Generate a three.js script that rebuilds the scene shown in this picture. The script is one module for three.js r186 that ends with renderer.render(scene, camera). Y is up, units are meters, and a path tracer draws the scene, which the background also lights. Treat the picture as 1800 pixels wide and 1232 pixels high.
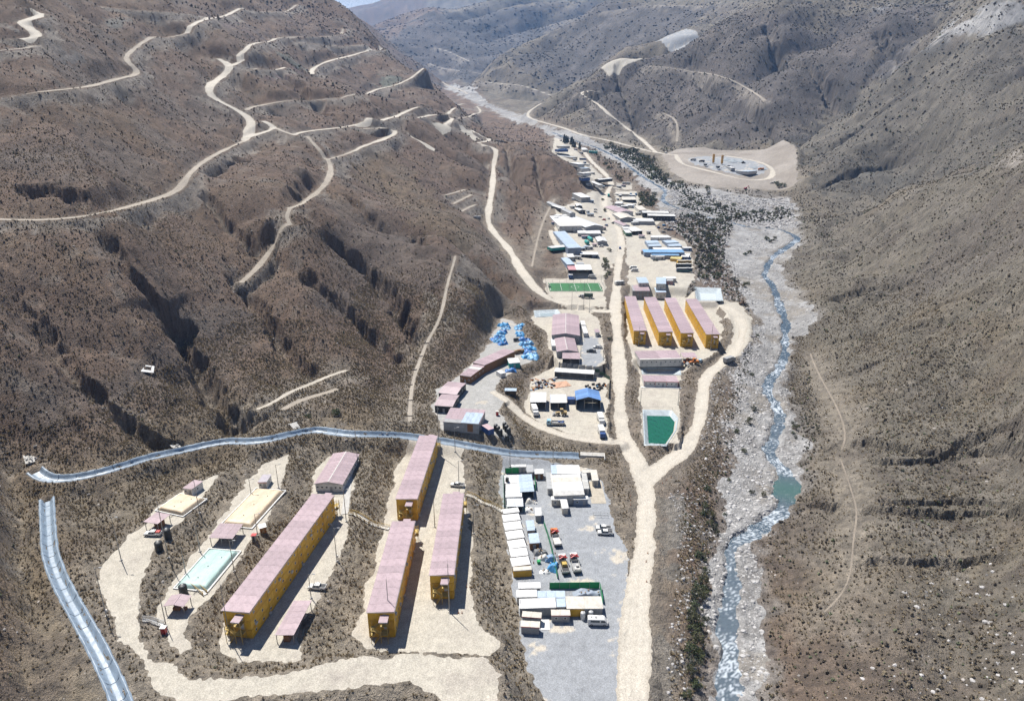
import * as THREE from 'three';
import { mergeGeometries, toCreasedNormals } from 'three/addons/utils/BufferGeometryUtils.js';
import { RoundedBoxGeometry } from 'three/addons/geometries/RoundedBoxGeometry.js';

// ---------------------------------------------------------------- camera, sky, sun, exposure
const scene = new THREE.Scene();
const CAM_H = 140, PITCH = 20 * Math.PI / 180, FOC = 1200, PW = 1800, PH = 1232;
const camera = new THREE.PerspectiveCamera(2 * Math.atan(PH / 2 / FOC) * 180 / Math.PI, PW / PH, 1, 40000);
camera.position.set(0, CAM_H, 0);
camera.rotation.set(-PITCH, 0, 0);
scene.add(camera);

const SUN_AZ = 23 * Math.PI / 180, SUN_EL = 48 * Math.PI / 180;      // ahead and to the left of the view
const sunDir = new THREE.Vector3(-Math.sin(SUN_AZ) * Math.cos(SUN_EL), Math.sin(SUN_EL), -Math.cos(SUN_AZ) * Math.cos(SUN_EL));
const sun = new THREE.DirectionalLight(new THREE.Color(1.0, 0.955, 0.885), 5);
sun.position.copy(sunDir).multiplyScalar(1200); sun.target.position.set(0, 0, -350);
sun.castShadow = true; sun.shadow.mapSize.set(4096, 4096);
Object.assign(sun.shadow.camera, { left: -700, right: 700, top: 900, bottom: -700, near: 10, far: 3500 });
scene.add(sun, sun.target);
{
  const w = 256, h = 128, d = new Float32Array(w * h * 4);
  for (let j = 0; j < h; j++) {
    const el = ((j + 0.5) / h - 0.5) * Math.PI, s = Math.max(0, Math.sin(el));
    for (let i = 0; i < w; i++) {
      const k = Math.pow(1 - s, 6), q = (j * w + i) * 4;
      d[q] = 0.024 + 0.86 * k; d[q + 1] = 0.046 + 0.88 * k; d[q + 2] = 0.11 + 0.86 * k; d[q + 3] = 1;
      if (el < 0) { d[q] = 0.14; d[q + 1] = 0.125; d[q + 2] = 0.11; }
    }
  }
  const sky = new THREE.DataTexture(d, w, h, THREE.RGBAFormat, THREE.FloatType);
  sky.mapping = THREE.EquirectangularReflectionMapping; sky.magFilter = THREE.LinearFilter; sky.needsUpdate = true;
  scene.background = sky; scene.environment = sky; scene.environmentIntensity = 1; scene.backgroundIntensity = 1;
}
scene.fog = new THREE.FogExp2(new THREE.Color(0.27, 0.52, 1.0), 0.000065);
const renderer = new THREE.WebGLRenderer({ antialias: true });
renderer.setSize(1024, 700);
renderer.toneMapping = THREE.LinearToneMapping;
renderer.toneMappingExposure = 2.2;
renderer.shadowMap.enabled = true;

// ---------------------------------------------------------------- small tools
function rng(seed) { let a = seed >>> 0; return () => { a = (a + 0x6D2B79F5) | 0; let t = Math.imul(a ^ (a >>> 15), 1 | a); t = (t + Math.imul(t ^ (t >>> 7), 61 | t)) ^ t; return ((t ^ (t >>> 14)) >>> 0) / 4294967296; }; }
const NP = new Float32Array(65536); { const r = rng(77); for (let i = 0; i < 65536; i++) NP[i] = r() * 2 - 1; }
function noise(x, y) {                                               // value noise, -1..1
  const xi = Math.floor(x), yi = Math.floor(y), fx = x - xi, fy = y - yi;
  const u = fx * fx * (3 - 2 * fx), v = fy * fy * (3 - 2 * fy);
  const h = (a, b) => NP[(Math.imul(a, 374761) ^ Math.imul(b, 668265)) >>> 3 & 65535];
  const a = h(xi, yi), b = h(xi + 1, yi), c = h(xi, yi + 1), d = h(xi + 1, yi + 1);
  return a + (b - a) * u + (c - a) * v + (a - b - c + d) * u * v;
}
function fbm(x, y, n = 4) { let s = 0, a = 0.5; for (let i = 0; i < n; i++) { s += a * noise(x, y); x = x * 2.03 + 17.1; y = y * 2.03 - 9.7; a *= 0.5; } return s; }
const clamp = (x, a = 0, b = 1) => x < a ? a : x > b ? b : x;
const sstep = (a, b, x) => { const t = clamp((x - a) / (b - a)); return t * t * (3 - 2 * t); };
const lerp = (a, b, t) => a + (b - a) * t;

// the ray of a pixel of the 1800 x 1232 photograph: X = u * D, height = CAM_H + t * D at forward distance D (metres)
function pixelRay(px, py) {
  const v = PH / 2 - py, F = FOC * Math.cos(PITCH) + v * Math.sin(PITCH), U = -FOC * Math.sin(PITCH) + v * Math.cos(PITCH);
  return [(px - PW / 2) / F, U / F];
}
const floorH = D => D < 250 ? 0 : D < 1200 ? 0.05 * (D - 250) : 47.5 + 0.075 * (D - 1200);   // the valley floor climbs away from the camera

// ---------------------------------------------------------------- terrain: surveyed points
const CP = [];                                                       // [u, ln D, tan of elevation seen from the drone]
const addCP = (u, D, h) => CP.push([u, Math.log(D), (h - CAM_H) / D]);
function cpF(px, py, off) { const [u, t] = pixelRay(px, py); for (let D = 90; D < 12000; D *= 1.001) if (floorH(D) + off >= CAM_H + t * D) return addCP(u, D, floorH(D) + off); }
function cpH(px, py, h) { const [u, t] = pixelRay(px, py); addCP(u, (h - CAM_H) / t, h); }
function cpD(px, py, D) { const [u, t] = pixelRay(px, py); addCP(u, D, CAM_H + t * D); }
function cpW(X, D, h) { addCP(X / D, D, h); }
for (const a of [[1116,1120,0],[1135,930,0],[1097,770,0],[1088,630,0],[1085,500,0],[1092,425,0],[1062,360,0],[1072,318,0],[1029,269,0],[997,249,0],[1112,1232,0],[1112,1500,0],
  [1232,720,-1],[1300,580,-1],[1260,535,0],[1000,460,2],[1000,390,3],[960,510,2],[1180,460,-1],[1180,370,-2],[1000,900,0],[1000,1080,0],[1020,710,1],[1010,590,2.5],
  [1285,1232,-7],[1285,1000,-7],[1390,850,-6],[1330,950,-6],[1360,700,-6],[1385,590,-6],[1360,500,-6],[1300,420,-6],[1400,425,-5],[1280,395,-5],[1200,350,-5],[1130,320,-5],[1080,280,-5],[1040,255,-4],[980,237,-4],[930,215,-3],[870,197,-3],[845,178,-2],[815,158,-2],[790,140,-2],
  [1215,950,-3],[1210,1100,-3]]) cpF(...a);
for (const a of [[300,1000,11],[300,880,11.5],[430,900,9],[370,1020,9],[540,1050,6],[600,930,6],[500,960,6],[750,1000,3],[780,830,3.5],[720,900,3],[850,950,1],[100,840,14],[250,806,13.5],[400,775,12],[560,762,10],[750,772,7],[900,800,3],[80,880,14],[80,960,13.5],[130,1080,12],[200,1220,10],[0,1100,17],[0,950,18],[0,860,19],[100,1400,10],[900,1400,0],[1700,1400,12],[600,1150,3],[400,1180,7],[0,1232,15],
  [0,800,21],[840,700,8],[800,740,7.5],[900,620,8],[950,660,4],[720,700,9],[600,720,16],[450,720,19],[250,760,17],
  [1800,1000,15],[1800,1200,12],[1600,1100,7],[1450,1100,1],[1800,850,19],[1800,700,25],[1800,560,45],[1800,400,75],[1800,300,100],[1600,750,8],[1600,900,5],[1600,600,22],[1450,950,-2],[1450,800,-2],[1500,700,3],[1440,620,0],
  [2050,1000,35],[2050,700,50],[2050,400,100],[-250,800,42],[-250,480,95]]) cpH(...a);
for (const a of [[0,480,290],[0,600,255],[0,380,330],[0,250,400],[0,170,460],[0,70,540],[0,0,620],[150,600,275],[200,450,325],[200,370,350],[200,280,430],[200,180,530],[200,100,650],[100,130,520],[330,620,300],[330,500,345],[330,310,470],[440,235,650],[380,150,760],[520,420,400],[560,330,500],[450,560,350],[600,560,355],[520,240,640],[640,215,800],[430,80,950],[350,40,950],[250,0,900],[560,150,1000],
  [670,80,1600],[600,30,1900],[540,0,2100],[760,130,1500],[820,180,1350],[870,222,1200],[940,240,1100],[1000,285,1040],[960,300,880],[780,440,450],[720,400,500],[650,480,420],[700,620,330],[800,600,345],[850,540,400],[910,450,549],[860,370,676],[870,280,945],[940,375,720],[700,250,800],[760,300,720],[800,360,600],[640,300,620],[760,200,1050],[820,230,1080],[640,130,1250],[700,160,1200],
  [1500,500,440],[1600,450,450],[1600,330,620],[1500,365,650],[1700,305,570],[1800,265,560],[1430,395,690],[1500,430,560],[1700,400,440],[1700,500,370],
  [1600,250,950],[1800,150,850],[1800,210,760],[1700,50,1150],[1800,90,1000],[1800,0,1150],[1450,210,1150],[1560,130,1200],[1500,270,960],[1700,180,900],[1640,80,1190],
  [1300,200,1400],[1250,170,1500],[1400,150,1450],[1150,262,1330],[1080,190,1650],[1150,150,1750],[1090,102,2100],[1030,140,1950],[950,190,1900],[1200,60,2100],[1300,100,1600],[1400,40,1700],[1500,10,1800],[1550,60,1500],[1400,235,1200],
  [1255,325,930],[1370,330,930],[1300,274,1120],[1190,275,1130],[1250,262,1260],[1350,262,1150],[1420,345,860],
  [870,145,2850],[1000,100,2800],[1100,30,2950],[1250,5,2800],[960,165,2500],[866,121,2900],[900,100,2950],[960,66,3050],[1030,12,3200],[647,54,5000],[690,38,5000],[752,16,5000],[802,23,5000],[860,11,5200],[900,2,5300],[720,110,4200],[780,90,4300],[850,60,4600],[820,110,3900],
  [700,85,3000],[600,15,3000],[740,112,3300],[560,34,9000],[596,24,9000],[640,8,9000],[700,-10,9000],[800,-30,9000],[950,-45,9000],[1100,-60,9000],[540,0,3200],[-250,250,400],[-250,0,640],[2050,150,850],[2050,0,1150]]) cpD(...a);
for (const a of [[-40,1450,80],[-120,1700,105],[-230,1900,150],[-330,2100,230],[-520,2400,330],[420,740,44],[450,690,66],[490,670,88],[375,760,22],[570,1300,98],[690,1350,165],[350,2400,225],[230,2250,160],[90,2200,122],[0,3600,268],[173,3800,355],[390,4000,515],[-91,3500,222],[-1080,6800,560],[-760,6800,740],[0,6800,840],[-550,3600,318],[-810,3600,478],[-2600,11000,900],[-500,11000,1100],[3000,11000,1500],[2500,5000,1100],[1500,2500,560],[-2500,5000,900],[-1500,2500,600],[-1000,1500,420],[1700,1800,500]]) cpW(...a);
const WS = 0.42;                                                     // thin-plate spline through the points, in bearing and log distance
const tps = (() => {
  const n = CP.length, N = n + 3, A = [], K = r2 => r2 < 1e-12 ? 0 : r2 * Math.log(r2);
  for (let i = 0; i < N; i++) A.push(new Float64Array(N + 1));
  for (let i = 0; i < n; i++) {
    for (let j = 0; j < n; j++) { const du = CP[i][0] - CP[j][0], dw = (CP[i][1] - CP[j][1]) * WS; A[i][j] = K(du * du + dw * dw); }
    A[i][i] += 0.0002;
    A[i][n] = A[n][i] = 1; A[i][n + 1] = A[n + 1][i] = CP[i][0]; A[i][n + 2] = A[n + 2][i] = CP[i][1] * WS; A[i][N] = CP[i][2];
  }
  for (let c = 0; c < N; c++) {
    let p = c; for (let r = c + 1; r < N; r++) if (Math.abs(A[r][c]) > Math.abs(A[p][c])) p = r;
    [A[c], A[p]] = [A[p], A[c]];
    for (let r = 0; r < N; r++) { if (r === c) continue; const f = A[r][c] / A[c][c]; if (f) for (let k = c; k <= N; k++) A[r][k] -= f * A[c][k]; }
  }
  const w = A.map((r, i) => r[N] / r[i]);
  return (u, lw) => { let s = w[n] + w[n + 1] * u + w[n + 2] * lw * WS; for (let i = 0; i < n; i++) { const du = u - CP[i][0], dw = (lw - CP[i][1]) * WS; s += w[i] * K(du * du + dw * dw); } return s; };
})();

// ---------------------------------------------------------------- terrain: a fan-shaped sheet whose cells grow with distance
const LOD = 1;
const UMAX = 1.02, NU = Math.round(1100 / LOD), RW = [];
{ let D = 95; while (D < 11000) { RW.push(D); D *= 1 + LOD * (D < 600 ? 0.0034 : D < 2200 ? 0.0043 : D < 5500 ? 0.0056 : 0.014); } }
const NR = RW.length, NV = NU * NR, LW = RW.map(Math.log);
const uAt = i => -UMAX + 2 * UMAX * i / (NU - 1);
const HB = new Float32Array(NV);
{ // the spline is smooth: evaluate it on every 4th row and column, then cubic in between
  const S = 4, cu = Math.ceil(NU / S) + 3, cr = Math.ceil(NR / S) + 3, C = new Float64Array(cu * cr), lw = r => r < 0 ? LW[0] + (LW[1] - LW[0]) * r : r >= NR ? LW[NR - 1] + (LW[NR - 1] - LW[NR - 2]) * (r - NR + 1) : LW[r];
  for (let r = 0; r < cr; r++) for (let i = 0; i < cu; i++) C[r * cu + i] = tps(uAt((i - 1) * S), lw((r - 1) * S));
  const cub = (a, b, c, d, t) => b + 0.5 * t * (c - a + t * (2 * a - 5 * b + 4 * c - d + t * (3 * (b - c) + d - a)));
  for (let r = 0; r < NR; r++) for (let i = 0; i < NU; i++) {
    const gr = Math.floor(r / S), gi = Math.floor(i / S), fr = r / S - gr, fi = i / S - gi, q = [];
    for (let k = 0; k < 4; k++) { const o = (gr + k) * cu + gi; q.push(cub(C[o], C[o + 1], C[o + 2], C[o + 3], fi)); }
    HB[r * NU + i] = CAM_H + RW[r] * cub(q[0], q[1], q[2], q[3], fr);
  }
}
let HG = HB;                                                         // the height grid that the queries below read
function rowOf(D) { const l = Math.log(D); let a = 0, b = NR - 1; if (l <= LW[0]) return 0; if (l >= LW[b]) return b - 1e-6; while (b - a > 1) { const m = (a + b) >> 1; if (LW[m] <= l) a = m; else b = m; } return a + (l - LW[a]) / (LW[b] - LW[a]); }
function gridAt(G, u, r) { const x = clamp((u + UMAX) / (2 * UMAX) * (NU - 1), 0, NU - 1.001), i = Math.floor(x), f = x - i, j = Math.min(NR - 2, Math.floor(r)), g = r - j, o = j * NU + i; return (G[o] * (1 - f) + G[o + 1] * f) * (1 - g) + (G[o + NU] * (1 - f) + G[o + NU + 1] * f) * g; }
const groundAt = (X, D) => gridAt(HG, X / D, rowOf(D));
function pick(px, py, up = 0) {                                      // the point of the ground (or of a level `up` metres above it) that a pixel of the photograph shows
  const [u, t] = pixelRay(px, py); let pr = 0, pd = null;
  for (let r = 0; r < NR; r++) {
    const d = gridAt(HG, u, r) + up - (CAM_H + t * RW[r]);
    if (d >= 0) { const r2 = r === 0 ? 0 : pr + (0 - pd) / (d - pd) * (r - pr), D = Math.exp(LW[Math.floor(r2)] + (r2 - Math.floor(r2)) * ((LW[Math.min(NR - 1, Math.floor(r2) + 1)]) - LW[Math.floor(r2)])); return { X: u * D, D, h: CAM_H + t * D - up }; }
    pr = r; pd = d;
  }
  return { X: u * 10000, D: 10000, h: CAM_H };
}
function onPlane(px, py, h) { const [u, t] = pixelRay(px, py), D = (h - CAM_H) / t; return { X: u * D, D, h }; }

// ---------------------------------------------------------------- roads, yards, river, gullies: traced from the photograph onto the surveyed ground
const ROADS = [
  ['dirt_road', 7.6, 1, 'wide pale dirt main road running through the camp along the valley', [1110,1260, 1114,1180, 1116,1120, 1120,1050, 1131,980, 1135,930, 1138,880, 1130,835, 1112,800, 1097,770, 1090,730, 1090,680, 1088,630, 1085,580, 1082,545, 1084,500, 1087,463, 1092,439, 1092,417, 1083,393, 1070,376, 1061,359, 1068,337, 1075,325, 1070,313, 1056,298, 1039,283, 1029,269, 1017,257, 997,249, 975,243]],
  ['dirt_road', 7.2, 1, 'pale dirt road curving past the green pond towards the river bank', [1135,850, 1160,822, 1195,800, 1216,770, 1232,732, 1236,694, 1241,662, 1268,639, 1298,610, 1306,580, 1301,557, 1280,539, 1254,535, 1225,538]],
  ['dirt_road', 4.6, 0.9, 'narrow dirt road from the main road up to the mauve roofed workshops', [1085,777, 1060,775, 1027,773, 980,762, 938,745, 910,724, 887,701, 868,690]],
  ['dirt_road', 7, 1, 'pale dirt road climbing the hillside above the football pitch', [1075,547, 1040,546, 1000,536, 975,528, 960,521, 938,504, 917,476, 903,451, 882,423, 864,402, 857,385, 861,360, 867,320, 867,287, 873,267, 866,258, 850,256]],
  ['dirt_road', 5, 0.9, 'dirt track between the soil stockpiles behind the football pitch', [1075,470, 1060,448, 1040,440, 990,440, 975,425, 968,405]],
  ['dirt_road', 9, 1, 'pale switchback road winding over the brown ridge', [383,103, 407,117, 390,132, 372,147, 367,160, 375,172, 400,185, 423,197, 442,213, 437,230, 430,243]],
  ['dirt_road', 8, 0.95, 'pale road fork on the ridge shoulder', [430,243, 457,233, 485,225, 463,213]],
  ['dirt_road', 7, 0.9, 'pale road climbing from the switchback to the upper ridge', [407,115, 427,103, 417,100, 432,90, 440,78, 457,72, 483,68]],
  ['hill_track', 6, 0.45, 'faint grey track along the upper ridge', [483,68, 507,65, 593,62, 602,50]],
  ['dirt_road', 8, 0.95, 'straight pale road near the top of the brown ridge', [327,58, 332,52, 367,35, 400,20, 428,12]],
  ['dirt_road', 9, 0.95, 'pale road with a sharp bend across the far face of the ridge', [547,130, 550,115, 583,107, 620,95, 662,86, 672,83, 663,79]],
  ['hill_track', 6, 0.5, 'dull track crossing the shrubby slope below the switchback', [433,193, 450,187, 500,177, 547,172, 600,172]],
  ['dirt_road', 7, 0.85, 'pale road along the bench edge', [517,237, 533,230, 583,225, 620,220, 643,213, 650,207]],
  ['dirt_road', 8, 0.95, 'pale road across the bench with a hooked end', [670,212, 693,203, 717,200, 760,199, 783,202, 797,208, 783,218]],
  ['dirt_road', 7, 0.85, 'short pale spur road on the bench', [787,200, 800,187, 813,182]],
  ['dirt_road', 7, 0.8, 'short pale curved road on the outer bench', [823,205, 840,200, 845,195, 838,187]],
  ['dirt_road', 8, 0.9, 'pale road slanting over the outer bench', [690,206, 710,190, 735,188]],
  ['dirt_road', 8, 0.9, 'pale road edge under the bench excavations', [833,233, 853,243, 862,246, 840,250]],
  ['dirt_road', 8, 0.8, 'pale working strip on the bench', [640,226, 690,226, 690,238, 640,258, 622,265]],
  ['dirt_road', 7, 0.9, 'short level pale road on the ridge flank', [443,122, 470,120, 500,118]],
  ['dirt_road', 8, 0.85, 'pale road contouring the far ridge flank', [625,165, 643,163, 660,155, 700,152, 762,142]],
  ['hill_track', 6, 0.6, 'old brown track rising across the near hillside', [-40,174, 0,172, 67,165, 133,157, 183,145, 233,130, 240,123, 217,103, 240,80, 267,65]],
  ['dirt_road', 9, 1, 'bright zigzag road on the near hillside', [20,69, 57,67, 63,60, 43,43, 42,37, 67,30, 68,22, 53,15]],
  ['hill_track', 5, 0.6, 'broad dusty track down from the ridge junction along the rocky shelf', [430,247, 383,267, 340,297, 323,320, 300,340, 200,368, 100,388, 0,385, -60,380]],
  ['hill_track', 5, 0.55, 'stony trail through the twin gullies', [540,240, 560,262, 582,290, 575,315, 545,340, 510,365]],
  ['hill_track', 4, 0.55, 'stony trail lower on the spur', [510,395, 480,425, 455,470, 425,495]],
  ['hill_track', 2.0, 0.9, 'pale straight track dropping down the gully to the channel', [800,450, 795,470, 785,500, 775,560, 755,590, 735,640, 722,690, 720,740]],
  ['hill_track', 2.6, 1.7, 'short pale track ending at a cut on the lower slope', [455,718, 490,700, 530,680, 570,664, 605,652]],
  ['hill_track', 3, 0.6, 'narrow track below the pale cut', [500,718, 540,700, 590,685]],
  ['hill_track', 3, 0.8, 'uppermost pale drill bench on the slope', [782,343, 800,338, 817,333]],
  ['hill_track', 3, 0.8, 'middle pale drill bench on the slope', [797,358, 812,350, 828,342]],
  ['hill_track', 3, 0.8, 'lowest pale drill bench on the slope', [812,371, 824,364, 835,360]],
  ['hill_track', 1.8, 0.4, 'trail rising along the foot of the dark nose', [935,468, 945,420, 958,380, 975,350]],
  ['hill_track', 5, 0.9, 'track linking the ridge junction to the bench road', [485,225, 500,232, 517,237]],
  ['hill_track', 5, 0.9, 'track linking the two bench roads', [650,207, 660,210, 670,212]],
  ['hill_track', 5, 0.8, 'track linking the shrubby slope to the far ridge flank', [600,172, 612,168, 625,165]],
  ['hill_track', 5, 0.9, 'track from the hooked bench road to the excavations', [783,218, 800,228, 833,233]],
  ['hill_track', 5, 0.8, 'track linking the outer bench roads', [823,205, 810,206, 797,208]],
  ['hill_track', 5, 0.9, 'track from the bench excavations to the hill road', [840,250, 852,256]],
  ['hill_track', 4, 0.7, 'branch track below the bench strip', [622,265, 600,275, 575,280]],
  ['hill_track', 5, 0.7, 'faint track joining the zigzag to the straight ridge road', [267,65, 290,62, 327,58]],
  ['hill_track', 5, 0.7, 'faint bench line high on the near ridge', [180,12, 260,26, 360,30]],
  ['hill_track', 5, 0.7, 'faint bench line near the top of the ridge', [433,20, 470,24, 500,18, 520,8]],
  ['hill_track', 4, 0.7, 'faint track below the zigzag road', [-20,92, 20,88, 60,80]],
  ['hill_track', 3, 0.7, 'stony link between the spur trails', [510,365, 503,380, 510,395]],
  ['hill_track', 5, 0.6, 'faint bench line on the far ridge flank', [520,75, 580,80, 640,78]],
  ['footpath', 0.6, 0.12, 'pale footpath between the shrubs across the river', [1425,622, 1440,660, 1470,710, 1488,760, 1480,790]],
  ['footpath', 0.6, 0.12, 'pale footpath bending over the khaki slope', [1480,812, 1497,860, 1508,900, 1500,950, 1496,1010, 1475,1050, 1450,1075]],
  ['dirt_road', 9, 1, 'pale road round the nose of the opposite hill', [952,181, 927,199, 932,208, 961,217, 997,226, 1022,238, 1069,246, 1106,256, 1153,269, 1189,272]],
  ['dirt_road', 9, 1, 'pale road descending the opposite hillside to the plant', [1045,160, 1028,159, 1021,164, 1033,172, 1051,181, 1066,199, 1084,209, 1106,224, 1134,246, 1153,267]],
  ['dirt_road', 8, 0.95, 'pale road looping round the batching plant', [1189,272, 1196,287, 1217,293, 1255,302, 1292,313, 1315,316, 1345,316, 1357,310, 1360,300, 1350,290, 1330,283, 1300,277, 1277,274]],
  ['hill_track', 7, 0.6, 'dull road on the slope behind the plant', [1142,116, 1178,119, 1237,124, 1258,132, 1294,143, 1320,159, 1345,177]],
  ['hill_track', 5, 0.55, 'dull track dropping behind the plant', [1165,198, 1185,205, 1192,225, 1190,248]],
  ['dirt_road', 12, 0.9, 'straight pale road on the far blue slope', [764,84, 788,88, 817,101, 865,120]],
  ['dirt_road', 11, 0.7, 'pale road above the far river bend', [756,112, 773,114, 838,128]],
  ['dirt_road', 11, 0.9, 'pale road along the far valley side', [853,144, 907,148, 943,159, 968,167]],
  ['dirt_road', 10, 0.7, 'pale road beside the far river', [775,142, 790,150, 822,165]],
  ['hill_track', 12, 0.6, 'long grey road high on the far right slope', [1066,20, 1106,12, 1178,8, 1243,10]],
];
const PADS = [   // name, height above the valley floor or null for the slope itself, surface, bank, label, outline
  ['dirt_yard', 11, 0, 5, 'pale dirt terrace with the small cream bladder tank', [345,847, 384,834, 358,868, 328,907, 302,924, 285,942, 268,976, 246,1028, 237,1067, 242,1115, 268,1153, 320,1188, 400,1196, 480,1190, 560,1172, 640,1155, 760,1150, 850,1158, 885,1185, 872,1238, 780,1238, 720,1195, 560,1215, 400,1232, 320,1232, 270,1205, 242,1162, 212,1119, 186,1067, 171,1020, 177,998, 207,959, 255,916, 276,890]],
  ['dirt_yard', 9, 0, 4, 'pale dirt terrace with the large cream and teal bladder tanks', [505,801, 500,830, 488,868, 456,928, 412,992, 368,1050, 338,1084, 326,1112, 330,1140, 318,1146, 300,1130, 285,1102, 281,1067, 302,1024, 363,946, 389,907, 432,851, 458,817]],
  ['dirt_yard', 6, 0, 4, 'pale dirt terrace beside the longest yellow block', [575,800, 620,800, 622,860, 616,902, 610,935, 600,974, 584,1009, 561,1048, 535,1087, 516,1120, 530,1160, 420,1165, 388,1135, 388,1106, 405,1075, 450,1010, 500,945, 545,888, 548,850, 552,825]],
  ['dirt_yard', 3, 0, 4, 'pale dirt terrace between the three yellow blocks', [722,782, 811,790, 818,844, 818,870, 821,902, 828,967, 831,1016, 831,1058, 845,1100, 885,1135, 860,1150, 640,1145, 622,1120, 642,1048, 662,983, 672,935, 685,876, 698,821]],
  ['gravel_yard', 0, 1, 3, 'grey gravel yard among the white container sheds', [880,811, 968,817, 1042,823, 1059,851, 1087,939, 1101,973, 1108,996, 1100,1050, 1093,1118, 1094,1238, 965,1238, 922,1180, 905,1036, 897,979, 883,894, 877,851]],
  ['dirt_yard', 7.5, 0.6, 3.5, 'upper workshop yard between the mauve roofs and the blue tarpaulins', [882,558, 905,565, 924,594, 945,629, 915,645, 891,659, 870,680, 868,692, 887,703, 877,724, 894,745, 903,768, 840,758, 777,755, 761,715, 768,685, 803,661, 831,638, 861,603, 873,577]],
  ['dirt_yard', 3.5, 0, 3, 'dirt yard round the blue roofed canopy', [931,685, 936,664, 968,648, 975,640, 1045,646, 1071,666, 1069,699, 1064,727, 1073,775, 1038,771, 996,761, 957,745, 933,733, 924,713]],
  ['dirt_yard', 8.5, 0, 3, 'pale yard round the mauve office buildings', [938,552, 975,543, 1027,545, 1050,559, 1057,585, 1062,615, 1066,638, 1050,645, 1022,642, 985,637, 968,615, 962,582, 936,570]],
  ['gravel_yard', 8.5, 1, 3, 'grey gravel parking beside the mauve office', [1022,592, 1050,590, 1056,610, 1064,634, 1045,643, 1020,640]],
  ['dirt_yard', 6, 0, 3, 'pale yard under the four yellow blocks', [1105,522, 1101,600, 1113,616, 1113,642, 1215,644, 1232,638, 1260,618, 1272,580, 1262,550, 1256,524]],
  ['dirt_yard', null, 0, 3, 'broad pale apron on the river side of the loop road', [1262,528, 1298,532, 1320,556, 1322,600, 1300,628, 1272,640, 1280,612, 1290,575, 1276,550]],
  ['dirt_yard', 2.5, 0, 3, 'small yard between the mauve building and the green pond', [1124,648, 1196,648, 1196,712, 1190,778, 1128,776]],
  ['dirt_yard', 11.5, 0, 3, 'levelled ground of the football pitch', [956,489, 1062,492, 1065,540, 1017,536, 985,531, 961,518]],
  ['dirt_yard', null, 0.1, 3, 'dusty trodden ground round the white camp halls', [978,350, 1040,336, 1060,335, 1074,350, 1084,390, 1096,425, 1076,470, 1064,489, 1000,489, 992,445, 974,405]],
  ['dirt_yard', null, 0.1, 3, 'dusty trodden ground between the camp houses and the rocky thicket', [1082,334, 1118,336, 1124,362, 1160,376, 1188,384, 1150,392, 1165,412, 1205,425, 1216,445, 1222,490, 1196,520, 1106,522, 1102,440, 1098,400]],
  ['dirt_yard', null, 0, 3, 'bus parking yard by the blue roofed hall', [1106,438, 1216,449, 1221,487, 1190,492, 1190,520, 1110,520, 1104,490]],
  ['dirt_yard', null, 0, 3, 'yard round the pink roofed shed', [998,444, 1050,446, 1058,488, 1030,490, 1000,485]],
  ['dirt_yard', null, 0, 3, 'yard among the white roofed camp buildings', [985,362, 1052,368, 1072,402, 1080,430, 1062,440, 1040,436, 992,435, 976,410, 972,380]],
  ['dirt_yard', null, 0, 3, 'yard along the camp houses beside the main road', [1080,340, 1122,340, 1130,370, 1160,390, 1130,432, 1105,420, 1090,380]],
  ['dirt_yard', null, 0, 3, 'yard of the upper camp along the dark nose', [975,243, 1000,250, 1030,280, 1060,310, 1058,332, 1040,330, 1015,305, 1000,278, 970,252]],
  ['dirt_yard', null, 0, 3, 'small clearing beside the upper road', [1085,322, 1110,322, 1112,333, 1080,332]],
  ['dirt_yard', null, 2, 4, 'broad pale earthwork round the batching plant', [1162,274, 1190,262, 1240,258, 1300,264, 1345,262, 1378,245, 1402,262, 1400,290, 1404,318, 1385,332, 1330,331, 1260,330, 1205,318, 1180,302]],
  ['gravel_yard', null, 1, 4, 'grey stockpile apron of the batching plant', [1205,279, 1240,274, 1280,275, 1330,284, 1352,294, 1340,308, 1300,309, 1255,299, 1222,290]],
  ['dirt_yard', null, 0, 4, 'pale levelled ledge on the opposite slope', [1050,140, 1110,114, 1135,113, 1118,126, 1070,148]],
  ['gravel_yard', null, 0.9, 4, 'grey waste dump on the far slope', [1150,82, 1200,54, 1270,48, 1250,62, 1200,78]],
  ['dirt_yard', null, 0, 3, 'pale triangular clearing on the bench', [713,230, 742,245, 772,262, 762,266, 748,258, 730,246]],
  ['dirt_yard', null, 0, 3, 'pale clearing near the outer bench', [760,215, 785,222, 795,232, 770,228]],
  ['dirt_yard', null, 0, 3, 'pale drill pad on the outer bench', [805,216, 832,218, 836,224, 812,223]],
  ['dirt_yard', null, 0, 3, 'pale worked ground on the bench centre', [800,225, 828,228, 845,240, 830,247, 812,236]],
];
const RIVER = [1290,1300, 1283,1232, 1278,1120, 1282,1060, 1288,1010, 1288,960, 1320,940, 1352,918, 1372,898, 1382,870, 1385,840, 1372,818, 1356,800, 1362,770, 1372,735, 1362,705, 1350,690, 1352,670, 1375,640, 1380,600, 1382,565, 1368,525, 1358,500, 1345,482, 1362,450, 1390,430, 1402,415, 1370,404, 1320,400, 1290,392, 1240,380, 1185,362, 1165,352, 1170,335, 1140,318, 1105,290, 1075,272, 1045,258, 1010,246, 970,233, 930,217, 895,204, 872,195, 855,185, 830,168, 800,150, 780,136];
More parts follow.
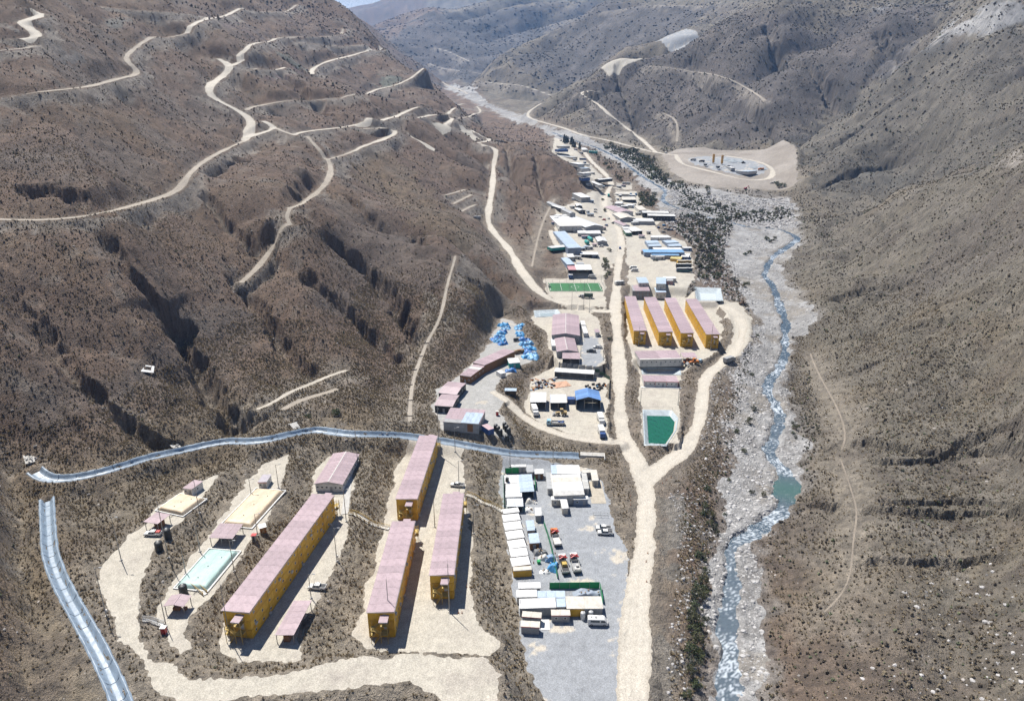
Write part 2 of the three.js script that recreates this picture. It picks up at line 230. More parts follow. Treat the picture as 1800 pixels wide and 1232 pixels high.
const BED = [1250,1280, 1255,1050, 1262,950, 1268,880, 1285,850, 1278,780, 1290,700, 1300,650, 1325,600, 1330,560, 1300,500, 1275,450, 1275,400, 1240,390, 1170,372, 1150,345, 1120,315, 1085,285, 1050,264, 1000,247, 940,222, 880,203, 850,188, 780,145, 800,146, 860,182, 890,193, 960,225, 1050,248, 1110,270, 1150,300, 1180,322, 1260,335, 1390,345, 1408,385, 1405,430, 1370,470, 1400,510, 1432,560, 1402,600, 1388,660, 1392,720, 1418,780, 1402,860, 1372,920, 1342,960, 1332,1040, 1340,1120, 1335,1280];
const GULLIES = [  // half width, depth, points
  [3, 2.5, [1425,792, 1480,786, 1530,778, 1600,795, 1660,800, 1720,778, 1780,755, 1850,735]], [3, 2.6, [1520,812, 1600,812, 1660,806, 1740,792, 1800,770, 1860,755]],
  [3, 2.8, [1410,888, 1450,886, 1490,900, 1540,895, 1600,900, 1690,905, 1750,893, 1800,882, 1860,870]], [2.4, 2.4, [1530,880, 1640,884, 1720,880, 1790,872]], [2.2, 2.2, [1440,665, 1500,655, 1545,635, 1600,605, 1640,595]], [2.2, 2.2, [1440,605, 1520,590, 1600,560, 1680,520, 1760,495]],
  [4, 2.5, [1440,530, 1520,490, 1600,470, 1700,430, 1800,400]], [4, 2.5, [1560,585, 1660,560, 1740,535, 1830,500]], [5, 4, [1400,270, 1480,230, 1560,170, 1640,120]], [6, 5, [1430,330, 1520,285, 1620,240, 1720,205, 1800,180]],
  [6, 4, [-20,460, 40,540, 90,600, 140,660, 190,710, 230,745, 290,780]], [6, 5, [160,390, 200,440, 240,480, 275,520, 320,590, 350,640, 385,690, 430,705]], [8, 7, [270,505, 300,540, 325,590]], [5, 4, [400,470, 440,520, 500,590, 560,650]],
  [4, 3, [350,330, 400,375, 450,420]], [7, 6, [480,380, 470,430, 440,490, 400,500]], [8, 7, [560,300, 540,320, 515,335]], [6, 5, [560,400, 620,450, 690,510, 740,560]], [5, 4, [520,440, 580,500, 650,560, 720,610]], [6, 5, [690,510, 720,560, 755,590]],
  [5, 4, [600,330, 680,400, 760,440]], [8, 4, [20,330, 70,320, 140,335, 220,350, 300,335]], [7, 5, [350,300, 390,270, 430,258]], [9, 5, [380,705, 430,712, 480,700]], [6, 4, [250,755, 300,775, 350,778, 420,765]],
  [14, 10, [1200,100, 1300,170, 1400,235]], [14, 10, [1330,30, 1420,110, 1480,180]], [12, 9, [1080,130, 1120,200, 1150,250]], [10, 7, [600,120, 660,160, 740,190]], [10, 8, [470,110, 520,150, 580,190]], [16, 10, [1540,40, 1590,70, 1640,75]],
  [3, 2, [1480,1000, 1560,985, 1660,990, 1800,960]], [4, 2.6, [900,350, 930,400, 950,440]], [5, 4, [880,230, 900,290, 930,350]], [5, 4, [930,260, 950,300, 965,345]],
];
const CHANNELS = [ // polyline of the lined channel: centre line pixels
  { w: 2.3, px: [60,826, 80,838, 110,842, 160,832, 220,815, 290,797, 350,785, 420,775, 490,765, 540,760, 600,758, 660,762, 720,768, 780,775, 840,786, 900,796, 960,799, 1022,801] },
  { w: 1.7, px: [81,876, 83,920, 86,962, 96,1000, 115,1040, 140,1085, 165,1130, 190,1180, 215,1240, 235,1300] },
];
const pairs = a => { const o = []; for (let i = 0; i < a.length; i += 2) o.push([a[i], a[i + 1]]); return o; };
function densify(pts, k) {                                           // Catmull-Rom through pixel points
  const o = [], n = pts.length, c = (a, b, d, e, t) => b + 0.5 * t * (d - a + t * (2 * a - 5 * b + 4 * d - e + t * (3 * (b - d) + e - a)));
  for (let i = 0; i < n - 1; i++) { const p = [pts[Math.max(0, i - 1)], pts[i], pts[i + 1], pts[Math.min(n - 1, i + 2)]]; for (let j = 0; j < k; j++) { const t = j / k; o.push([c(p[0][0], p[1][0], p[2][0], p[3][0], t), c(p[0][1], p[1][1], p[2][1], p[3][1], t)]); } }
  o.push(pts[n - 1]); return o;
}
function line(pxs, k = 3) { return densify(pairs(pxs), k).map(p => pick(p[0], p[1])); }
function smoothH(pts, n) { for (let q = 0; q < n; q++) { const h = pts.map(p => p.h); for (let i = 1; i < pts.length - 1; i++) pts[i].h = (h[i - 1] + 2 * h[i] + h[i + 1]) / 4; } return pts; }
const padWorld = PADS.map(p => {
  const mid = pairs(p[5]).reduce((a, q) => [a[0] + q[0] / (p[5].length / 2), a[1] + q[1] / (p[5].length / 2)], [0, 0]);
  const poly = pairs(p[5]).map(q => p[1] === null ? pick(q[0], q[1]) : onPlane(q[0], q[1], p[1]));
  return { poly, h: p[1], mid };
});
const riverWorld = smoothH(line(RIVER, 3), 12);
for (let i = riverWorld.length - 2; i >= 0; i--) riverWorld[i].h = Math.min(riverWorld[i].h, riverWorld[i + 1].h);
const bedWorld = pairs(BED).map(q => pick(q[0], q[1]));
const gullyWorld = GULLIES.map(g => line(g[2], 2));
const channelWorld = CHANNELS.map(c => smoothH(line(c.px, 4), 10));

// ---------------------------------------------------------------- final heights
const H = new Float32Array(NV), sdRoad = new Float32Array(NV).fill(1e3), idRoad = new Int16Array(NV).fill(-1), sdPad = new Float32Array(NV).fill(1e3), idPad = new Int16Array(NV).fill(-1), sdBed = new Float32Array(NV).fill(1e3), dRiver = new Float32Array(NV).fill(1e3), gul = new Float32Array(NV);
const valleyX = D => { const T = [[90, 60], [200, 62], [300, 90], [450, 140], [650, 190], [900, 190], [1100, 150], [1600, 102], [2100, -50], [3700, -315], [12000, -1500]]; for (let i = 1; i < T.length; i++) if (D < T[i][0]) return lerp(T[i - 1][1], T[i][1], (D - T[i - 1][0]) / (T[i][0] - T[i - 1][0])); return -1500; };
function octave(D, wl, lo, f) {                                     // feature size in fixed doublings of lo that follow the distance, cross-faded
  const e = Math.max(0, Math.log2(Math.min(wl * D, 380) / lo)), i = Math.floor(e), t = e - i; return t < 0.02 ? f(lo * 2 ** i) : lerp(f(lo * 2 ** i), f(lo * 2 ** (i + 1)), t);
}
for (let r = 0; r < NR; r++) {
  const D = RW[r], fl = floorH(D), cell = D * 0.0042, vx = valleyX(D);
  for (let i = 0; i < NU; i++) {
    const k = r * NU + i, X = uAt(i) * D, b = HB[k];
    const m = sstep(3, 15, b - fl), sgn = X < vx ? 1 : -1;
    let n = 0;
    if (m > 0) {                                                     // ribs and runnels down the fall line, then lumps down to the cell size
      const fx = sgn * 0.86, fz = 0.5, al = X * fx - D * fz, ac = X * fz * sgn + D * fx * sgn;
      for (const [wl, st, am, lo] of [[0.19, 3.6, 0.23, 44], [0.065, 3, 0.17, 14], [0.026, 2.6, 0.09, 6]]) n += octave(D, wl, lo, L => { const q = 1 - Math.abs(noise(ac / L + 0.4 * noise(al / L, ac / L), al / (L * st))); return -am * L * sstep(0, 30 + 0.05 * D, Math.abs(X - vx)) * (q * q - 0.45) * (1 + 0.5 * noise(X / (3 * L), D / (3 * L))); });
      for (let L = 64; L > 1.6; L *= 0.5) { const w = sstep(0.09, 0.045, L / D) * sstep(1.5, 3, L / cell); if (w > 0) n += w * (L < 9 ? 0.06 : 0.075) * L * noise(X / L + 31, D / L); }
      const cr = sstep(0.10, 0.30, fbm(X / 48 + 12, D / 48, 3)); if (cr > 0) for (let L = 11; L > 2.2; L *= 0.5) { const w = sstep(1.3, 2.6, L / cell); if (w > 0) n += cr * w * 0.15 * L * (0.5 - Math.abs(noise(ac / L + 7, al / (1.9 * L)))); }
      n *= m;
    }
    n += 0.12 * noise(X / 3.1, D / 3.1) * (1 - m) + 0.3 * (1 - m) * noise(X / 11, D / 11);
    H[k] = b + n;
  }
}
function sweep(X0, X1, D0, D1, m, f) {
  const rA = Math.max(0, Math.floor(rowOf(Math.max(96, D0 - m)))), rB = Math.min(NR - 1, Math.ceil(rowOf(D1 + m)));
  for (let r = rA; r <= rB; r++) { const D = RW[r], a = Math.max(0, Math.floor(((X0 - m) / D + UMAX) / (2 * UMAX) * (NU - 1))), b = Math.min(NU - 1, Math.ceil(((X1 + m) / D + UMAX) / (2 * UMAX) * (NU - 1))); for (let i = a; i <= b; i++) f(r * NU + i, uAt(i) * D, D); }
}
const spoil = new Float32Array(NV);
const tD = new Float32Array(NV).fill(1e9), tH = new Float32Array(NV), tT = new Float32Array(NV);
function alongLine(pts, m, done) {                                   // distance to a polyline and the line's own height there
  const seen = [];
  for (let s = 0; s < pts.length - 1; s++) {
    const a = pts[s], b = pts[s + 1]; if (a.D > 600 && Math.max(a.D, b.D) > 1.3 * Math.min(a.D, b.D)) continue; const ex = b.X - a.X, ed = b.D - a.D, l2 = ex * ex + ed * ed || 1e-9;
    sweep(Math.min(a.X, b.X), Math.max(a.X, b.X), Math.min(a.D, b.D), Math.max(a.D, b.D), m, (k, X, D) => {
      const t = clamp(((X - a.X) * ex + (D - a.D) * ed) / l2), d = Math.hypot(X - a.X - ex * t, D - a.D - ed * t);
      if (tD[k] === 1e9) seen.push(k);
      if (d < tD[k]) { tD[k] = d; tH[k] = lerp(a.h, b.h, t); tT[k] = (s + t) / (pts.length - 1); }
    });
  }
  for (const k of seen) { done(k, tD[k], tH[k], tT[k]); tD[k] = 1e9; }
}
function polySD(poly, X, D) {
  let best = 1e18, ins = false;
  for (let i = 0, j = poly.length - 1; i < poly.length; j = i++) {
    const a = poly[j], b = poly[i], ex = b.X - a.X, ed = b.D - a.D, t = clamp(((X - a.X) * ex + (D - a.D) * ed) / (ex * ex + ed * ed || 1e-9)), dx = X - a.X - ex * t, dd = D - a.D - ed * t;
    best = Math.min(best, dx * dx + dd * dd);
    if ((a.D > D) !== (b.D > D) && X < (b.X - a.X) * (D - a.D) / (b.D - a.D) + a.X) ins = !ins;
  }
  return (ins ? -1 : 1) * Math.sqrt(best);
}
const boxOf = poly => [Math.min(...poly.map(p => p.X)), Math.max(...poly.map(p => p.X)), Math.min(...poly.map(p => p.D)), Math.max(...poly.map(p => p.D))];
const vX = k => uAt(k % NU) * RW[Math.floor(k / NU)], vD = k => RW[Math.floor(k / NU)];
for (let g = 0; g < GULLIES.length; g++) alongLine(gullyWorld[g], GULLIES[g][0] * 5, (k, d, h, t) => {
  const bw = clamp(1 - d / (GULLIES[g][0] * 5)); if (GULLIES[g][1] >= 3 && bw > 0) H[k] -= 0.9 * GULLIES[g][1] * bw * bw * sstep(0, 0.2, t) * sstep(1, 0.8, t);
  const gx = vX(k), gd = vD(k), G0 = GULLIES[g][0], w = G0 * (0.85 + 0.55 * noise(gx / 9, gd / 9)), q = clamp(1 - (d + G0 * (0.3 * noise(gx / (G0 * 0.7), gd / (G0 * 0.7)) + 0.15 * noise(gx / (G0 * 0.3), gd / (G0 * 0.3)))) / w), e = sstep(0, 0.12, t) * sstep(1, 0.88, t) * (0.95 + 0.3 * noise(gx / 16 + 3, gd / 16));
  H[k] -= 1.7 * GULLIES[g][1] * Math.max(0, e) * Math.pow(q, 0.55); gul[k] = Math.max(gul[k], q * e);
});
sweep(...boxOf(bedWorld), 12, (k, X, D) => { sdBed[k] = polySD(bedWorld, X, D) + (1 + D / 500) * (2.6 * noise(X / 17, D / 17) + 1.6 * noise(X / 6, D / 6) + 0.8 * noise(X / 2, D / 2)); });
alongLine(riverWorld, 30, (k, d, h, t) => {
  const X = vX(k), D = vD(k), w = 2.5 * (0.9 + 0.5 * noise(X / 11, D / 11) + 0.35 * noise(X / 3.5, D / 3.5)) + D * 0.0012 + 2.6 * Math.exp(-(((t - 0.205) / 0.012) ** 2));
  dRiver[k] = d / w;
  const z = h - 1.3 + 1.75 * sstep(0.35, 1.5, d / w) + 0.5 * noise(X / 2.2, D / 2.2) + 0.3 * noise(X / 5, D / 5);
  H[k] = lerp(z, H[k], sstep(1.2 * w, 1.2 * w + 9, d));
});
const inLevel = new Int16Array(NV).fill(-1), nearLevel = new Float32Array(NV).fill(0);
padWorld.forEach((p, i) => {
  sweep(...boxOf(p.poly), 14, (k, X, D) => {
    const s = polySD(p.poly, X, D), e = s + (1 + 0.002 * D) * (0.8 * noise(X / 6.3 + 9, D / 6.3) + 0.45 * noise(X / 1.2, D / 1.2));
    if (p.h !== null && s < 0.8) inLevel[k] = i; else if (p.h === null && PADS[i][4].includes('batching plant')) H[k] = lerp(HB[k], H[k], sstep(-1, 14, s));
    if (e < sdPad[k] || e < 0) { sdPad[k] = e; idPad[k] = i; }
  });
});
padWorld.forEach((p, i) => { // banks between the levelled yards
  if (p.h === null) return; const bank = PADS[i][3];
  sweep(...boxOf(p.poly), bank + 12, (k, X, D) => {
    if (inLevel[k] >= 0) { if (inLevel[k] === i) H[k] = p.h + 0.05 * noise(X / 4, D / 4); return; }
    const s = polySD(p.poly, X, D); H[k] = lerp(p.h, H[k], sstep(0.8, 0.8 + bank + 0.9 * Math.min(9, Math.abs(H[k] - p.h)), s));
  });
});
const BASINS = [ // lined ponds: rim outline, level (null: the slope itself), depth
  { px: [1131,721, 1181,722, 1192,735, 1189,756, 1172,782, 1134,781], h: 2.5, depth: 2.6 }, { px: [939,546, 980,544, 985,551, 980,556, 941,557], h: 8.5, depth: 1.2 },
  { px: [1222,505, 1267,507, 1271,528, 1225,528], h: null, depth: 2.4 }, { px: [1128,646, 1195,646, 1197,659, 1130,657], h: 2.5, depth: 1.8 },
].map(b => { const m = pairs(b.px).reduce((a, q) => [a[0] + q[0] * 2 / b.px.length, a[1] + q[1] * 2 / b.px.length], [0, 0]), h = b.h ?? pick(m[0], m[1]).h; return { h, depth: b.depth, poly: pairs(b.px).map(q => onPlane(q[0], q[1], h)) }; });
for (const b of BASINS) sweep(...boxOf(b.poly), 8, (k, X, D) => { const s = polySD(b.poly, X, D); H[k] = lerp(b.h - 0.06, H[k], sstep(1.2, 6, s)); if (s < 0) H[k] = lerp(b.h - 0.3, b.h - b.depth - 1.2, sstep(0, -3.5, s)); });
const dChan = new Float32Array(NV).fill(1e3);
channelWorld.forEach((c, i) => alongLine(c, CHANNELS[i].w + 8, (k, d, h) => { dChan[k] = Math.min(dChan[k], d - CHANNELS[i].w); const w = CHANNELS[i].w; H[k] = lerp(lerp(h - 2.2, h - 0.15, sstep(w - 1.8, w + 0.2, d)), H[k], sstep(w + 0.8, w + 7, d)); }));
HG = H;
function smoothLine(pts, n) { for (let q = 0; q < n; q++) { const o = pts.map(p => ({ ...p })); for (let i = 1; i < pts.length - 1; i++) if (Math.max(o[i - 1].D, o[i + 1].D) < 1.25 * Math.min(o[i - 1].D, o[i + 1].D)) { pts[i].X = (o[i - 1].X + 2 * o[i].X + o[i + 1].X) / 4; pts[i].D = (o[i - 1].D + 2 * o[i].D + o[i + 1].D) / 4; } } return pts; }
const roadWorld = ROADS.map(r => { const p = smoothLine(line(r[4], 3), 2); for (const q of p) q.h = groundAt(q.X, q.D); return smoothH(p, 5); });   // graded after the relief, so each road lies on its own slope
roadWorld.forEach((p, i) => {
  const hw = ROADS[i][1] / 2;
  alongLine(p, hw + 14 + 0.012 * p[0].D, (k, d, h) => {
    const X = vX(k), D = vD(k), bank = Math.max(2.2, 0.006 * D), onPad = sdPad[k] < 1.5 && PADS[idPad[k]] && PADS[idPad[k]][1] !== null;
    if (!onPad) H[k] = lerp(h, H[k], sstep(hw + 0.4, hw + 0.4 + bank + 0.8 * Math.min(8, Math.abs(H[k] - h)), d));
    if (!onPad && h - floorH(D) > 10 && H[k] < h - 0.6) spoil[k] = Math.max(spoil[k], clamp(1 - (d - hw) / (10 + 0.008 * D)));
    const e = d - Math.max(hw * (0.88 + 0.3 * noise(X / 28, D / 28)), 0.0014 * D) + hw * 0.16 * noise(X / 8, D / 8) + hw * 0.13 * noise(X / 1.2, D / 1.2);
    if (e < sdRoad[k]) { sdRoad[k] = e; idRoad[k] = i; }
  });
});
HG = H;

// ---------------------------------------------------------------- colours of the ground (linear albedo)
const mix3 = (a, b, t) => [lerp(a[0], b[0], t), lerp(a[1], b[1], t), lerp(a[2], b[2], t)];
const PATCHES = [ // coloured ground that has an outline of its own: outline, colour, strength
  [[1560,90, 1620,66, 1700,30, 1790,14, 1800,40, 1740,52, 1680,62, 1620,90, 1560,122, 1480,140], [0.62, 0.61, 0.60], 0.85],
  [[1520,12, 1560,6, 1585,10, 1560,22, 1530,22], [0.6, 0.6, 0.59], 0.85],
  [[1470,315, 1520,285, 1570,290, 1600,315, 1560,335, 1500,338], [0.24, 0.245, 0.235], 0.6],
  [[655,140, 690,134, 700,150, 672,154], [0.26, 0.29, 0.24], 0.8], [[510,110, 530,108, 550,128, 535,130], [0.25, 0.29, 0.25], 0.7],
  [[460,125, 520,118, 525,145, 480,142], [0.24, 0.16, 0.16], 0.7], [[90,70, 140,95, 160,118, 120,105, 70,85], [0.33, 0.31, 0.29], 0.75],
  [[170,30, 260,20, 300,40, 200,50], [0.27, 0.28, 0.25], 0.6], [[420,35, 450,30, 430,52, 400,50], [0.28, 0.22, 0.22], 0.6],
  [[1360,235, 1400,225, 1410,265, 1375,292, 1320,285], [0.42, 0.38, 0.31], 0.8], [[1190,300, 1260,312, 1340,325, 1400,345, 1280,345, 1200,335, 1170,315], [0.33, 0.30, 0.27], 0.9],
  [[880,430, 930,500, 960,520, 905,500, 850,470, 800,430, 840,400], [0.28, 0.24, 0.20], 0.6], [[610,655, 680,690, 720,720, 640,715, 590,700], [0.29, 0.24, 0.19], 0.6], [[780,500, 850,480, 930,530, 900,545, 830,530], [0.27, 0.24, 0.2], 0.6],
  [[640,240, 720,290, 850,420, 800,440, 680,350, 600,290], [0.25, 0.19, 0.11], 0.4], [[560,60, 640,62, 630,80, 560,85], [0.2, 0.17, 0.16], 0.5], [[0,0, 60,0, 90,90, 0,110], [0.2, 0.15, 0.12], 0.4],
  [[1142,1000, 1165,870, 1200,870, 1195,960, 1180,1120, 1172,1232, 1146,1232], [0.30, 0.285, 0.26], 0.95], [[740,132, 780,122, 845,130, 800,146, 775,142], [0.15, 0.16, 0.165], 0.6], [[1240,160, 1330,120, 1400,170, 1330,230, 1260,210], [0.25, 0.23, 0.22], 0.5],
  [[1770,275, 1800,262, 1800,285, 1785,282], [0.5, 0.45, 0.4], 0.9], [[990,205, 1050,190, 1140,250, 1100,250, 1020,232], [0.28, 0.25, 0.22], 0.7],
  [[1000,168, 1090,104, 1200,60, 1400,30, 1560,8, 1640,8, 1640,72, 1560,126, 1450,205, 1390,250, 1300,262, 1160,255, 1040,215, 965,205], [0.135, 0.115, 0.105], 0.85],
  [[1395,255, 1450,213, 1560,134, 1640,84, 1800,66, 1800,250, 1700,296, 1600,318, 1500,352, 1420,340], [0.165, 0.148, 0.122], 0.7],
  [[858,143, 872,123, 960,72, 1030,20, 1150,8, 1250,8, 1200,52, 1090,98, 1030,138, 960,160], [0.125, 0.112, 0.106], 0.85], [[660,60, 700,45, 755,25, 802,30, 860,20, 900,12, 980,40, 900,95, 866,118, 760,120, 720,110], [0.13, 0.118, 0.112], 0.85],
].map(([o, c, s]) => { const poly = pairs(o).map(q => pick(q[0], q[1])); return { poly, box: boxOf(poly), c, s }; });
function soil(X, D, h, k) {
  const vx = valleyX(D), R = sstep(-10, 70, X - vx), fl = floorH(D), up = sstep(6, 26, h - fl);
  let c = mix3([0.215, 0.146, 0.104], [0.222, 0.195, 0.152], R);
  c = mix3(c, mix3([0.31, 0.262, 0.185], c, R), (1 - up) * sstep(330, 250, D) * sstep(60, 20, X) * 0.9);           // dry straw and loam on the terraces
  const n1 = octave(D, 1 / 300, 1, S => fbm(X / (34 * S), D / (34 * S), 3)), n2 = octave(D, 1 / 300, 1, S => fbm(X / (9 * S) + 40, D / (9 * S), 3)), n3 = octave(D, 1 / 300, 1, S => fbm(X / (2.1 * S), D / (2.1 * S) + 70, 2)), S = Math.max(1, 2 ** Math.round(Math.log2(D / 300)));
  c = mix3(c, [0.26, 0.19, 0.11], clamp(n1 * 1.3 - 0.05) * 0.55);
  c = mix3(c, [0.195, 0.165, 0.14], clamp(-n1 * 1.5 - 0.02) * 0.5);
  c = mix3(c, [0.125, 0.096, 0.08], clamp(n2 * 1.9 - 0.1) * 0.55);
  c = mix3(c, [0.32, 0.285, 0.245], clamp(-n2 * 1.9 - 0.22) * 0.6);
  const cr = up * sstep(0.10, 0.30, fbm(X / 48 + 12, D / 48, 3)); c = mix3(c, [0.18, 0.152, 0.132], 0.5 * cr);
  const f = 0.80 + 0.53 * n3 + 0.2 * noise(X / (0.8 * S), D / (0.8 * S));
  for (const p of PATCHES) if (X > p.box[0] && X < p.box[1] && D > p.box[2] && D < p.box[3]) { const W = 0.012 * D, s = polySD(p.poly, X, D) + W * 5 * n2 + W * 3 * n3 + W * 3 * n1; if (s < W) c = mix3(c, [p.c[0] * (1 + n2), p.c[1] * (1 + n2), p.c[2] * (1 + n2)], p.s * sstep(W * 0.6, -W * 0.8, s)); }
  if (k >= 0) {
    if (gul[k] > 0.3) c = mix3(c, [0.34, 0.295, 0.24], 0.5 * sstep(0.6, 1, gul[k]));
    if (spoil[k] > 0) c = mix3(c, [0.335, 0.295, 0.25], 0.9 * clamp(spoil[k] * 1.5 + 1.2 * n2 + 0.7 * n3));
    const e = Math.min(sdRoad[k], sdPad[k]);
    if (e < 18) c = mix3(c, [0.36, 0.312, 0.25], clamp((up < 0.6 ? 0.75 : 0.5) * sstep(up < 0.6 ? 15 : 4, 0, e + 4 * n2 + 2 * n3)));
    if (sdBed[k] < 6) c = mix3(c, [0.36, 0.335, 0.31], 0.6 * sstep(6, 0, sdBed[k] + 6 * n2));
  }
  return [c[0] * f, c[1] * f, c[2] * f];
}
function roadCol(X, D, h, k, tone, width = 7) {
  const S = Math.max(1, 2 ** Math.round(Math.log2(D / 300))), n = fbm(X / (5 * S), D / (5 * S), 3), n2 = noise(X / (1.1 * S), D / (1.1 * S)), f = 1 + 0.22 * n + 0.07 * n2;
  let c = mix3([0.26, 0.218, 0.172], [0.545, 0.50, 0.425], tone);
  if (width > 4) { const d = width / 2 + sdRoad[k], rut = Math.exp(-(((d - 0.95) / 0.4) ** 2)) + 0.7 * Math.exp(-(((d - 2.5) / 0.45) ** 2)); c = mix3(c, [0.60, 0.555, 0.48], 0.65 * rut * tone); c = mix3(c, [0.36, 0.315, 0.255], clamp(0.45 * sstep(-1.6, 0, sdRoad[k]) + 0.5 * n)); }
  return [c[0] * f, c[1] * f, c[2] * f];
}
function padCol(X, D, h, k, gravel) {
  const n = fbm(X / 7, D / 7, 4), n2 = fbm(X / 1.4, D / 1.4, 2);
  let c = mix3(mix3([0.505, 0.467, 0.395], [0.37, 0.335, 0.29], clamp(n * 1.2 + 0.1)), mix3([0.31, 0.325, 0.345], [0.50, 0.455, 0.385], sstep(0.3, 0.5, n + 0.35 * n2)), Math.min(1, gravel)); if (gravel === 2) c = mix3([0.335, 0.30, 0.262], [0.25, 0.218, 0.185], clamp(0.4 + 2.2 * octave(D, 1 / 300, 1, S => fbm(X / (12 * S), D / (12 * S), 3))));
  const f = 1 + 0.2 * n2 + 0.12 * n; return [c[0] * f, c[1] * f, c[2] * f];
}
function bedCol(X, D) {
  const n = octave(D, 1 / 300, 1, S => fbm(X / (8 * S), D / (8 * S), 3)), n2 = octave(D, 1 / 300, 1, S => fbm(X / (1.6 * S), D / (1.6 * S), 3));
  let c = mix3([0.41, 0.405, 0.40], [0.265, 0.255, 0.245], clamp(0.3 + n * 1.5)); c = mix3(c, [0.27, 0.235, 0.19], sstep(0.12, 0.36, fbm(X / 21 + 70, D / 21, 3)) * 0.6); const f = 1 + 0.5 * n2; return [c[0] * f, c[1] * f, c[2] * f];
}

// ---------------------------------------------------------------- detail textures
function tex(size, f, srgb) {
  const d = new Uint8Array(size * size * 4);
  for (let j = 0; j < size; j++) for (let i = 0; i < size; i++) { const v = f(i / size, j / size), q = (j * size + i) * 4; for (let c = 0; c < 3; c++) d[q + c] = clamp(Array.isArray(v) ? v[c] : v) * 255; d[q + 3] = 255; }
  const t = new THREE.DataTexture(d, size, size); t.wrapS = t.wrapT = THREE.RepeatWrapping; t.magFilter = THREE.LinearFilter; t.minFilter = THREE.LinearMipmapLinearFilter; t.generateMipmaps = true; if (srgb) t.colorSpace = THREE.SRGBColorSpace; t.needsUpdate = true; return t;
}
function tileNoise(x, y, p) {                                        // noise that repeats every 1
  const X = x * p, Y = y * p, xi = Math.floor(X), yi = Math.floor(Y), fx = X - xi, fy = Y - yi, u = fx * fx * (3 - 2 * fx), v = fy * fy * (3 - 2 * fy), h = (a, b) => NP[((((a % p) + p) % p) * 7919 + (((b % p) + p) % p) * 104729 + p * 31) & 65535];
  const a = h(xi, yi), b = h(xi + 1, yi), c = h(xi, yi + 1), d = h(xi + 1, yi + 1); return a + (b - a) * u + (c - a) * v + (a - b - c + d) * u * v;
}
const grainTex = tex(512, (x, y) => 0.86 + 0.10 * tileNoise(x, y, 128) + 0.07 * tileNoise(x, y, 47) + 0.05 * tileNoise(x, y, 256), true);
const bumpTex = tex(512, (x, y) => 0.5 + 0.22 * tileNoise(x, y, 19) + 0.18 * tileNoise(x, y, 53) + 0.14 * tileNoise(x, y, 131));
const groundMat = new THREE.MeshStandardMaterial({ vertexColors: true, roughness: 0.95, map: grainTex, bumpMap: bumpTex, bumpScale: 0.85 });
const packedMat = new THREE.MeshStandardMaterial({ vertexColors: true, roughness: 0.92, map: grainTex, bumpMap: bumpTex, bumpScale: 0.12 });
const cobbleMat = new THREE.MeshStandardMaterial({ vertexColors: true, roughness: 0.9, map: grainTex, bumpMap: bumpTex, bumpScale: 0.6 });

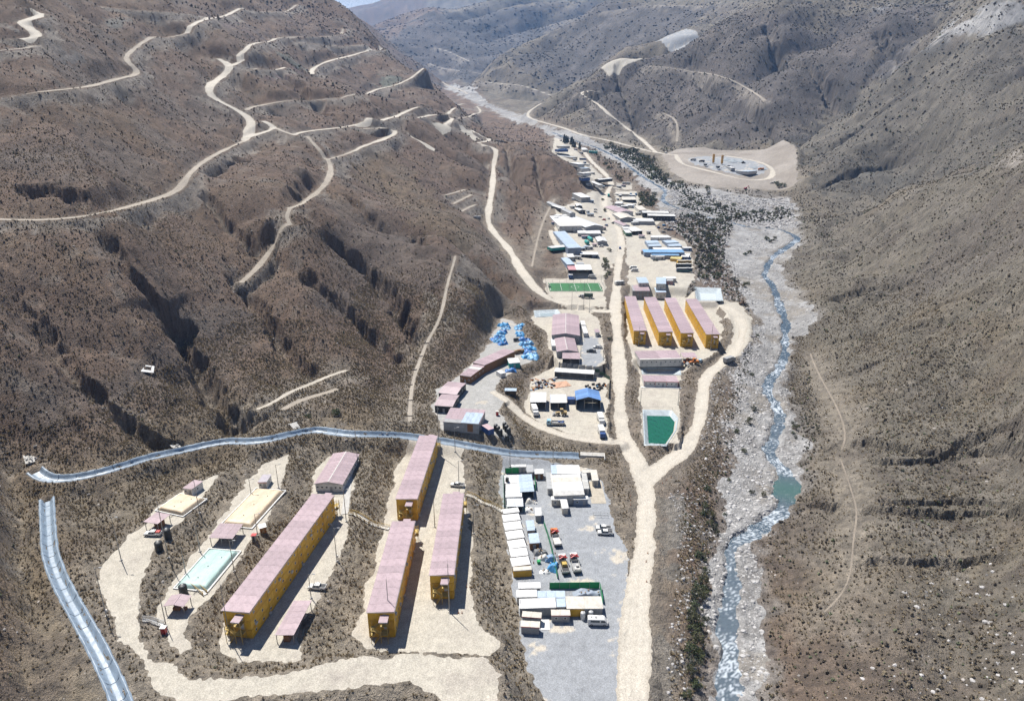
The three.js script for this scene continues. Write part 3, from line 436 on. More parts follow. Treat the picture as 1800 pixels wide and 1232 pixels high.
// ---------------------------------------------------------------- split the sheet along the road, yard and river-bed outlines
{
  const gx = [], gy = [], gz = [], gn = [], src = [];                 // extra vertices on the cuts
  const N0 = new Float32Array(NV * 3);
  for (let r = 0; r < NR; r++) for (let i = 0; i < NU; i++) {
    const k = r * NU + i, a = i ? k - 1 : k, b = i < NU - 1 ? k + 1 : k, c = r ? k - NU : k, d = r < NR - 1 ? k + NU : k;
    const ax = vX(b) - vX(a), ay = H[b] - H[a], bx = vX(d) - vX(c), by = H[d] - H[c], bd = vD(d) - vD(c);
    // e1 = (ax, ay, 0), e2 = (bx, by, -bd); normal = e2 x e1 flipped up
    let nx = ay * -bd - 0 * by, ny = 0 * bx - ax * -bd, nz = ax * by - ay * bx; const l = Math.hypot(nx, ny, nz) || 1, s = ny < 0 ? -1 : 1;
    N0[k * 3] = s * nx / l; N0[k * 3 + 1] = s * ny / l; N0[k * 3 + 2] = s * nz / l;
  }
  const surf = new Map();
  function surface(key) { if (!surf.has(key)) surf.set(key, { P: [], Nn: [], C: [], UV: [], I: [], map: new Map() }); return surf.get(key); }
  function put(S, key, v) {                                          // v: {id} or {id, x,y,z,n}
    let q = S.map.get(v.id); if (q !== undefined) return q;
    q = S.P.length / 3; S.map.set(v.id, q); S.P.push(v.x, v.y, v.z); S.Nn.push(v.n[0], v.n[1], v.n[2]); S.UV.push(v.x / 11, v.z / 11);
    const k = v.k, X = v.x, D = -v.z, t = key[0];
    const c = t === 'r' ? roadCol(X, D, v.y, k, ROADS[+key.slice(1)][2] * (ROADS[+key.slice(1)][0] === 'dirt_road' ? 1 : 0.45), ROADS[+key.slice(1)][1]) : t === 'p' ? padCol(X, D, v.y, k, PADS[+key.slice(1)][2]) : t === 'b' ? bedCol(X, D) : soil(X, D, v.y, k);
    S.C.push(clamp(c[0], 0.01, 0.9), clamp(c[1], 0.01, 0.9), clamp(c[2], 0.01, 0.9)); return q;
  }
  const vert = k => ({ id: k, k, x: vX(k), y: H[k], z: -vD(k), n: [N0[k * 3], N0[k * 3 + 1], N0[k * 3 + 2]], s: [sdRoad[k], sdPad[k], sdBed[k]] });
  let cutIds = new Map(), nextId = NV;
  function cut(a, b, f, tag) {
    const key = (a.id < b.id ? a.id + '_' + b.id : b.id + '_' + a.id) + tag; if (cutIds.has(key)) return cutIds.get(key);
    const t = clamp(a.s[f] / (a.s[f] - b.s[f]), 0.02, 0.98), n = [0, 1, 2].map(i => lerp(a.n[i], b.n[i], t));
    const v = { id: nextId++, k: t < 0.5 ? a.k : b.k, x: lerp(a.x, b.x, t), y: lerp(a.y, b.y, t), z: lerp(a.z, b.z, t), n, s: [0, 1, 2].map(i => lerp(a.s[i], b.s[i], t)) }; cutIds.set(key, v); return v;
  }
  function emit(poly, key) { const S = surface(key), q = poly.map(v => put(S, key, v)); for (let i = 1; i < q.length - 1; i++) S.I.push(q[0], q[i], q[i + 1]); }
  function classify(poly, f) {
    if (f === 3) return emit(poly, 't');
    let neg = 0; for (const v of poly) if (v.s[f] < 0) neg++;
    const keyOf = P => { let m = P[0]; for (const v of P) if (v.s[f] < m.s[f]) m = v; return f === 0 ? 'r' + idRoad[m.k] : f === 1 ? 'p' + idPad[m.k] : 'b0'; };
    if (neg === 0) return classify(poly, f + 1);
    if (neg === poly.length) { const k = keyOf(poly); return emit(poly, k.endsWith('-1') ? 't' : k); }
    const A = [], B = [];
    for (let i = 0; i < poly.length; i++) { const a = poly[i], b = poly[(i + 1) % poly.length]; (a.s[f] < 0 ? A : B).push(a); if ((a.s[f] < 0) !== (b.s[f] < 0)) { const c = cut(a, b, f, 'f' + f); A.push(c); B.push(c); } }
    const k = keyOf(A); if (A.length > 2) emit(A, k.endsWith('-1') ? 't' : k); if (B.length > 2) classify(B, f + 1);
  }
  const plain = new Int32Array(NV).fill(-1), T = surface('t');
  const quick = k => { let q = plain[k]; if (q >= 0) return q; q = put(T, 't', vert(k)); plain[k] = q; return q; };
  const clear = k => sdRoad[k] > 0 && sdPad[k] > 0 && sdBed[k] > 0;
  for (let r = 0; r < NR - 1; r++) { if (r % 60 === 0) cutIds = new Map([...cutIds].slice(-6000)); for (let i = 0; i < NU - 1; i++) {
    const a = r * NU + i, b = a + 1, c = a + NU, d = c + 1;
    if (clear(a) && clear(b) && clear(c) && clear(d)) { T.I.push(quick(a), quick(b), quick(d), quick(a), quick(d), quick(c)); continue; }
    const va = vert(a), vb = vert(b), vc = vert(c), vd = vert(d); classify([va, vb, vd], 0); classify([va, vd, vc], 0);
  } }
  const count = {};
  for (const [key, S] of surf) {
    const g = new THREE.BufferGeometry(); g.setAttribute('position', new THREE.Float32BufferAttribute(S.P, 3)); g.setAttribute('normal', new THREE.Float32BufferAttribute(S.Nn, 3)); g.setAttribute('color', new THREE.Float32BufferAttribute(S.C, 3)); g.setAttribute('uv', new THREE.Float32BufferAttribute(S.UV, 2)); g.setIndex(S.I);
    const t = key[0], m = new THREE.Mesh(g, t === 't' ? groundMat : t === 'b' ? cobbleMat : packedMat);
    const nm = t === 'r' ? ROADS[+key.slice(1)][0] : t === 'p' ? PADS[+key.slice(1)][0] : t === 'b' ? 'river_bed' : 'hillside';
    count[nm] = (count[nm] || 0) + 1; m.name = count[nm] > 1 ? nm + '_' + String(count[nm] - 1).padStart(3, '0') : nm;
    m.userData = { kind: 'structure', label: t === 'r' ? ROADS[+key.slice(1)][3] : t === 'p' ? PADS[+key.slice(1)][4] : t === 'b' ? 'pale cobble bed beside the river' : 'dry brown shrub covered valley sides and hills', category: t === 'r' ? 'road' : t === 'p' ? 'yard' : t === 'b' ? 'river bed' : 'hillside' };
    m.castShadow = m.receiveShadow = true; scene.add(m);
  }
  surf.clear();
}

// ---------------------------------------------------------------- river water
{
  const pts = riverWorld.filter(p => p.D < 1650), P = [], UV = [], C = [], I = [], M = 23;
  const fine = []; for (let i = 0; i < pts.length - 1; i++) { const a = pts[i], b = pts[i + 1], n = Math.max(1, Math.min(40, Math.round(Math.hypot(b.X - a.X, b.D - a.D) / 0.7))); for (let j = 0; j < n; j++) { const t = j / n; fine.push({ X: lerp(a.X, b.X, t), D: lerp(a.D, b.D, t), h: lerp(a.h, b.h, t), s: (i + t) / (riverWorld.length - 1) }); } }
  let run = 0;
  fine.forEach((p, i) => {
    const a = fine[Math.max(0, i - 3)], b = fine[Math.min(fine.length - 1, i + 3)], l = Math.hypot(b.X - a.X, b.D - a.D) || 1, nx = (b.D - a.D) / l, nd = -(b.X - a.X) / l; if (i) run += Math.hypot(p.X - fine[i - 1].X, p.D - fine[i - 1].D);
    const pool = Math.exp(-(((p.s - 0.203) / 0.014) ** 2)), W = 5.6 + p.D * 0.001 + pool * 3;
    for (let m = 0; m < M; m++) {
      const o = (m / (M - 1) - 0.5) * 2, X = p.X + nx * W * o, D = p.D + nd * W * o;
      const rap = clamp(0.5 + 0.45 * noise(run / 14, 3) + 0.35 * noise(run / 5, 9) - pool * 2), foam = sstep(0.5, 0.9, 0.5 * rap + 0.4 * (0.5 + 0.5 * noise(run / 1.7, o * W / 0.7)) + 0.42 * noise(run / 0.7 + 9, o * W / 0.5)) * (1 - pool);
      let c = mix3([0.05, 0.075, 0.10], [0.03, 0.085, 0.078], pool); c = mix3(c, [0.50, 0.55, 0.60], foam * 0.85);
      P.push(X, p.h - 0.55 + (1 - 0.8 * pool) * (0.12 * noise(X / 0.8, D / 0.8) + 0.05 * noise(X / 0.4, D / 0.4)), -D); UV.push(X / 4, D / 4); C.push(...c);
      if (i && m) { const q = i * M + m; I.push(q - M - 1, q - M, q, q - M - 1, q, q - 1); }
    }
  });
  const g = new THREE.BufferGeometry(); g.setAttribute('position', new THREE.Float32BufferAttribute(P, 3)); g.setAttribute('uv', new THREE.Float32BufferAttribute(UV, 2)); g.setAttribute('color', new THREE.Float32BufferAttribute(C, 3)); g.setIndex(I); g.computeVertexNormals();
  const m = new THREE.Mesh(g, new THREE.MeshStandardMaterial({ vertexColors: true, roughness: 0.22, bumpMap: bumpTex, bumpScale: 0.12 }));
  m.name = 'river'; m.userData = { kind: 'structure', label: 'shallow river with white riffles and a teal pool', category: 'river' }; m.receiveShadow = true; scene.add(m);
}

// ---------------------------------------------------------------- shrubs, tussocks and stones that nobody could count
const TAKEN = [];                                                    // footprints kept free of plants: filled by the builders before planting
function blobGeo(seed, flat, spiky, detail = 0) {
  const r = rng(seed), g = new THREE.IcosahedronGeometry(1, detail), p = g.attributes.position, m = new Map();
  for (let i = 0; i < p.count; i++) { const k = [p.getX(i), p.getY(i), p.getZ(i)].map(v => v.toFixed(2)).join(); if (!m.has(k)) m.set(k, 1 - spiky / 2 + spiky * r()); const s = m.get(k); p.setXYZ(i, p.getX(i) * s, p.getY(i) * s * flat, p.getZ(i) * s); }
  g.deleteAttribute('uv'); return g;
}
function shrubGeo(seed) {
  const r = rng(seed), core = blobGeo(seed, 0.8, 0.7), P = [];
  core.scale(0.42, 0.5, 0.42); core.translate(0, 0.38, 0);
  for (let i = 0; i < 26; i++) {                                     // leafy twigs standing out of the core
    const a = r() * 6.283, e = 0.15 + r() * 1.3, d = [Math.cos(a) * Math.cos(e), Math.sin(e), Math.sin(a) * Math.cos(e)], q = 0.38 + 0.2 * r(), s = 0.09 + 0.09 * r(), t = a + 1.57;
    const c = [d[0] * q, 0.32 + d[1] * q * 0.9, d[2] * q], o = [Math.cos(t) * s, (r() - 0.5) * s, Math.sin(t) * s];
    P.push(c[0] * 0.6 + o[0], c[1] * 0.75 + o[1], c[2] * 0.6 + o[2], c[0] * 0.6 - o[0], c[1] * 0.75 - o[1], c[2] * 0.6 - o[2], c[0] * 1.15, c[1] * 1.12, c[2] * 1.15);
  }
  const f = new THREE.BufferGeometry(); f.setAttribute('position', new THREE.Float32BufferAttribute(P, 3)); f.computeVertexNormals(); core.computeVertexNormals();
  return mergeGeometries([core, f]);
}
function tuftGeo(seed) {
  const r = rng(seed), P = [];
  for (let i = 0; i < 22; i++) { const a = r() * 6.283, l = 0.55 + 0.5 * r(), o = 0.1 + 0.45 * r(), w = 0.07 + 0.05 * r(), b = r() * 0.2, x = Math.cos(a), z = Math.sin(a); P.push(x * b - z * w, 0, z * b + x * w, x * b + z * w, 0, z * b - x * w, x * (b + o), l, z * (b + o)); }
  const f = new THREE.BufferGeometry(); f.setAttribute('position', new THREE.Float32BufferAttribute(P, 3)); f.computeVertexNormals(); return f;
}
const plantMat = new THREE.MeshStandardMaterial({ color: 0xffffff, roughness: 1, side: THREE.DoubleSide });
const stoneMat = new THREE.MeshStandardMaterial({ color: 0xffffff, roughness: 0.95, bumpMap: bumpTex, bumpScale: 0.1 });
const dummy = new THREE.Object3D(), tint = new THREE.Color();
const BEDS = [];                                                     // collected copies: { geo, mat, list: [[X, D, h, size, height, turn, r, g, b]] }
function bedOf(name, geo, mat, label, category) { const b = { name, geo, mat, label, category, list: [] }; BEDS.push(b); return b; }
const shrubs = [1, 2, 3].map(i => bedOf('dry_shrubs', shrubGeo(i), plantMat, ['dark dry shrubs dotted over the slopes', 'low brown shrubs scattered on the hillsides', 'greyish thorny shrubs sprinkled over the valley sides'][i - 1], 'shrubs'));
const tufts = [1, 2].map(i => bedOf('grass_tussocks', tuftGeo(i + 10), plantMat, ['straw coloured grass tussocks on the terrace banks', 'pale dry bunch grass on the banks'][i - 1], 'grass'));
const stones = [1, 2, 3].map(i => bedOf('river_stones', blobGeo(i + 20, 0.72, 0.6), stoneMat, ['pale boulders strewn along the river', 'pinkish grey stones lining the river bank', 'angular rocks heaped beside the water'][i - 1], 'stones'));
const copy = (bed, X, D, s, hgt, rnd, c, sink = 0.05) => bed.list.push([X, D, groundAt(X, D) - sink * s, s, hgt, rnd() * 6.283, c[0], c[1], c[2]]);
const BARE = [1130,1000, 1150,880, 1168,860, 1200,868, 1196,960, 1184,1120, 1176,1238, 1130,1238];   // raw gravel fill below the main road
let bareWorld = null;
function openGround(X, D, m) {
  const u = X / D; if (Math.abs(u) > UMAX - 0.01) return false; const r = rowOf(D);
  if (D < 320 && X > 20 && X < 80) { bareWorld = bareWorld || pairs(BARE).map(q => pick(q[0], q[1])); if (polySD(bareWorld, X, D) < 1.2 * noise(X, D)) return false; }
  if (gridAt(sdRoad, u, r) < m || gridAt(sdPad, u, r) < m || gridAt(dRiver, u, r) < 1.25) return false;
  if (gridAt(sdPad, u, r) < 9) for (const t of TAKEN) if (Math.hypot(X - t[0], D - t[1]) < t[2]) return false;
  return true;
}
const inChannel = (X, D) => gridAt(dChan, X / D, rowOf(D)) < 0.7;
function plantHills() {
  const R = rng(5);
  // rings of distance: [from, to, plants per square metre, size]
  for (const [D0, D1, den, sz] of [[100, 320, 1.0, 0.42], [320, 620, 0.42, 0.52], [620, 1000, 0.15, 0.85], [1000, 1900, 0.04, 1.5]]) {
    const n = den * UMAX * (D1 * D1 - D0 * D0);
    for (let q = 0; q < n; q++) {
      const D = Math.sqrt(D0 * D0 + R() * (D1 * D1 - D0 * D0)), u = (R() * 2 - 1) * Math.min(UMAX, D < 200 ? 1.02 : 0.86), X = u * D;
      const r = rowOf(D), h = gridAt(H, u, r), fl = floorH(D), vx = valleyX(D);
      const cl = 0.5 + 0.5 * fbm(X / 23 + 5, D / 23, 3) + 0.35 * fbm(X / 5, D / 5, 2); if (R() > clamp(cl * 1.25 - 0.12)) continue;
      const bed = gridAt(sdBed, u, r); if (bed < 0.5) continue;
      if (!openGround(X, D, 1)) continue;
      if (h - fl < 10 && D > 200 && X > -60 && R() < 0.92 * sstep(14, 5, Math.min(gridAt(sdRoad, u, r), gridAt(sdPad, u, r)))) continue;
      const left = X < vx, up = h - fl, terr = left && D < 300 && up < 18;
      if (terr) { if (R() < 0.82 || inChannel(X, D)) continue; }
      if (left && R() < 0.35) continue; const t = R(), c = left ? mix3([0.065, 0.05, 0.037], [0.16, 0.122, 0.085], t) : mix3([0.075, 0.06, 0.044], [0.18, 0.148, 0.10], t);
      if (R() < 0.08) { c[1] *= 1.25; c[0] *= 0.9; }
      const s = sz * (left ? 1 : D < 620 ? 1.15 : 1.1) * (0.4 + 1.9 * R() ** 5 + 0.55 * R());
      copy(shrubs[Math.floor(R() * 3)], X, D, s, s * (0.75 + 0.5 * R()), R, c);
    }
  }
  // closed patches of scrub on the ranges beyond the camp, each many bushes wide
  for (const [D0, D1, den, sz] of [[1500, 2600, 0.006, 4.2], [2600, 4200, 0.0028, 7], [4200, 5600, 0.0011, 11]]) {
    const n = den * 0.62 * (D1 * D1 - D0 * D0);
    for (let q = 0; q < n; q++) { const D = Math.sqrt(D0 * D0 + R() * (D1 * D1 - D0 * D0)), u = (R() * 2 - 1) * 0.6, X = u * D, r = rowOf(D); if (gridAt(H, u, r) - floorH(D) < 14 || gridAt(sdRoad, u, r) < sz || gridAt(sdPad, u, r) < sz) continue; if (R() > 0.75 + 1.2 * fbm(X / 160, D / 160, 3)) continue; const t = R(), s = sz * (0.5 + 1.0 * R()); copy(shrubs[q % 3], X, D, s, s * 0.4, R, mix3([0.05, 0.042, 0.034], [0.10, 0.082, 0.062], t)); }
  }
  // straw tussocks on the terraces and banks
  for (let q = 0; q < 420000; q++) {
    const D = 100 + 330 * Math.sqrt(R()), u = (R() * 2 - 1) * 1.0, X = u * D; if (X > valleyX(D) + 10 && R() < 0.75) continue;
    const r = rowOf(D), h = gridAt(H, u, r), up = h - floorH(D); if (up > 26 && R() < 0.8) continue; if (gridAt(sdBed, u, r) < 2) continue;
    const cl = 0.55 + 0.9 * fbm(X / 11 + 50, D / 11, 3); if (R() > cl) continue;
    if (!openGround(X, D, 0.5) || (D < 330 && X < 40 && inChannel(X, D))) continue;
    if (D > 180 && X > -20 && R() < 0.85 * sstep(6, 1.5, Math.min(gridAt(sdRoad, u, r), gridAt(sdPad, u, r)))) continue;
    const t = R(), c = mix3([0.17, 0.135, 0.09], [0.36, 0.29, 0.18], t); const s = 0.42 + 0.55 * R();
    copy(tufts[q & 1], X, D, s, s * (0.7 + 0.5 * R()), R, c);
  }
}
const ROCKZONES = [ // outline in the photograph, stones per square metre, size, dark share
  [[1180,870, 1215,850, 1245,860, 1255,950, 1245,1060, 1235,1232, 1170,1232, 1180,1100, 1195,980], 0.5, 0.7, 0.25], [[1215,850, 1260,760, 1285,700, 1300,650, 1330,560, 1345,600, 1310,700, 1300,790, 1270,830, 1240,860], 0.6, 0.8, 0.2],
  [[1230,690, 1250,655, 1300,620, 1325,560, 1320,640, 1290,700, 1270,760, 1235,790, 1222,775], 0.5, 0.75, 0.2], [[1150,372, 1200,365, 1290,395, 1275,440, 1230,440, 1180,400], 0.4, 1.6, 0.4], [[1225,440, 1275,430, 1330,540, 1310,560, 1270,520, 1222,490, 1190,492, 1190,510, 1222,512], 0.4, 1.1, 0.4],
  [[1240,340, 1390,345, 1405,400, 1300,390, 1180,360, 1170,330], 0.22, 2.0, 0.4], [[1395,420, 1400,520, 1435,560, 1400,620, 1385,700, 1420,800, 1390,920, 1340,990, 1345,1130, 1310,1232, 1270,1232, 1280,1000, 1370,880, 1350,700, 1380,560, 1350,480], 0.22, 0.55, 0.15],
  [[1330,780, 1360,770, 1390,800, 1345,830, 1310,820], 0.2, 0.6, 0.2], [[1105,455, 1098,490, 1110,500, 1110,470], 0.3, 0.8, 0.3], [[1500,1180, 1800,1130, 1800,1232, 1500,1232], 0.12, 0.7, 0.1], [[1590,1010, 1800,960, 1800,1130, 1600,1120], 0.06, 0.8, 0.1], [[1105,418, 1130,420, 1150,440, 1110,436], 0.3, 0.9, 0.3],
];
const THICKETS = [ // outline, shrubs per square metre, size, green share
  [[1195,375, 1290,388, 1275,430, 1268,490, 1225,490, 1225,440, 1190,405], 0.16, 1.9, 0.35], [[1060,255, 1120,262, 1150,290, 1180,322, 1230,330, 1200,340, 1150,325, 1125,300, 1080,275], 0.06, 2.6, 0.6], [[1200,330, 1300,372, 1390,368, 1390,385, 1290,392, 1190,365], 0.09, 2.0, 0.4], [[1120,340, 1152,345, 1150,362, 1125,364], 0.15, 1.9, 0.7], [[1110,392, 1150,392, 1160,412, 1135,425, 1108,430], 0.3, 1.0, 0.2],
  [[1195,860, 1250,850, 1262,930, 1245,1010, 1240,1100, 1225,1232, 1200,1232, 1205,1080, 1215,980], 0.15, 0.8, 0.4], [[1215,850, 1260,770, 1290,700, 1300,640, 1325,600, 1300,720, 1285,800, 1240,860], 0.22, 0.8, 0.35], [[1270,520, 1320,560, 1300,500, 1270,440], 0.1, 1.4, 0.4], [[1420,620, 1440,760, 1415,800, 1405,700], 0.3, 0.8, 0.2], [[1195,490, 1222,495, 1222,530, 1195,520], 0.3, 1.3, 0.2],
];
function growThickets() {
  const R = rng(31);
  for (const [o, den, sz, gr] of THICKETS) { const poly = pairs(o).map(q => pick(q[0], q[1])), b = boxOf(poly), n = Math.min(30000, den * (b[1] - b[0]) * (b[3] - b[2])); for (let q = 0; q < n; q++) { const X = lerp(b[0], b[1], R()), D = lerp(b[2], b[3], R()); if (polySD(poly, X, D) > 2 * (R() - 0.3) || !openGround(X, D, 0.6)) continue; if (R() > 0.8 + 0.8 * fbm(X / 9 + 3, D / 9, 2)) continue; const t = R(), c = R() < gr ? mix3([0.03, 0.045, 0.014], [0.075, 0.085, 0.03], t) : mix3([0.045, 0.04, 0.032], [0.12, 0.105, 0.08], t), s = sz * (0.5 + 0.9 * R()); copy(shrubs[q % 3], X, D, s, s * (0.7 + 0.5 * R()), R, c); } }
}
function layStones() {
  const R = rng(9);
  for (const [o, den, sz, dark] of ROCKZONES) {
    const poly = pairs(o).map(q => pick(q[0], q[1])), b = boxOf(poly), n = Math.min(40000, den * (b[1] - b[0]) * (b[3] - b[2]));
    for (let q = 0; q < n; q++) {
      const X = lerp(b[0], b[1], R()), D = lerp(b[2], b[3], R()); if (polySD(poly, X, D) > 1.5 * (R() - 0.3)) continue;
      if (Math.abs(X / D) > 1 || gridAt(sdRoad, X / D, rowOf(D)) < 0.6 || gridAt(sdPad, X / D, rowOf(D)) < 0.3) continue; if (R() > 0.75 + fbm(X / 7, D / 7, 2)) continue;
      const t = R() < dark ? 0.25 + 0.25 * R() : 0.75 + 0.25 * R(), c = [0.42 * t, 0.405 * t, 0.395 * t], s = sz * (0.35 + 0.9 * Math.pow(R(), 2.2));
      copy(stones[q % 3], X, D, s, s * (0.7 + 0.5 * R()), R, c, 0.15);
    }
  }
  for (let q = 0; q < 36000; q++) {                                  // loose stones all over the bed
    const i = Math.floor(Math.pow(R(), 1.6) * (riverWorld.length - 1)), p = riverWorld[i], X = p.X + (R() - 0.5) * 90, D = p.D + (R() - 0.5) * 40; if (D < 100 || D > 1600 || Math.abs(X / D) > 1) continue;
    const r = rowOf(D); if (gridAt(sdBed, X / D, r) > 0) continue; if (gridAt(dRiver, X / D, r) < 1 && R() < 0.8) continue;
    const t = 0.5 + 0.6 * R(), s = (0.15 + 0.8 * Math.pow(R(), 4.5)) * (1 + D / 900); copy(stones[q % 3], X, D, s, s * 0.8, R, [0.40 * t, 0.39 * t, 0.382 * t], 0.15);
  }
  for (let q = 0; q < 5000; q++) {                                   // stones and small outcrops on the slopes
    const D = 110 + 700 * R(), u = (R() * 2 - 1) * 0.95, X = u * D; if (!openGround(X, D, 2) || gridAt(sdBed, u, rowOf(D)) < 0) continue; if (fbm(X / 30 + 90, D / 30, 2) < 0.02) continue;
    const t = 0.6 + 0.5 * R(), s = 0.25 + 0.8 * Math.pow(R(), 4); copy(stones[q % 3], X, D, s, s * 0.7, R, [0.30 * t, 0.275 * t, 0.255 * t], 0.25);
  }
}
function plantBeds() {
  plantHills(); growThickets(); layStones();
  const n = {};
  for (const b of BEDS) {
    const m = new THREE.InstancedMesh(b.geo, b.mat, b.list.length);
    b.list.forEach((p, i) => { dummy.position.set(p[0], p[2], -p[1]); dummy.rotation.set(0, p[5], 0); dummy.scale.set(p[3], p[4], p[3]); dummy.updateMatrix(); m.setMatrixAt(i, dummy.matrix); m.setColorAt(i, tint.setRGB(p[6], p[7], p[8])); });
    n[b.name] = (n[b.name] || 0) + 1; m.name = n[b.name] > 1 ? b.name + '_' + String(n[b.name] - 1).padStart(3, '0') : b.name;
    m.userData = { kind: 'stuff', label: b.label, category: b.category }; m.castShadow = m.receiveShadow = true; scene.add(m);
    console.log(m.name, b.list.length);
  }
}

// ---------------------------------------------------------------- builders
const used = {};
function numbered(n) { used[n] = (used[n] || 0) + 1; return used[n] > 1 ? n + '_' + String(used[n] - 1).padStart(3, '0') : n; }
function thing(name, label, category, X, h, D, turn = 0, group) {
  const o = new THREE.Group(); o.name = numbered(name); o.position.set(X, h, -D); o.rotation.y = turn; o.userData = { label, category }; if (group) o.userData.group = group; scene.add(o); return o;
}
const PN = new WeakMap();
function part(name, geo, m, parent) {
  const g = Array.isArray(geo) ? mergeGeometries(geo.map(q => { const c = q.index ? q.toNonIndexed() : q; for (const a of Object.keys(c.attributes)) if (!['position', 'normal', 'uv'].includes(a)) c.deleteAttribute(a); return c; })) : geo;
  const o = new THREE.Mesh(g, m); if (!PN.has(parent)) PN.set(parent, {}); const c = PN.get(parent); c[name] = (c[name] || 0) + 1; o.name = c[name] > 1 ? name + '_' + String(c[name] - 1).padStart(3, '0') : name;
  o.castShadow = o.receiveShadow = true; parent.add(o); return o;
}
function copyOf(o, label, X, h, D, turn) { const c = o.clone(); c.name = numbered(o.name.replace(/_\d+$/, '')); c.userData = { ...o.userData }; if (label) c.userData.label = label; c.position.set(X, h, -D); c.rotation.y = turn; scene.add(c); return c; }
function metric(g) { const q = g.index ? g.toNonIndexed() : g, p = q.attributes.position, n = q.attributes.normal, uv = new Float32Array(p.count * 2); for (let i = 0; i < p.count; i++) { const ax = Math.abs(n.getX(i)), ay = Math.abs(n.getY(i)), az = Math.abs(n.getZ(i)); const [a, b] = ay >= ax && ay >= az ? [p.getX(i), p.getZ(i)] : ax > az ? [p.getZ(i), p.getY(i)] : [p.getX(i), p.getY(i)]; uv[i * 2] = a / 6 + 0.13; uv[i * 2 + 1] = b / 6 + 0.29; } q.setAttribute('uv', new THREE.BufferAttribute(uv, 2)); return q; }
const box = (w, h, d, x = 0, y = 0, z = 0) => metric(new THREE.BoxGeometry(w, h, d).translate(x, y + h / 2, z));
const rbox = (w, h, d, x, y, z, r = 0.08) => metric(new RoundedBoxGeometry(w, h, d, 2, r).translate(x, y + h / 2, z));
const cyl = (r0, r1, h, x, y, z, n = 12) => new THREE.CylinderGeometry(r1, r0, h, n).translate(x, y + h / 2, z);
function bar(a, b, r, n = 5) { const v = new THREE.Vector3().subVectors(new THREE.Vector3(...b), new THREE.Vector3(...a)), l = v.length(), g = new THREE.CylinderGeometry(r, r, l, n); g.applyQuaternion(new THREE.Quaternion().setFromUnitVectors(new THREE.Vector3(0, 1, 0), v.normalize())); return g.translate((a[0] + b[0]) / 2, (a[1] + b[1]) / 2, (a[2] + b[2]) / 2); }
const wheelG = (r, w) => new THREE.CylinderGeometry(r, r, w, 14).rotateX(Math.PI / 2);
function profile(pts, w, bev = 0.06) { const s = new THREE.Shape(pts.map(p => new THREE.Vector2(p[0], p[1]))); return metric(new THREE.ExtrudeGeometry(s, { depth: w - 2 * bev, bevelEnabled: true, bevelThickness: bev, bevelSize: bev, bevelOffset: -bev, bevelSegments: 2, curveSegments: 4 }).translate(0, 0, -w / 2 + bev)); }
// materials: worn paint and sheet metal, one colour each with a grain of dirt and streaks
const wearTex = tex(512, (x, y) => { const a = tileNoise(x, y, 6) * 0.5 + tileNoise(x, y, 17) * 0.3 + tileNoise(x, y, 61) * 0.2; return 0.87 + 0.13 * a + 0.04 * tileNoise(x, y, 200) - (a > 0.36 ? 0.1 : 0); }, true);
const ribTex = tex(256, (x, y) => 0.5 + 0.5 * Math.cos(x * Math.PI * 2 * 24));
const mats = new Map();
function mat(r, g, b, rough = 0.7, metal = 0, ribs = false) { const k = [r, g, b, rough, metal, ribs].join(); if (!mats.has(k)) mats.set(k, new THREE.MeshStandardMaterial({ color: new THREE.Color().setRGB(r, g, b), roughness: rough, metalness: metal, map: wearTex, ...(ribs ? { bumpMap: ribTex, bumpScale: 0.03 } : {}) })); return mats.get(k); }
const tones = (r, g, b, rough, metal, v = 0.07, ribs = true) => [0, -v, v * 0.8, -v * 0.4].map(d => mat(r * (1 + d), g * (1 + d), b * (1 + d), rough, metal, ribs));
const MAUVE = tones(0.43, 0.325, 0.35, 0.5, 0, 0.11), WHITE = tones(0.70, 0.70, 0.69, 0.5, 0, 0.06), CREAM = tones(0.62, 0.58, 0.51, 0.6, 0, 0.05), PALEBLUE = tones(0.46, 0.56, 0.67, 0.45, 0, 0.05), SKYBLUE = tones(0.20, 0.40, 0.66, 0.5, 0, 0.08), GREYR = tones(0.40, 0.41, 0.42, 0.55, 0), PINK = tones(0.56, 0.29, 0.31, 0.6, 0, 0.08), BLUER = tones(0.13, 0.27, 0.56, 0.5, 0, 0.14);
const M = {
  yellow: mat(0.82, 0.47, 0.025, 0.5), yellowDark: mat(0.74, 0.41, 0.022, 0.55), steelYellow: mat(0.62, 0.42, 0.10, 0.5), white: mat(0.74, 0.74, 0.72, 0.5), offwhite: mat(0.60, 0.585, 0.55, 0.6), grey: mat(0.34, 0.345, 0.35, 0.6), dark: mat(0.035, 0.036, 0.04, 0.7), steel: mat(0.38, 0.38, 0.38, 0.45, 0.6), glass: mat(0.03, 0.045, 0.06, 0.12), black: mat(0.02, 0.021, 0.023, 0.5), tyre: mat(0.02, 0.02, 0.02, 0.9), rim: mat(0.45, 0.45, 0.45, 0.4, 0.5), red: mat(0.50, 0.035, 0.03, 0.45), orange: mat(0.62, 0.20, 0.03, 0.5), brown: mat(0.26, 0.115, 0.04, 0.75), blue: mat(0.03, 0.085, 0.27, 0.5), green: mat(0.02, 0.34, 0.10, 0.75), netGreen: mat(0.03, 0.28, 0.12, 0.85), teal: mat(0.03, 0.33, 0.29, 0.6), concrete: mat(0.50, 0.485, 0.455, 0.85), pale: mat(0.62, 0.61, 0.58, 0.85), wood: mat(0.36, 0.25, 0.14, 0.85), cream: mat(0.60, 0.56, 0.48, 0.65), bluewall: mat(0.24, 0.30, 0.40, 0.6), brass: mat(0.5, 0.36, 0.1, 0.7), rubble: mat(0.16, 0.135, 0.115, 0.95), rubber: mat(0.05, 0.05, 0.05, 0.8),
};
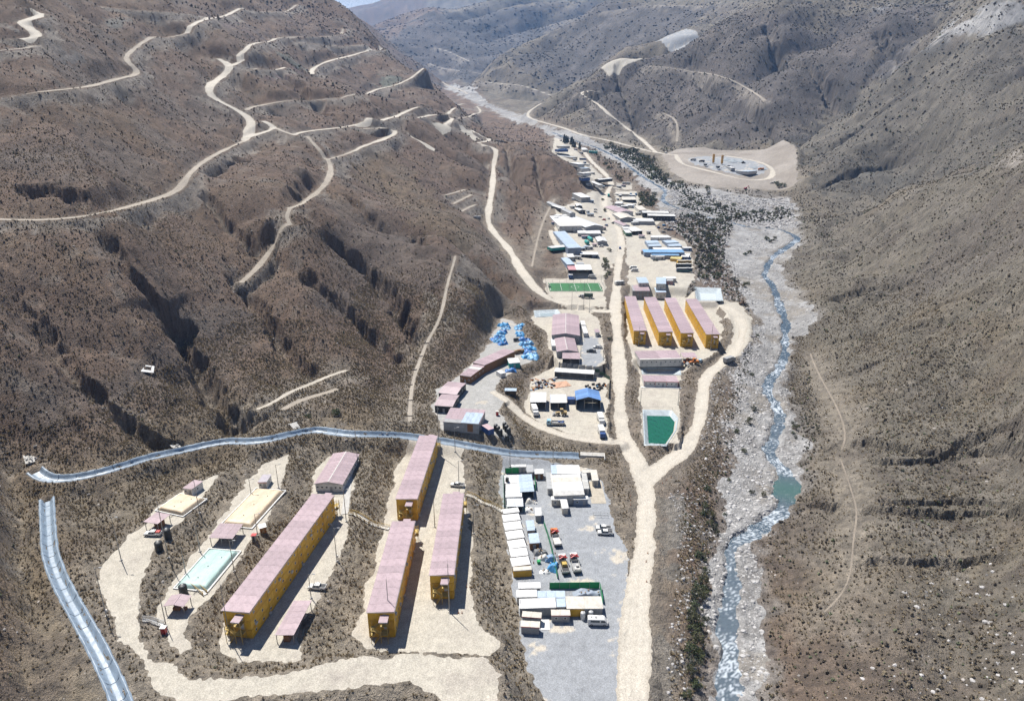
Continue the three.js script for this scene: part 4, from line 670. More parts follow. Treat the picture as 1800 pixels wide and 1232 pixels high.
// a rectangle on the ground from three pixels of the photograph at level `up` above it: near-left, near-right, far-right
function rect(q, up, lift = 0) {
  const mx = (q[0] + q[4]) / 2, my = (q[1] + q[5]) / 2, c0 = pick(mx, my, up), y = groundAt(c0.X, c0.D) + lift;
  const a = onPlane(q[0], q[1], y + up), b = onPlane(q[2], q[3], y + up), c = onPlane(q[4], q[5], y + up);
  const dx = b.X - a.X, dd = b.D - a.D, w = Math.hypot(dx, dd), l = Math.abs((c.X - b.X) * -dd / w + (c.D - b.D) * dx / w);
  const X = (a.X + b.X) / 2 - dd / w * l / 2, D = (a.D + b.D) / 2 + dx / w * l / 2;
  TAKEN.push([X, D, Math.min(w, l) / 2 + 0.5]);
  return { X, D, y, w, l, turn: Math.atan2(dd, dx) };
}
const win = { f: box(0.9, 0.8, 0.08), p: box(0.68, 0.58, 0.1) };
function windowAt(parent, x, y, z, turn, frame = M.white, s = 1) { const w = part('window', win.f, frame, parent); w.position.set(x, y, z); w.rotation.y = turn; w.scale.setScalar(s); const p = part('pane', win.p, M.glass, w); p.position.set(0, 0.11, 0.012); return w; }
function doorAt(parent, x, z, turn, m = M.grey, w = 0.95, h = 2.05) { const d = part('door', box(w, h, 0.1), m, parent); d.position.set(x, 0.02, z); d.rotation.y = turn; part('handle', box(0.06, 0.16, 0.08, w * 0.36, 1, 0.07), M.steel, d); return d; }
// roof sheets side by side; each sheet is a part
function sheets(parent, w, l, y, set, o = {}) {
  const { over = 0.25, tilt = 0, along = l > w ? 'z' : 'x', step = 2.4, rise = 0, thick = 0.09, seed = 1, odd } = o, R = rng(seed * 97 + 3);
  const W = w + 2 * over, L = l + 2 * over;
  if (rise > 0) {                                                    // gable, ridge along `along`
    const run = along === 'z' ? L : W, half = (along === 'z' ? W : L) / 2, n = Math.max(1, Math.round(run / step)), s = run / n, a = Math.atan2(rise, half), len = half / Math.cos(a);
    const g = new THREE.BoxGeometry(len, thick, s - 0.03); metric(g); const gm = metric(new THREE.BoxGeometry(len, thick, s - 0.03));
    for (let i = 0; i < n; i++) for (const sd of [-1, 1]) { const p = part('roof_sheet', gm, set[Math.floor(R() * set.length)], parent), t = -run / 2 + s * (i + 0.5); if (along === 'z') { p.position.set(sd * half / 2, y + rise / 2, t); p.rotation.z = -sd * a; } else { p.rotation.set(0, -Math.PI / 2, 0); p.rotation.order = 'YXZ'; p.position.set(t, y + rise / 2, sd * half / 2); p.rotation.set(0, -Math.PI / 2, -sd * a, 'YXZ'); } }
    const rg = along === 'z' ? box(0.35, 0.1, run, 0, y + rise - 0.02, 0) : box(run, 0.1, 0.35, 0, y + rise - 0.02, 0); part('ridge_cap', rg, o.cap || set[2], parent);
    return;
  }
  const run = along === 'z' ? L : W, n = Math.max(1, Math.round(run / step)), s = run / n, gm = metric(along === 'z' ? new THREE.BoxGeometry(W, thick, s - 0.03) : new THREE.BoxGeometry(s - 0.03, thick, L));
  for (let i = 0; i < n; i++) { const p = part('roof_sheet', gm, odd && R() < odd[1] ? odd[0] : set[Math.floor(R() * set.length)], parent), t = -run / 2 + s * (i + 0.5); if (along === 'z') { p.position.set(0, y + 0.05 + (i % 2) * 0.012, t); p.rotation.z = tilt; } else { p.position.set(t, y + 0.05 + (i % 2) * 0.012, 0); p.rotation.x = tilt; } }
}
// a hut, shed or hall. kind: closed | open (posts in front) ; opts: wall, roof set, rise, along, step, doors, windows
function hall(q, up, label, o = {}) {
  const r = rect(q, up, o.lift || 0), t = thing(o.name || 'shed', label, o.category || 'shed', r.X, r.y, r.D, r.turn, o.group), { wall = M.offwhite, roof = WHITE, rise = 0, along, step = r.D < 260 ? 2.4 : 6, tilt = 0.03, over = 0.2 } = o, w = r.w - 2 * over, l = r.l - 2 * over, seed = Math.round(r.X * 7 + r.D);
  const ax = along || (l > w ? 'z' : 'x');
  if (o.open) {                                                      // roof on posts, back and side sheets
    const ps = Math.max(2, Math.round(w / 4) + 1); for (let i = 0; i < ps; i++) part('post', box(0.16, up + 0.5, 0.16, -w / 2 + 0.1 + (w - 0.2) * i / (ps - 1), -0.5, l / 2 - 0.1), o.postMat || M.steel, t);
    if (o.backless) for (let i = 0; i < ps; i++) part('post', box(0.16, up + 0.5, 0.16, -w / 2 + 0.1 + (w - 0.2) * i / (ps - 1), -0.5, -l / 2 + 0.1), M.steel, t);
    else { part('back_wall', box(w, up + 0.5, 0.12, 0, -0.5, -l / 2 + 0.06), wall, t); if (!o.sideless) for (const s of [-1, 1]) part('side_wall', box(0.12, up + 0.5, l - 0.3, s * (w / 2 - 0.06), -0.5, 0), wall, t); }
  } else {
    if (rise > 0) { const hw = (ax === 'z' ? w : l) / 2, g = profile([[-hw, -0.8], [hw, -0.8], [hw, up - 0.05], [0, up + rise - 0.08], [-hw, up - 0.05]], ax === 'z' ? l : w, 0.02); if (ax === 'x') g.rotateY(Math.PI / 2); part('wall', g, wall, t); }
    else part('wall', box(w, up + 0.75, l, 0, -0.8, 0), wall, t);
    const nd = o.doors ?? 1, nw = o.windows ?? Math.min(8, Math.floor(w / 3)); const slots = nd + nw;
    if (o.front) part('front_panel', box(w * 0.96, up * 0.9, 0.08, 0, 0.05, l / 2 + 0.03), o.front, t);
    for (let i = 0; i < slots; i++) { const x = -w / 2 + w * (i + 0.5) / slots; if (i === Math.floor(slots / 2) && nd) doorAt(t, x, l / 2 + 0.06, 0, o.doorMat || M.grey); else windowAt(t, x, up * 0.42, l / 2 + 0.05, 0, M.white, o.ws || 1); }
    if (r.D < 330) { const ns = Math.min(6, Math.floor(l / 3.4)); for (let i = 0; i < ns; i++) windowAt(t, w / 2 + 0.03, up * 0.42, -l / 2 + l * (i + 0.5) / ns, Math.PI / 2); }
    if (o.fascia !== false) part('fascia', box(r.w + 0.02, 0.16, 0.06, 0, up - 0.16, r.l / 2 + 0.02), o.fasciaMat || M.offwhite, t);
  }
  if (o.sill) part('band', box(w + 0.04, 0.5, l + 0.04, 0, 0.02, 0), o.sill, t);
  sheets(t, w, l, up, roof, { over, tilt: rise > 0 ? 0 : tilt, along: ax, step, rise, seed, odd: o.odd, cap: o.cap });
  if (o.extra) o.extra(t, w, l, up);
  return t;
}
// steel escape stair at the end of a yellow block, landings on two levels and a canopy
function stairTower(t, x, z, dir, sd) {
  const g = new THREE.Group(); g.name = sd > 0 ? 'staircase' : 'rear_staircase'; g.position.set(x, 0, z); g.rotation.y = dir; t.add(g);
  const S = M.steelYellow;
  for (const px of [-3.6, 0.9, -0.9]) for (const pz of [0.15, 2.2]) if (px !== -0.9 || pz > 1) part('post', box(0.12, px > 0 || px === -0.9 ? 7.6 : 5.6, 0.12, px, 0, pz), S, g);
  for (const [y, lx, ww] of [[2.87, 0, 2.0], [5.74, 0, 2.0], [2.87, -3.2, 1.1], [4.3, -3.2, 1.1]]) part('landing', box(ww, 0.1, 2.1, lx, y - 0.1, 1.2), M.brass, g);
  for (const [x0, y0, x1, y1, pz] of [[-2.7, 0.0, -0.95, 2.8, 1.75], [-2.7, 4.25, -0.95, 5.7, 0.65], [-0.95, 2.82, -2.7, 4.25, 1.75]]) {
    const n = 9, gs = []; for (let i = 0; i < n; i++) { const f = (i + 0.5) / n; gs.push(box(0.26, 0.05, 0.95, lerp(x0, x1, f), lerp(y0, y1, f), pz)); } gs.push(bar([x0, y0, pz - 0.5], [x1, y1, pz - 0.5], 0.07), bar([x0, y0, pz + 0.5], [x1, y1, pz + 0.5], 0.07)); part('stair_flight', gs, S, g);
    part('handrail', [bar([x0, y0 + 1, pz + 0.5], [x1, y1 + 1, pz + 0.5], 0.045), bar([x0, y0 + 0.55, pz + 0.5], [x1, y1 + 0.55, pz + 0.5], 0.03)], S, g);
  }
  for (const [y, a, b] of [[2.87, -1, 1], [5.74, -1, 1], [2.87, -3.7, -2.7], [4.3, -3.7, -2.7]]) part('railing', [bar([a, y + 1, 2.2], [b, y + 1, 2.2], 0.045), bar([a, y + 0.5, 2.2], [b, y + 0.5, 2.2], 0.03), bar([a, y, 2.2], [a, y + 1, 2.2], 0.04), bar([b, y, 2.2], [b, y + 1, 2.2], 0.04)], S, g);
  const c = part('canopy_roof', box(2.4, 0.1, 3.0, 0, 7.6, 1.4), MAUVE[0], g); part('canopy_fascia', box(2.4, 0.14, 0.05, 0, 7.46, 2.9), M.white, c);
}
function yellowBlock(q, label, o = {}) {
  const up = 8.6, r = rect(q, up), t = thing('accommodation_block', label, 'building', r.X, r.y, r.D, r.turn, o.group), w = r.w - 0.5, l = r.l - 0.5, near = r.D < 300;
  part('core', box(w - 0.3, up + 0.4, l - 0.3, 0, -0.5, 0), M.yellowDark, t);
  const fh = up / 3, n = Math.max(3, Math.round(l / (near ? 6 : 9))), s = l / n, nw = Math.max(1, Math.round(w / 3.6));
  const gSide = metric(new THREE.BoxGeometry(0.12, fh - 0.16, s - 0.1)), gEnd = metric(new THREE.BoxGeometry(w / nw - 0.1, fh - 0.16, 0.12)), R = rng(Math.round(r.X * 11));
  for (let f = 0; f < 3; f++) {
    for (const sd of [-1, 1]) for (let i = 0; i < n; i++) { const p = part('wall_panel', gSide, R() < 0.3 ? M.yellowDark : M.yellow, t); p.position.set(sd * (w / 2 - 0.06), fh * (f + 0.5), -l / 2 + s * (i + 0.5)); }
    for (const sd of [-1, 1]) for (let i = 0; i < nw; i++) { const p = part('wall_panel', gEnd, R() < 0.3 ? M.yellowDark : M.yellow, t); p.position.set(-w / 2 + w / nw * (i + 0.5), fh * (f + 0.5), sd * (l / 2 - 0.06)); }
    const k = Math.round(l / (near ? 4.0 : 5.2)); for (const sd of [-1, 1]) for (let i = 0; i < k; i++) windowAt(t, sd * (w / 2 + 0.02), fh * f + 1.05, -l / 2 + l * (i + 0.5) / k, sd * Math.PI / 2, M.white, near ? 0.9 : 1.0);
    if (f > 0) part('entrance_door', box(0.95, 2.05, 0.1, w * 0.16, fh * f + 0.05, l / 2 + 0.05), M.offwhite, t);
  }
  sheets(t, w, l, up, MAUVE, { over: 0.25, tilt: 0.03, along: 'z', step: near ? 3.2 : 6, seed: Math.round(r.D), thick: 0.12 });
  part('gutter', [box(0.12, 0.14, l + 0.5, w / 2 + 0.3, up - 0.14, 0), box(w + 0.6, 0.14, 0.06, 0, up - 0.15, l / 2 + 0.28)], M.offwhite, t);
  { const k = Math.round(l / 7); for (let i = 0; i < k; i++) part('air_unit', box(0.45, 0.6, 0.9, w / 2 + 0.25, fh * (i % 3) + 0.25, -l / 2 + l * (i + 0.7) / k), M.offwhite, t); }
  stairTower(t, w * 0.16, l / 2 + 0.12, 0, 1);
  if (o.rear !== false) stairTower(t, w * 0.1, -l / 2 - 0.12, Math.PI, -1);
  for (let i = 0; i < 3; i++) part('downpipe', bar([w / 2 + 0.12, 0, -l / 2 + l * (i + 0.5) / 3], [w / 2 + 0.12, up, -l / 2 + l * (i + 0.5) / 3], 0.06), M.yellowDark, t);
  return t;
}
// shipping container / cabin: corrugated box with corner posts and double doors
function container(q, up, label, o = {}) {
  const r = rect(q, up), t = thing(o.name || 'container', label, o.category || 'container', r.X, r.y, r.D, r.turn, o.group), w = r.w, l = r.l, m = o.wall || M.white;
  const n = Math.max(6, Math.round(l / 0.5)), pts = []; part('body', box(w - 0.1, up - 0.12, l - 0.1, 0, 0.06, 0), m, t);
  for (const sx of [-1, 1]) for (const sz of [-1, 1]) part('corner_post', box(0.16, up, 0.16, sx * (w / 2 - 0.08), -0.2, sz * (l / 2 - 0.08)), m, t);
  part('roof', box(w, 0.1, l, 0, up - 0.1, 0), o.roof || WHITE[0], t);
  for (const s of [-1, 1]) part('door', box(w / 2 - 0.14, up - 0.4, 0.06, s * (w / 4 - 0.03), 0.15, l / 2 - 0.03), o.door || m, t);
  part('lock_bar', [-0.25, 0.25].map(x => box(0.05, up - 0.5, 0.05, x, 0.2, l / 2 + 0.03)), M.steel, t);
  return t;
}
function spot(px, py) { const p = pick(px, py); return [p.X, p.h, p.D]; }
function pole(bx, by, tx, ty, label, o = {}) {
  const p = pick(bx, by), [, t] = pixelRay(tx, ty), hgt = clamp(CAM_H + t * p.D - p.h, 4, 24), g = thing('lamp_post', label, 'lamp post', p.X, p.h, p.D, o.turn || 0, 'lamp posts of the camp');
  part('base', box(0.7, 0.5, 0.7, 0, -0.25, 0), M.concrete, g); part('pole', cyl(0.15, 0.08, hgt, 0, 0, 0, 8), M.steel, g);
  if (o.rod) part('lightning_rod', cyl(0.03, 0.015, 1.6, 0, hgt, 0, 5), M.steel, g);
  else { const a = part('arm', bar([0, hgt - 0.3, 0], [1.3, hgt + 0.1, 0], 0.05), M.steel, g); part('lamp_head', rbox(0.8, 0.16, 0.34, 1.5, hgt + 0.02, 0, 0.06), M.grey, a); }
  if (o.box) part('control_box', box(0.5, 0.8, 0.4, 0.25, 1.4, 0), M.offwhite, g);
  return g;
}
const VEH = {};
function wheels(t, xs, tr, r, w = 0.26) { for (const x of xs) for (const s of [-1, 1]) { const k = part('wheel', wheelG(r, w), M.tyre, t); k.position.set(x, r, s * tr); part('rim', wheelG(r * 0.55, w + 0.03), M.rim, k); } }
function place(t, px, py, deg, label) { const p = pick(px, py); t.position.set(p.X, groundAt(p.X, p.D) + 0.01, -p.D); t.rotation.y = deg * Math.PI / 180; if (label) t.userData.label = label; return t; }
function pickup(px, py, deg, label, paint = M.white, o = {}) {
  const t = thing('pickup_truck', label, 'pickup', 0, 0, 0, 0, o.group);
  part('body', profile([[-2.6, 0.5], [2.55, 0.48], [2.62, 0.85], [2.45, 1.05], [1.3, 1.12], [-2.6, 1.08]], 1.84, 0.07), paint, t);
  part('bed', box(1.55, 0.04, 1.5, -1.75, 1.075, 0), M.dark, t);
  part('bed_rail', [box(1.75, 0.18, 0.1, -1.75, 1.05, 0.86), box(1.75, 0.18, 0.1, -1.75, 1.05, -0.86), box(0.1, 0.18, 1.8, -2.56, 1.05, 0)], paint, t);
  part('windows', profile([[-0.92, 1.08], [1.42, 1.1], [0.72, 1.68], [-0.78, 1.68]], 1.62, 0.05), M.glass, t);
  const c = part('cab_roof', rbox(1.62, 0.1, 1.5, -0.04, 1.66, 0, 0.04), paint, t); part('pillar', [[-0.85, 0], [0.15, 0]].flatMap(([x]) => [-1, 1].map(s => bar([x - 0.02, 1.08, s * 0.83], [x + 0.02, 1.7, s * 0.74], 0.06))), paint, t);
  part('roof_rack', [-0.5, 0.4].map(x => box(0.06, 0.06, 1.4, x, 1.78, 0)), M.black, c); for (const s of [-1, 1]) { part('headlight', box(0.08, 0.16, 0.36, 2.56, 0.75, s * 0.66), M.white, t); part('tail_light', box(0.05, 0.3, 0.14, -2.62, 0.72, s * 0.82), M.red, t); }
  part('bumper', box(0.14, 0.22, 1.8, 2.66, 0.42, 0), M.dark, t); wheels(t, [-1.55, 1.65], 0.84, 0.39);
  if (o.cargo) part('cargo', rbox(1.3, 0.6, 1.3, -1.75, 1.12, 0, 0.1), o.cargo, t);
  return place(t, px, py, deg);
}
function car(px, py, deg, label, paint = M.white, o = {}) {
  const t = thing(o.name || 'car', label, o.category || 'car', 0, 0, 0, 0, o.group);
  part('body', profile([[-2.15, 0.4], [2.15, 0.4], [2.2, 0.75], [1.2, 0.98], [-2.1, 1.0]], 1.78, 0.08), paint, t); part('windows', profile([[-2.0, 0.97], [1.25, 0.97], [0.6, 1.55], [-1.75, 1.58]], 1.6, 0.06), M.glass, t); part('roof', rbox(2.3, 0.09, 1.45, -0.55, 1.54, 0, 0.04), paint, t);
  for (const s of [-1, 1]) part('headlight', box(0.06, 0.14, 0.32, 2.14, 0.68, s * 0.64), M.white, t); wheels(t, [-1.35, 1.35], 0.8, 0.34, 0.22); return place(t, px, py, deg);
}
function van(px, py, deg, label, paint = M.white, o = {}) {
  const t = thing('van', label, 'van', 0, 0, 0, 0, o.group);
  part('body', profile([[-2.9, 0.4], [2.8, 0.4], [2.9, 0.9], [2.55, 1.25], [1.9, 2.15], [1.55, 2.35], [-2.8, 2.4], [-2.92, 2.2]], 2.0, 0.12), paint, t);
  for (const s of [-1, 1]) { part('side_window', box(2.6, 0.62, 0.04, -0.9, 1.42, s * 1.0), M.glass, t); part('door_window', profile([[0.75, 1.42], [2.15, 1.42], [1.72, 2.02], [0.75, 2.04]], 0.04, 0.005).translate(0, 0, s * 1.0), M.glass, t); part('headlight', box(0.08, 0.2, 0.3, 2.82, 0.85, s * 0.72), M.white, t); }
  part('windscreen', box(0.05, 1.0, 1.6).rotateZ(0.62).translate(2.42, 1.24, 0), M.glass, t); part('bumper', box(0.16, 0.26, 1.9, 2.86, 0.4, 0), M.grey, t); part('roof_vent', box(0.7, 0.12, 0.6, -0.6, 2.4, 0), M.grey, t); part('roof_vent', box(0.4, 0.1, 0.4, -1.9, 2.4, 0), M.grey, t); wheels(t, [-1.85, 1.8], 0.9, 0.38); return place(t, px, py, deg);
}
function bus(px, py, deg, label, paint, len = 12, o = {}) {
  const t = thing('bus', label, 'bus', 0, 0, 0, 0, o.group), h = len > 9 ? 3.3 : 2.7, L = len / 2;
  part('body', profile([[-L, 0.45], [L, 0.45], [L + 0.04, 1.3], [L - 0.25, h - 0.1], [L - 0.5, h], [-L + 0.2, h], [-L, h - 0.25]], 2.5, 0.14), paint, t);
  part('roof', rbox(len - 0.9, 0.12, 2.15, -0.15, h - 0.04, 0, 0.05), o.roof || M.white, t); part('roof_unit', rbox(2.2, 0.25, 1.6, -len * 0.2, h + 0.06, 0, 0.08), o.roof || M.white, t);
  for (const s of [-1, 1]) { const n = Math.round(len / 1.7), w = (len - 1.4) / n; for (let i = 0; i < n; i++) part('side_window', box(w - 0.1, h * 0.3, 0.04, -L + 0.6 + w * (i + 0.5), h * 0.5, s * 1.245), M.glass, t); part('stripe', box(len - 1.2, 0.28, 0.03, -0.1, h * 0.3, s * 1.25), o.stripe || M.white, t); part('headlight', box(0.08, 0.2, 0.4, L, 0.75, s * 0.85), M.white, t); }
  part('windscreen', box(0.06, h * 0.42, 2.1).rotateZ(0.16).translate(L - 0.06, h * 0.46, 0), M.glass, t); wheels(t, [-L + 2.4, L - 2.2], 1.12, 0.48, 0.3); return place(t, px, py, deg);
}
function flatTruck(px, py, deg, label, o = {}) {                     // cab, crane or none, open bed
  const t = thing('truck', label, 'truck', 0, 0, 0, 0, o.group), P = o.paint || M.white;
  part('chassis', [box(8, 0.28, 0.28, -0.1, 0.72, 0.42), box(8, 0.28, 0.28, -0.1, 0.72, -0.42), box(0.2, 0.2, 2.3, -3.9, 0.7, 0)], M.dark, t);
  const c = part('cab', profile([[2.2, 0.6], [4.1, 0.6], [4.15, 1.5], [3.85, 2.6], [2.3, 2.65]], 2.35, 0.1), P, t); part('windscreen', box(0.05, 0.85, 2.0).rotateZ(0.26).translate(4.05, 1.62, 0), M.glass, c); for (const s of [-1, 1]) part('door_window', box(0.9, 0.6, 0.04, 3.3, 1.7, s * 1.17), M.glass, c); part('bumper', box(0.16, 0.4, 2.3, 4.15, 0.5, 0), M.dark, t);
  if (o.box) part('cargo_box', box(6.1, 2.3, 2.4, -0.95, 1.05, 0), o.box, t);
  else { part('bed_floor', box(6.0 - (o.crane ? 1.2 : 0), 0.16, 2.4, -1.0 - (o.crane ? 0.6 : 0), 1.02, 0), o.bed || M.grey, t); const bx = -1.0 - (o.crane ? 0.6 : 0), bl = 6.0 - (o.crane ? 1.2 : 0); part('side_board', box(bl, 0.62, 0.08, bx, 1.1, 1.18), M.offwhite, t); part('side_board', box(bl, 0.62, 0.08, bx, 1.1, -1.18), M.offwhite, t); part('tail_board', box(0.08, 0.62, 2.3, bx - bl / 2, 1.1, 0), M.offwhite, t); part('head_board', box(0.1, 1.0, 2.3, bx + bl / 2, 1.1, 0), M.steel, t); }
  if (o.crane) { const g = part('crane', [cyl(0.3, 0.25, 1.5, 1.75, 1.0, 0, 10), box(0.5, 0.5, 2.2, 1.75, 1.0, 0)], M.dark, t); part('crane_boom', [new THREE.BoxGeometry(0.34, 0.34, 2.9).rotateX(0.25).translate(1.95, 2.6, 0.1), new THREE.BoxGeometry(0.3, 0.3, 2.5).rotateX(-0.3).rotateY(0.35).translate(1.55, 2.95, -0.1), new THREE.BoxGeometry(0.24, 0.24, 2.3).rotateX(0.1).rotateY(-0.3).translate(1.85, 3.2, 0)].map(metric), M.red, g); }
  if (o.load) part('load', rbox(1.5, 1.0, 1.5, -0.4, 1.18, 0.1, 0.1), o.load, t);
  if (o.load2) part('load', [rbox(0.9, 0.6, 0.8, -1.5, 1.18, 0.4, 0.08), rbox(1.4, 0.4, 0.7, -2.6, 1.18, -0.4, 0.08), rbox(0.7, 0.5, 0.9, -3.2, 1.18, 0.5, 0.08)], o.load2, t);
  wheels(t, [-2.9, -1.7, 3.0], 1.0, 0.5, 0.32); return place(t, px, py, deg);
}
function digger(px, py, deg, label, paint, kind) {
  const t = thing(kind === 'excavator' ? 'excavator' : 'wheel_loader', label, kind, 0, 0, 0, 0);
  if (kind === 'excavator') { for (const s of [-1, 1]) part('track', rbox(4, 0.9, 0.7, 0, 0, s * 1.15, 0.35), M.dark, t); part('house', rbox(3.4, 1.3, 2.6, -0.4, 1.1, 0, 0.15), paint, t); const c = part('cab', rbox(1.4, 1.6, 1.1, 0.7, 1.4, 0.7, 0.1), paint, t); part('cab_window', box(0.9, 0.8, 1.14, 0.85, 1.9, 0.7), M.glass, c); part('boom', [new THREE.BoxGeometry(4.6, 0.6, 0.5).rotateZ(0.75).translate(2.6, 3.4, -0.2), new THREE.BoxGeometry(3.2, 0.45, 0.4).rotateZ(-1.0).translate(5.1, 3.7, -0.2)].map(metric), paint, t); part('bucket', rbox(1.1, 1.0, 1.2, 6.0, 1.7, -0.2, 0.2), M.dark, t); }
  else { part('rear_body', rbox(2.8, 1.3, 2.1, -1.4, 0.9, 0, 0.2), paint, t); const c = part('cab', rbox(1.4, 1.5, 1.5, -0.3, 1.9, 0, 0.12), paint, t); part('cab_window', box(1.1, 0.9, 1.54, -0.3, 2.2, 0), M.glass, c); part('front_frame', rbox(1.8, 0.9, 1.1, 1.3, 0.8, 0, 0.15), paint, t); part('lift_arm', [bar([0.9, 1.8, 0.6], [3.0, 0.9, 0.6], 0.16), bar([0.9, 1.8, -0.6], [3.0, 0.9, -0.6], 0.16)], paint, t); part('bucket', profile([[2.8, 0.2], [4.0, 0.15], [3.1, 1.3], [2.8, 1.2]], 2.7, 0.04), M.grey, t); wheels(t, [-1.6, 1.5], 1.0, 0.75, 0.5); }
  return place(t, px, py, deg);
}
function waterTank(px, py, r, hgt, label, m = M.black, group) {
  const p = pick(px, py), t = thing('water_tank', label, 'tank', p.X, groundAt(p.X, p.D), p.D, 0, group), pts = [[0.001, 0], [r, 0]]; const n = 7; for (let i = 0; i <= n; i++) { const y = hgt * 0.85 * i / n; pts.push([r * (i % 2 ? 0.965 : 1), y + 0.05]); } pts.push([r * 0.92, hgt * 0.9], [r * 0.6, hgt * 0.97], [r * 0.28, hgt], [0.001, hgt]);
  part('shell', new THREE.LatheGeometry(pts.map(q => new THREE.Vector2(...q)), 20), m, t); part('lid', cyl(r * 0.27, r * 0.25, 0.12, 0, hgt, 0, 12), M.grey, t); part('outlet_pipe', bar([r * 0.9, 0.35, 0], [r + 0.6, 0.35, 0], 0.06), M.steel, t); TAKEN.push([p.X, p.D, r + 0.4]); return t;
}
function drape(w, l, hgt, seed, bumps = 0.5) {                       // cloth thrown over a heap, its hem on the ground
  const n = 14, g = new THREE.PlaneGeometry(w, l, n, n).rotateX(-Math.PI / 2), p = g.attributes.position; for (let i = 0; i < p.count; i++) { const x = p.getX(i), z = p.getZ(i), e = Math.pow(clamp(1.02 - Math.pow(Math.abs(2 * x / w), 5)), 0.7) * Math.pow(clamp(1.02 - Math.pow(Math.abs(2 * z / l), 5)), 0.7); p.setXYZ(i, x + 0.25 * noise(x + seed, z), Math.max(-0.1, e * hgt * (0.7 + bumps * noise(x / 1.6 + seed * 3.7, z / 1.6) + 0.25 * noise(x * 1.3 + seed, z * 1.3))), z + 0.25 * noise(x, z + seed)); } g.computeVertexNormals(); return g;
}
function tarp(px, py, w, l, hgt, deg, label, m, group) { const p = pick(px, py), t = thing('tarpaulin', label, 'tarpaulin', p.X, groundAt(p.X, p.D), p.D, deg * Math.PI / 180, group); part('cloth', drape(w, l, hgt, px * 0.37 + py), m, t); const R = rng(px + py | 0), s = []; for (let i = 0; i < 4; i++) s.push(rbox(0.4, 0.3, 0.4, (R() - 0.5) * w * 0.7, hgt * 0.75, (R() - 0.5) * l * 0.7, 0.08)); part('weight', s, M.wood, t); return t; }
function bladder(q, label, m, hgt) {
  const r = rect(q, 0.2), t = thing('bladder_tank', label, 'bladder tank', r.X, r.y, r.D, r.turn), w = r.w, l = r.l, n = 26;
  part('liner', box(w - 0.3, 0.08, l - 0.3, 0, 0, 0), M.pale, t);
  for (const s of [-1, 1]) { part('kerb', box(0.3, 0.42, l, s * (w / 2 - 0.15), 0, 0), M.white, t); part('kerb', box(w - 0.62, 0.42, 0.3, 0, 0, s * (l / 2 - 0.15)), M.white, t); }
  const W = w - 1.5, L = l - 1.5, g = new THREE.PlaneGeometry(W, L, n, n * 2).rotateX(-Math.PI / 2), p = g.attributes.position; for (let i = 0; i < p.count; i++) { const x = p.getX(i), z = p.getZ(i), a = 2 * x / W, b = 2 * z / L, ex = 1 - Math.pow(Math.abs(a), 10), ez = 1 - Math.pow(Math.abs(b), 14); p.setY(i, 0.1 + hgt * Math.pow(clamp(ex), 0.55) * Math.pow(clamp(ez), 0.55) + 0.02 * noise(x, z)); } g.computeVertexNormals(); const b = part('bladder', g, m, t);
  part('valve', [[0, 0], [0, L * 0.3], [W * 0.2, -L * 0.25]].map(([x, z]) => cyl(0.16, 0.14, 0.18, x, hgt + 0.08, z, 8)), M.dark, b); part('pipe', bar([W * 0.2, 0.25, l / 2 - 0.6], [W * 0.2, 0.3, l / 2 + 1.4], 0.08), M.dark, t); TAKEN.push([r.X, r.D, Math.max(w, l) / 2]); return t;
}

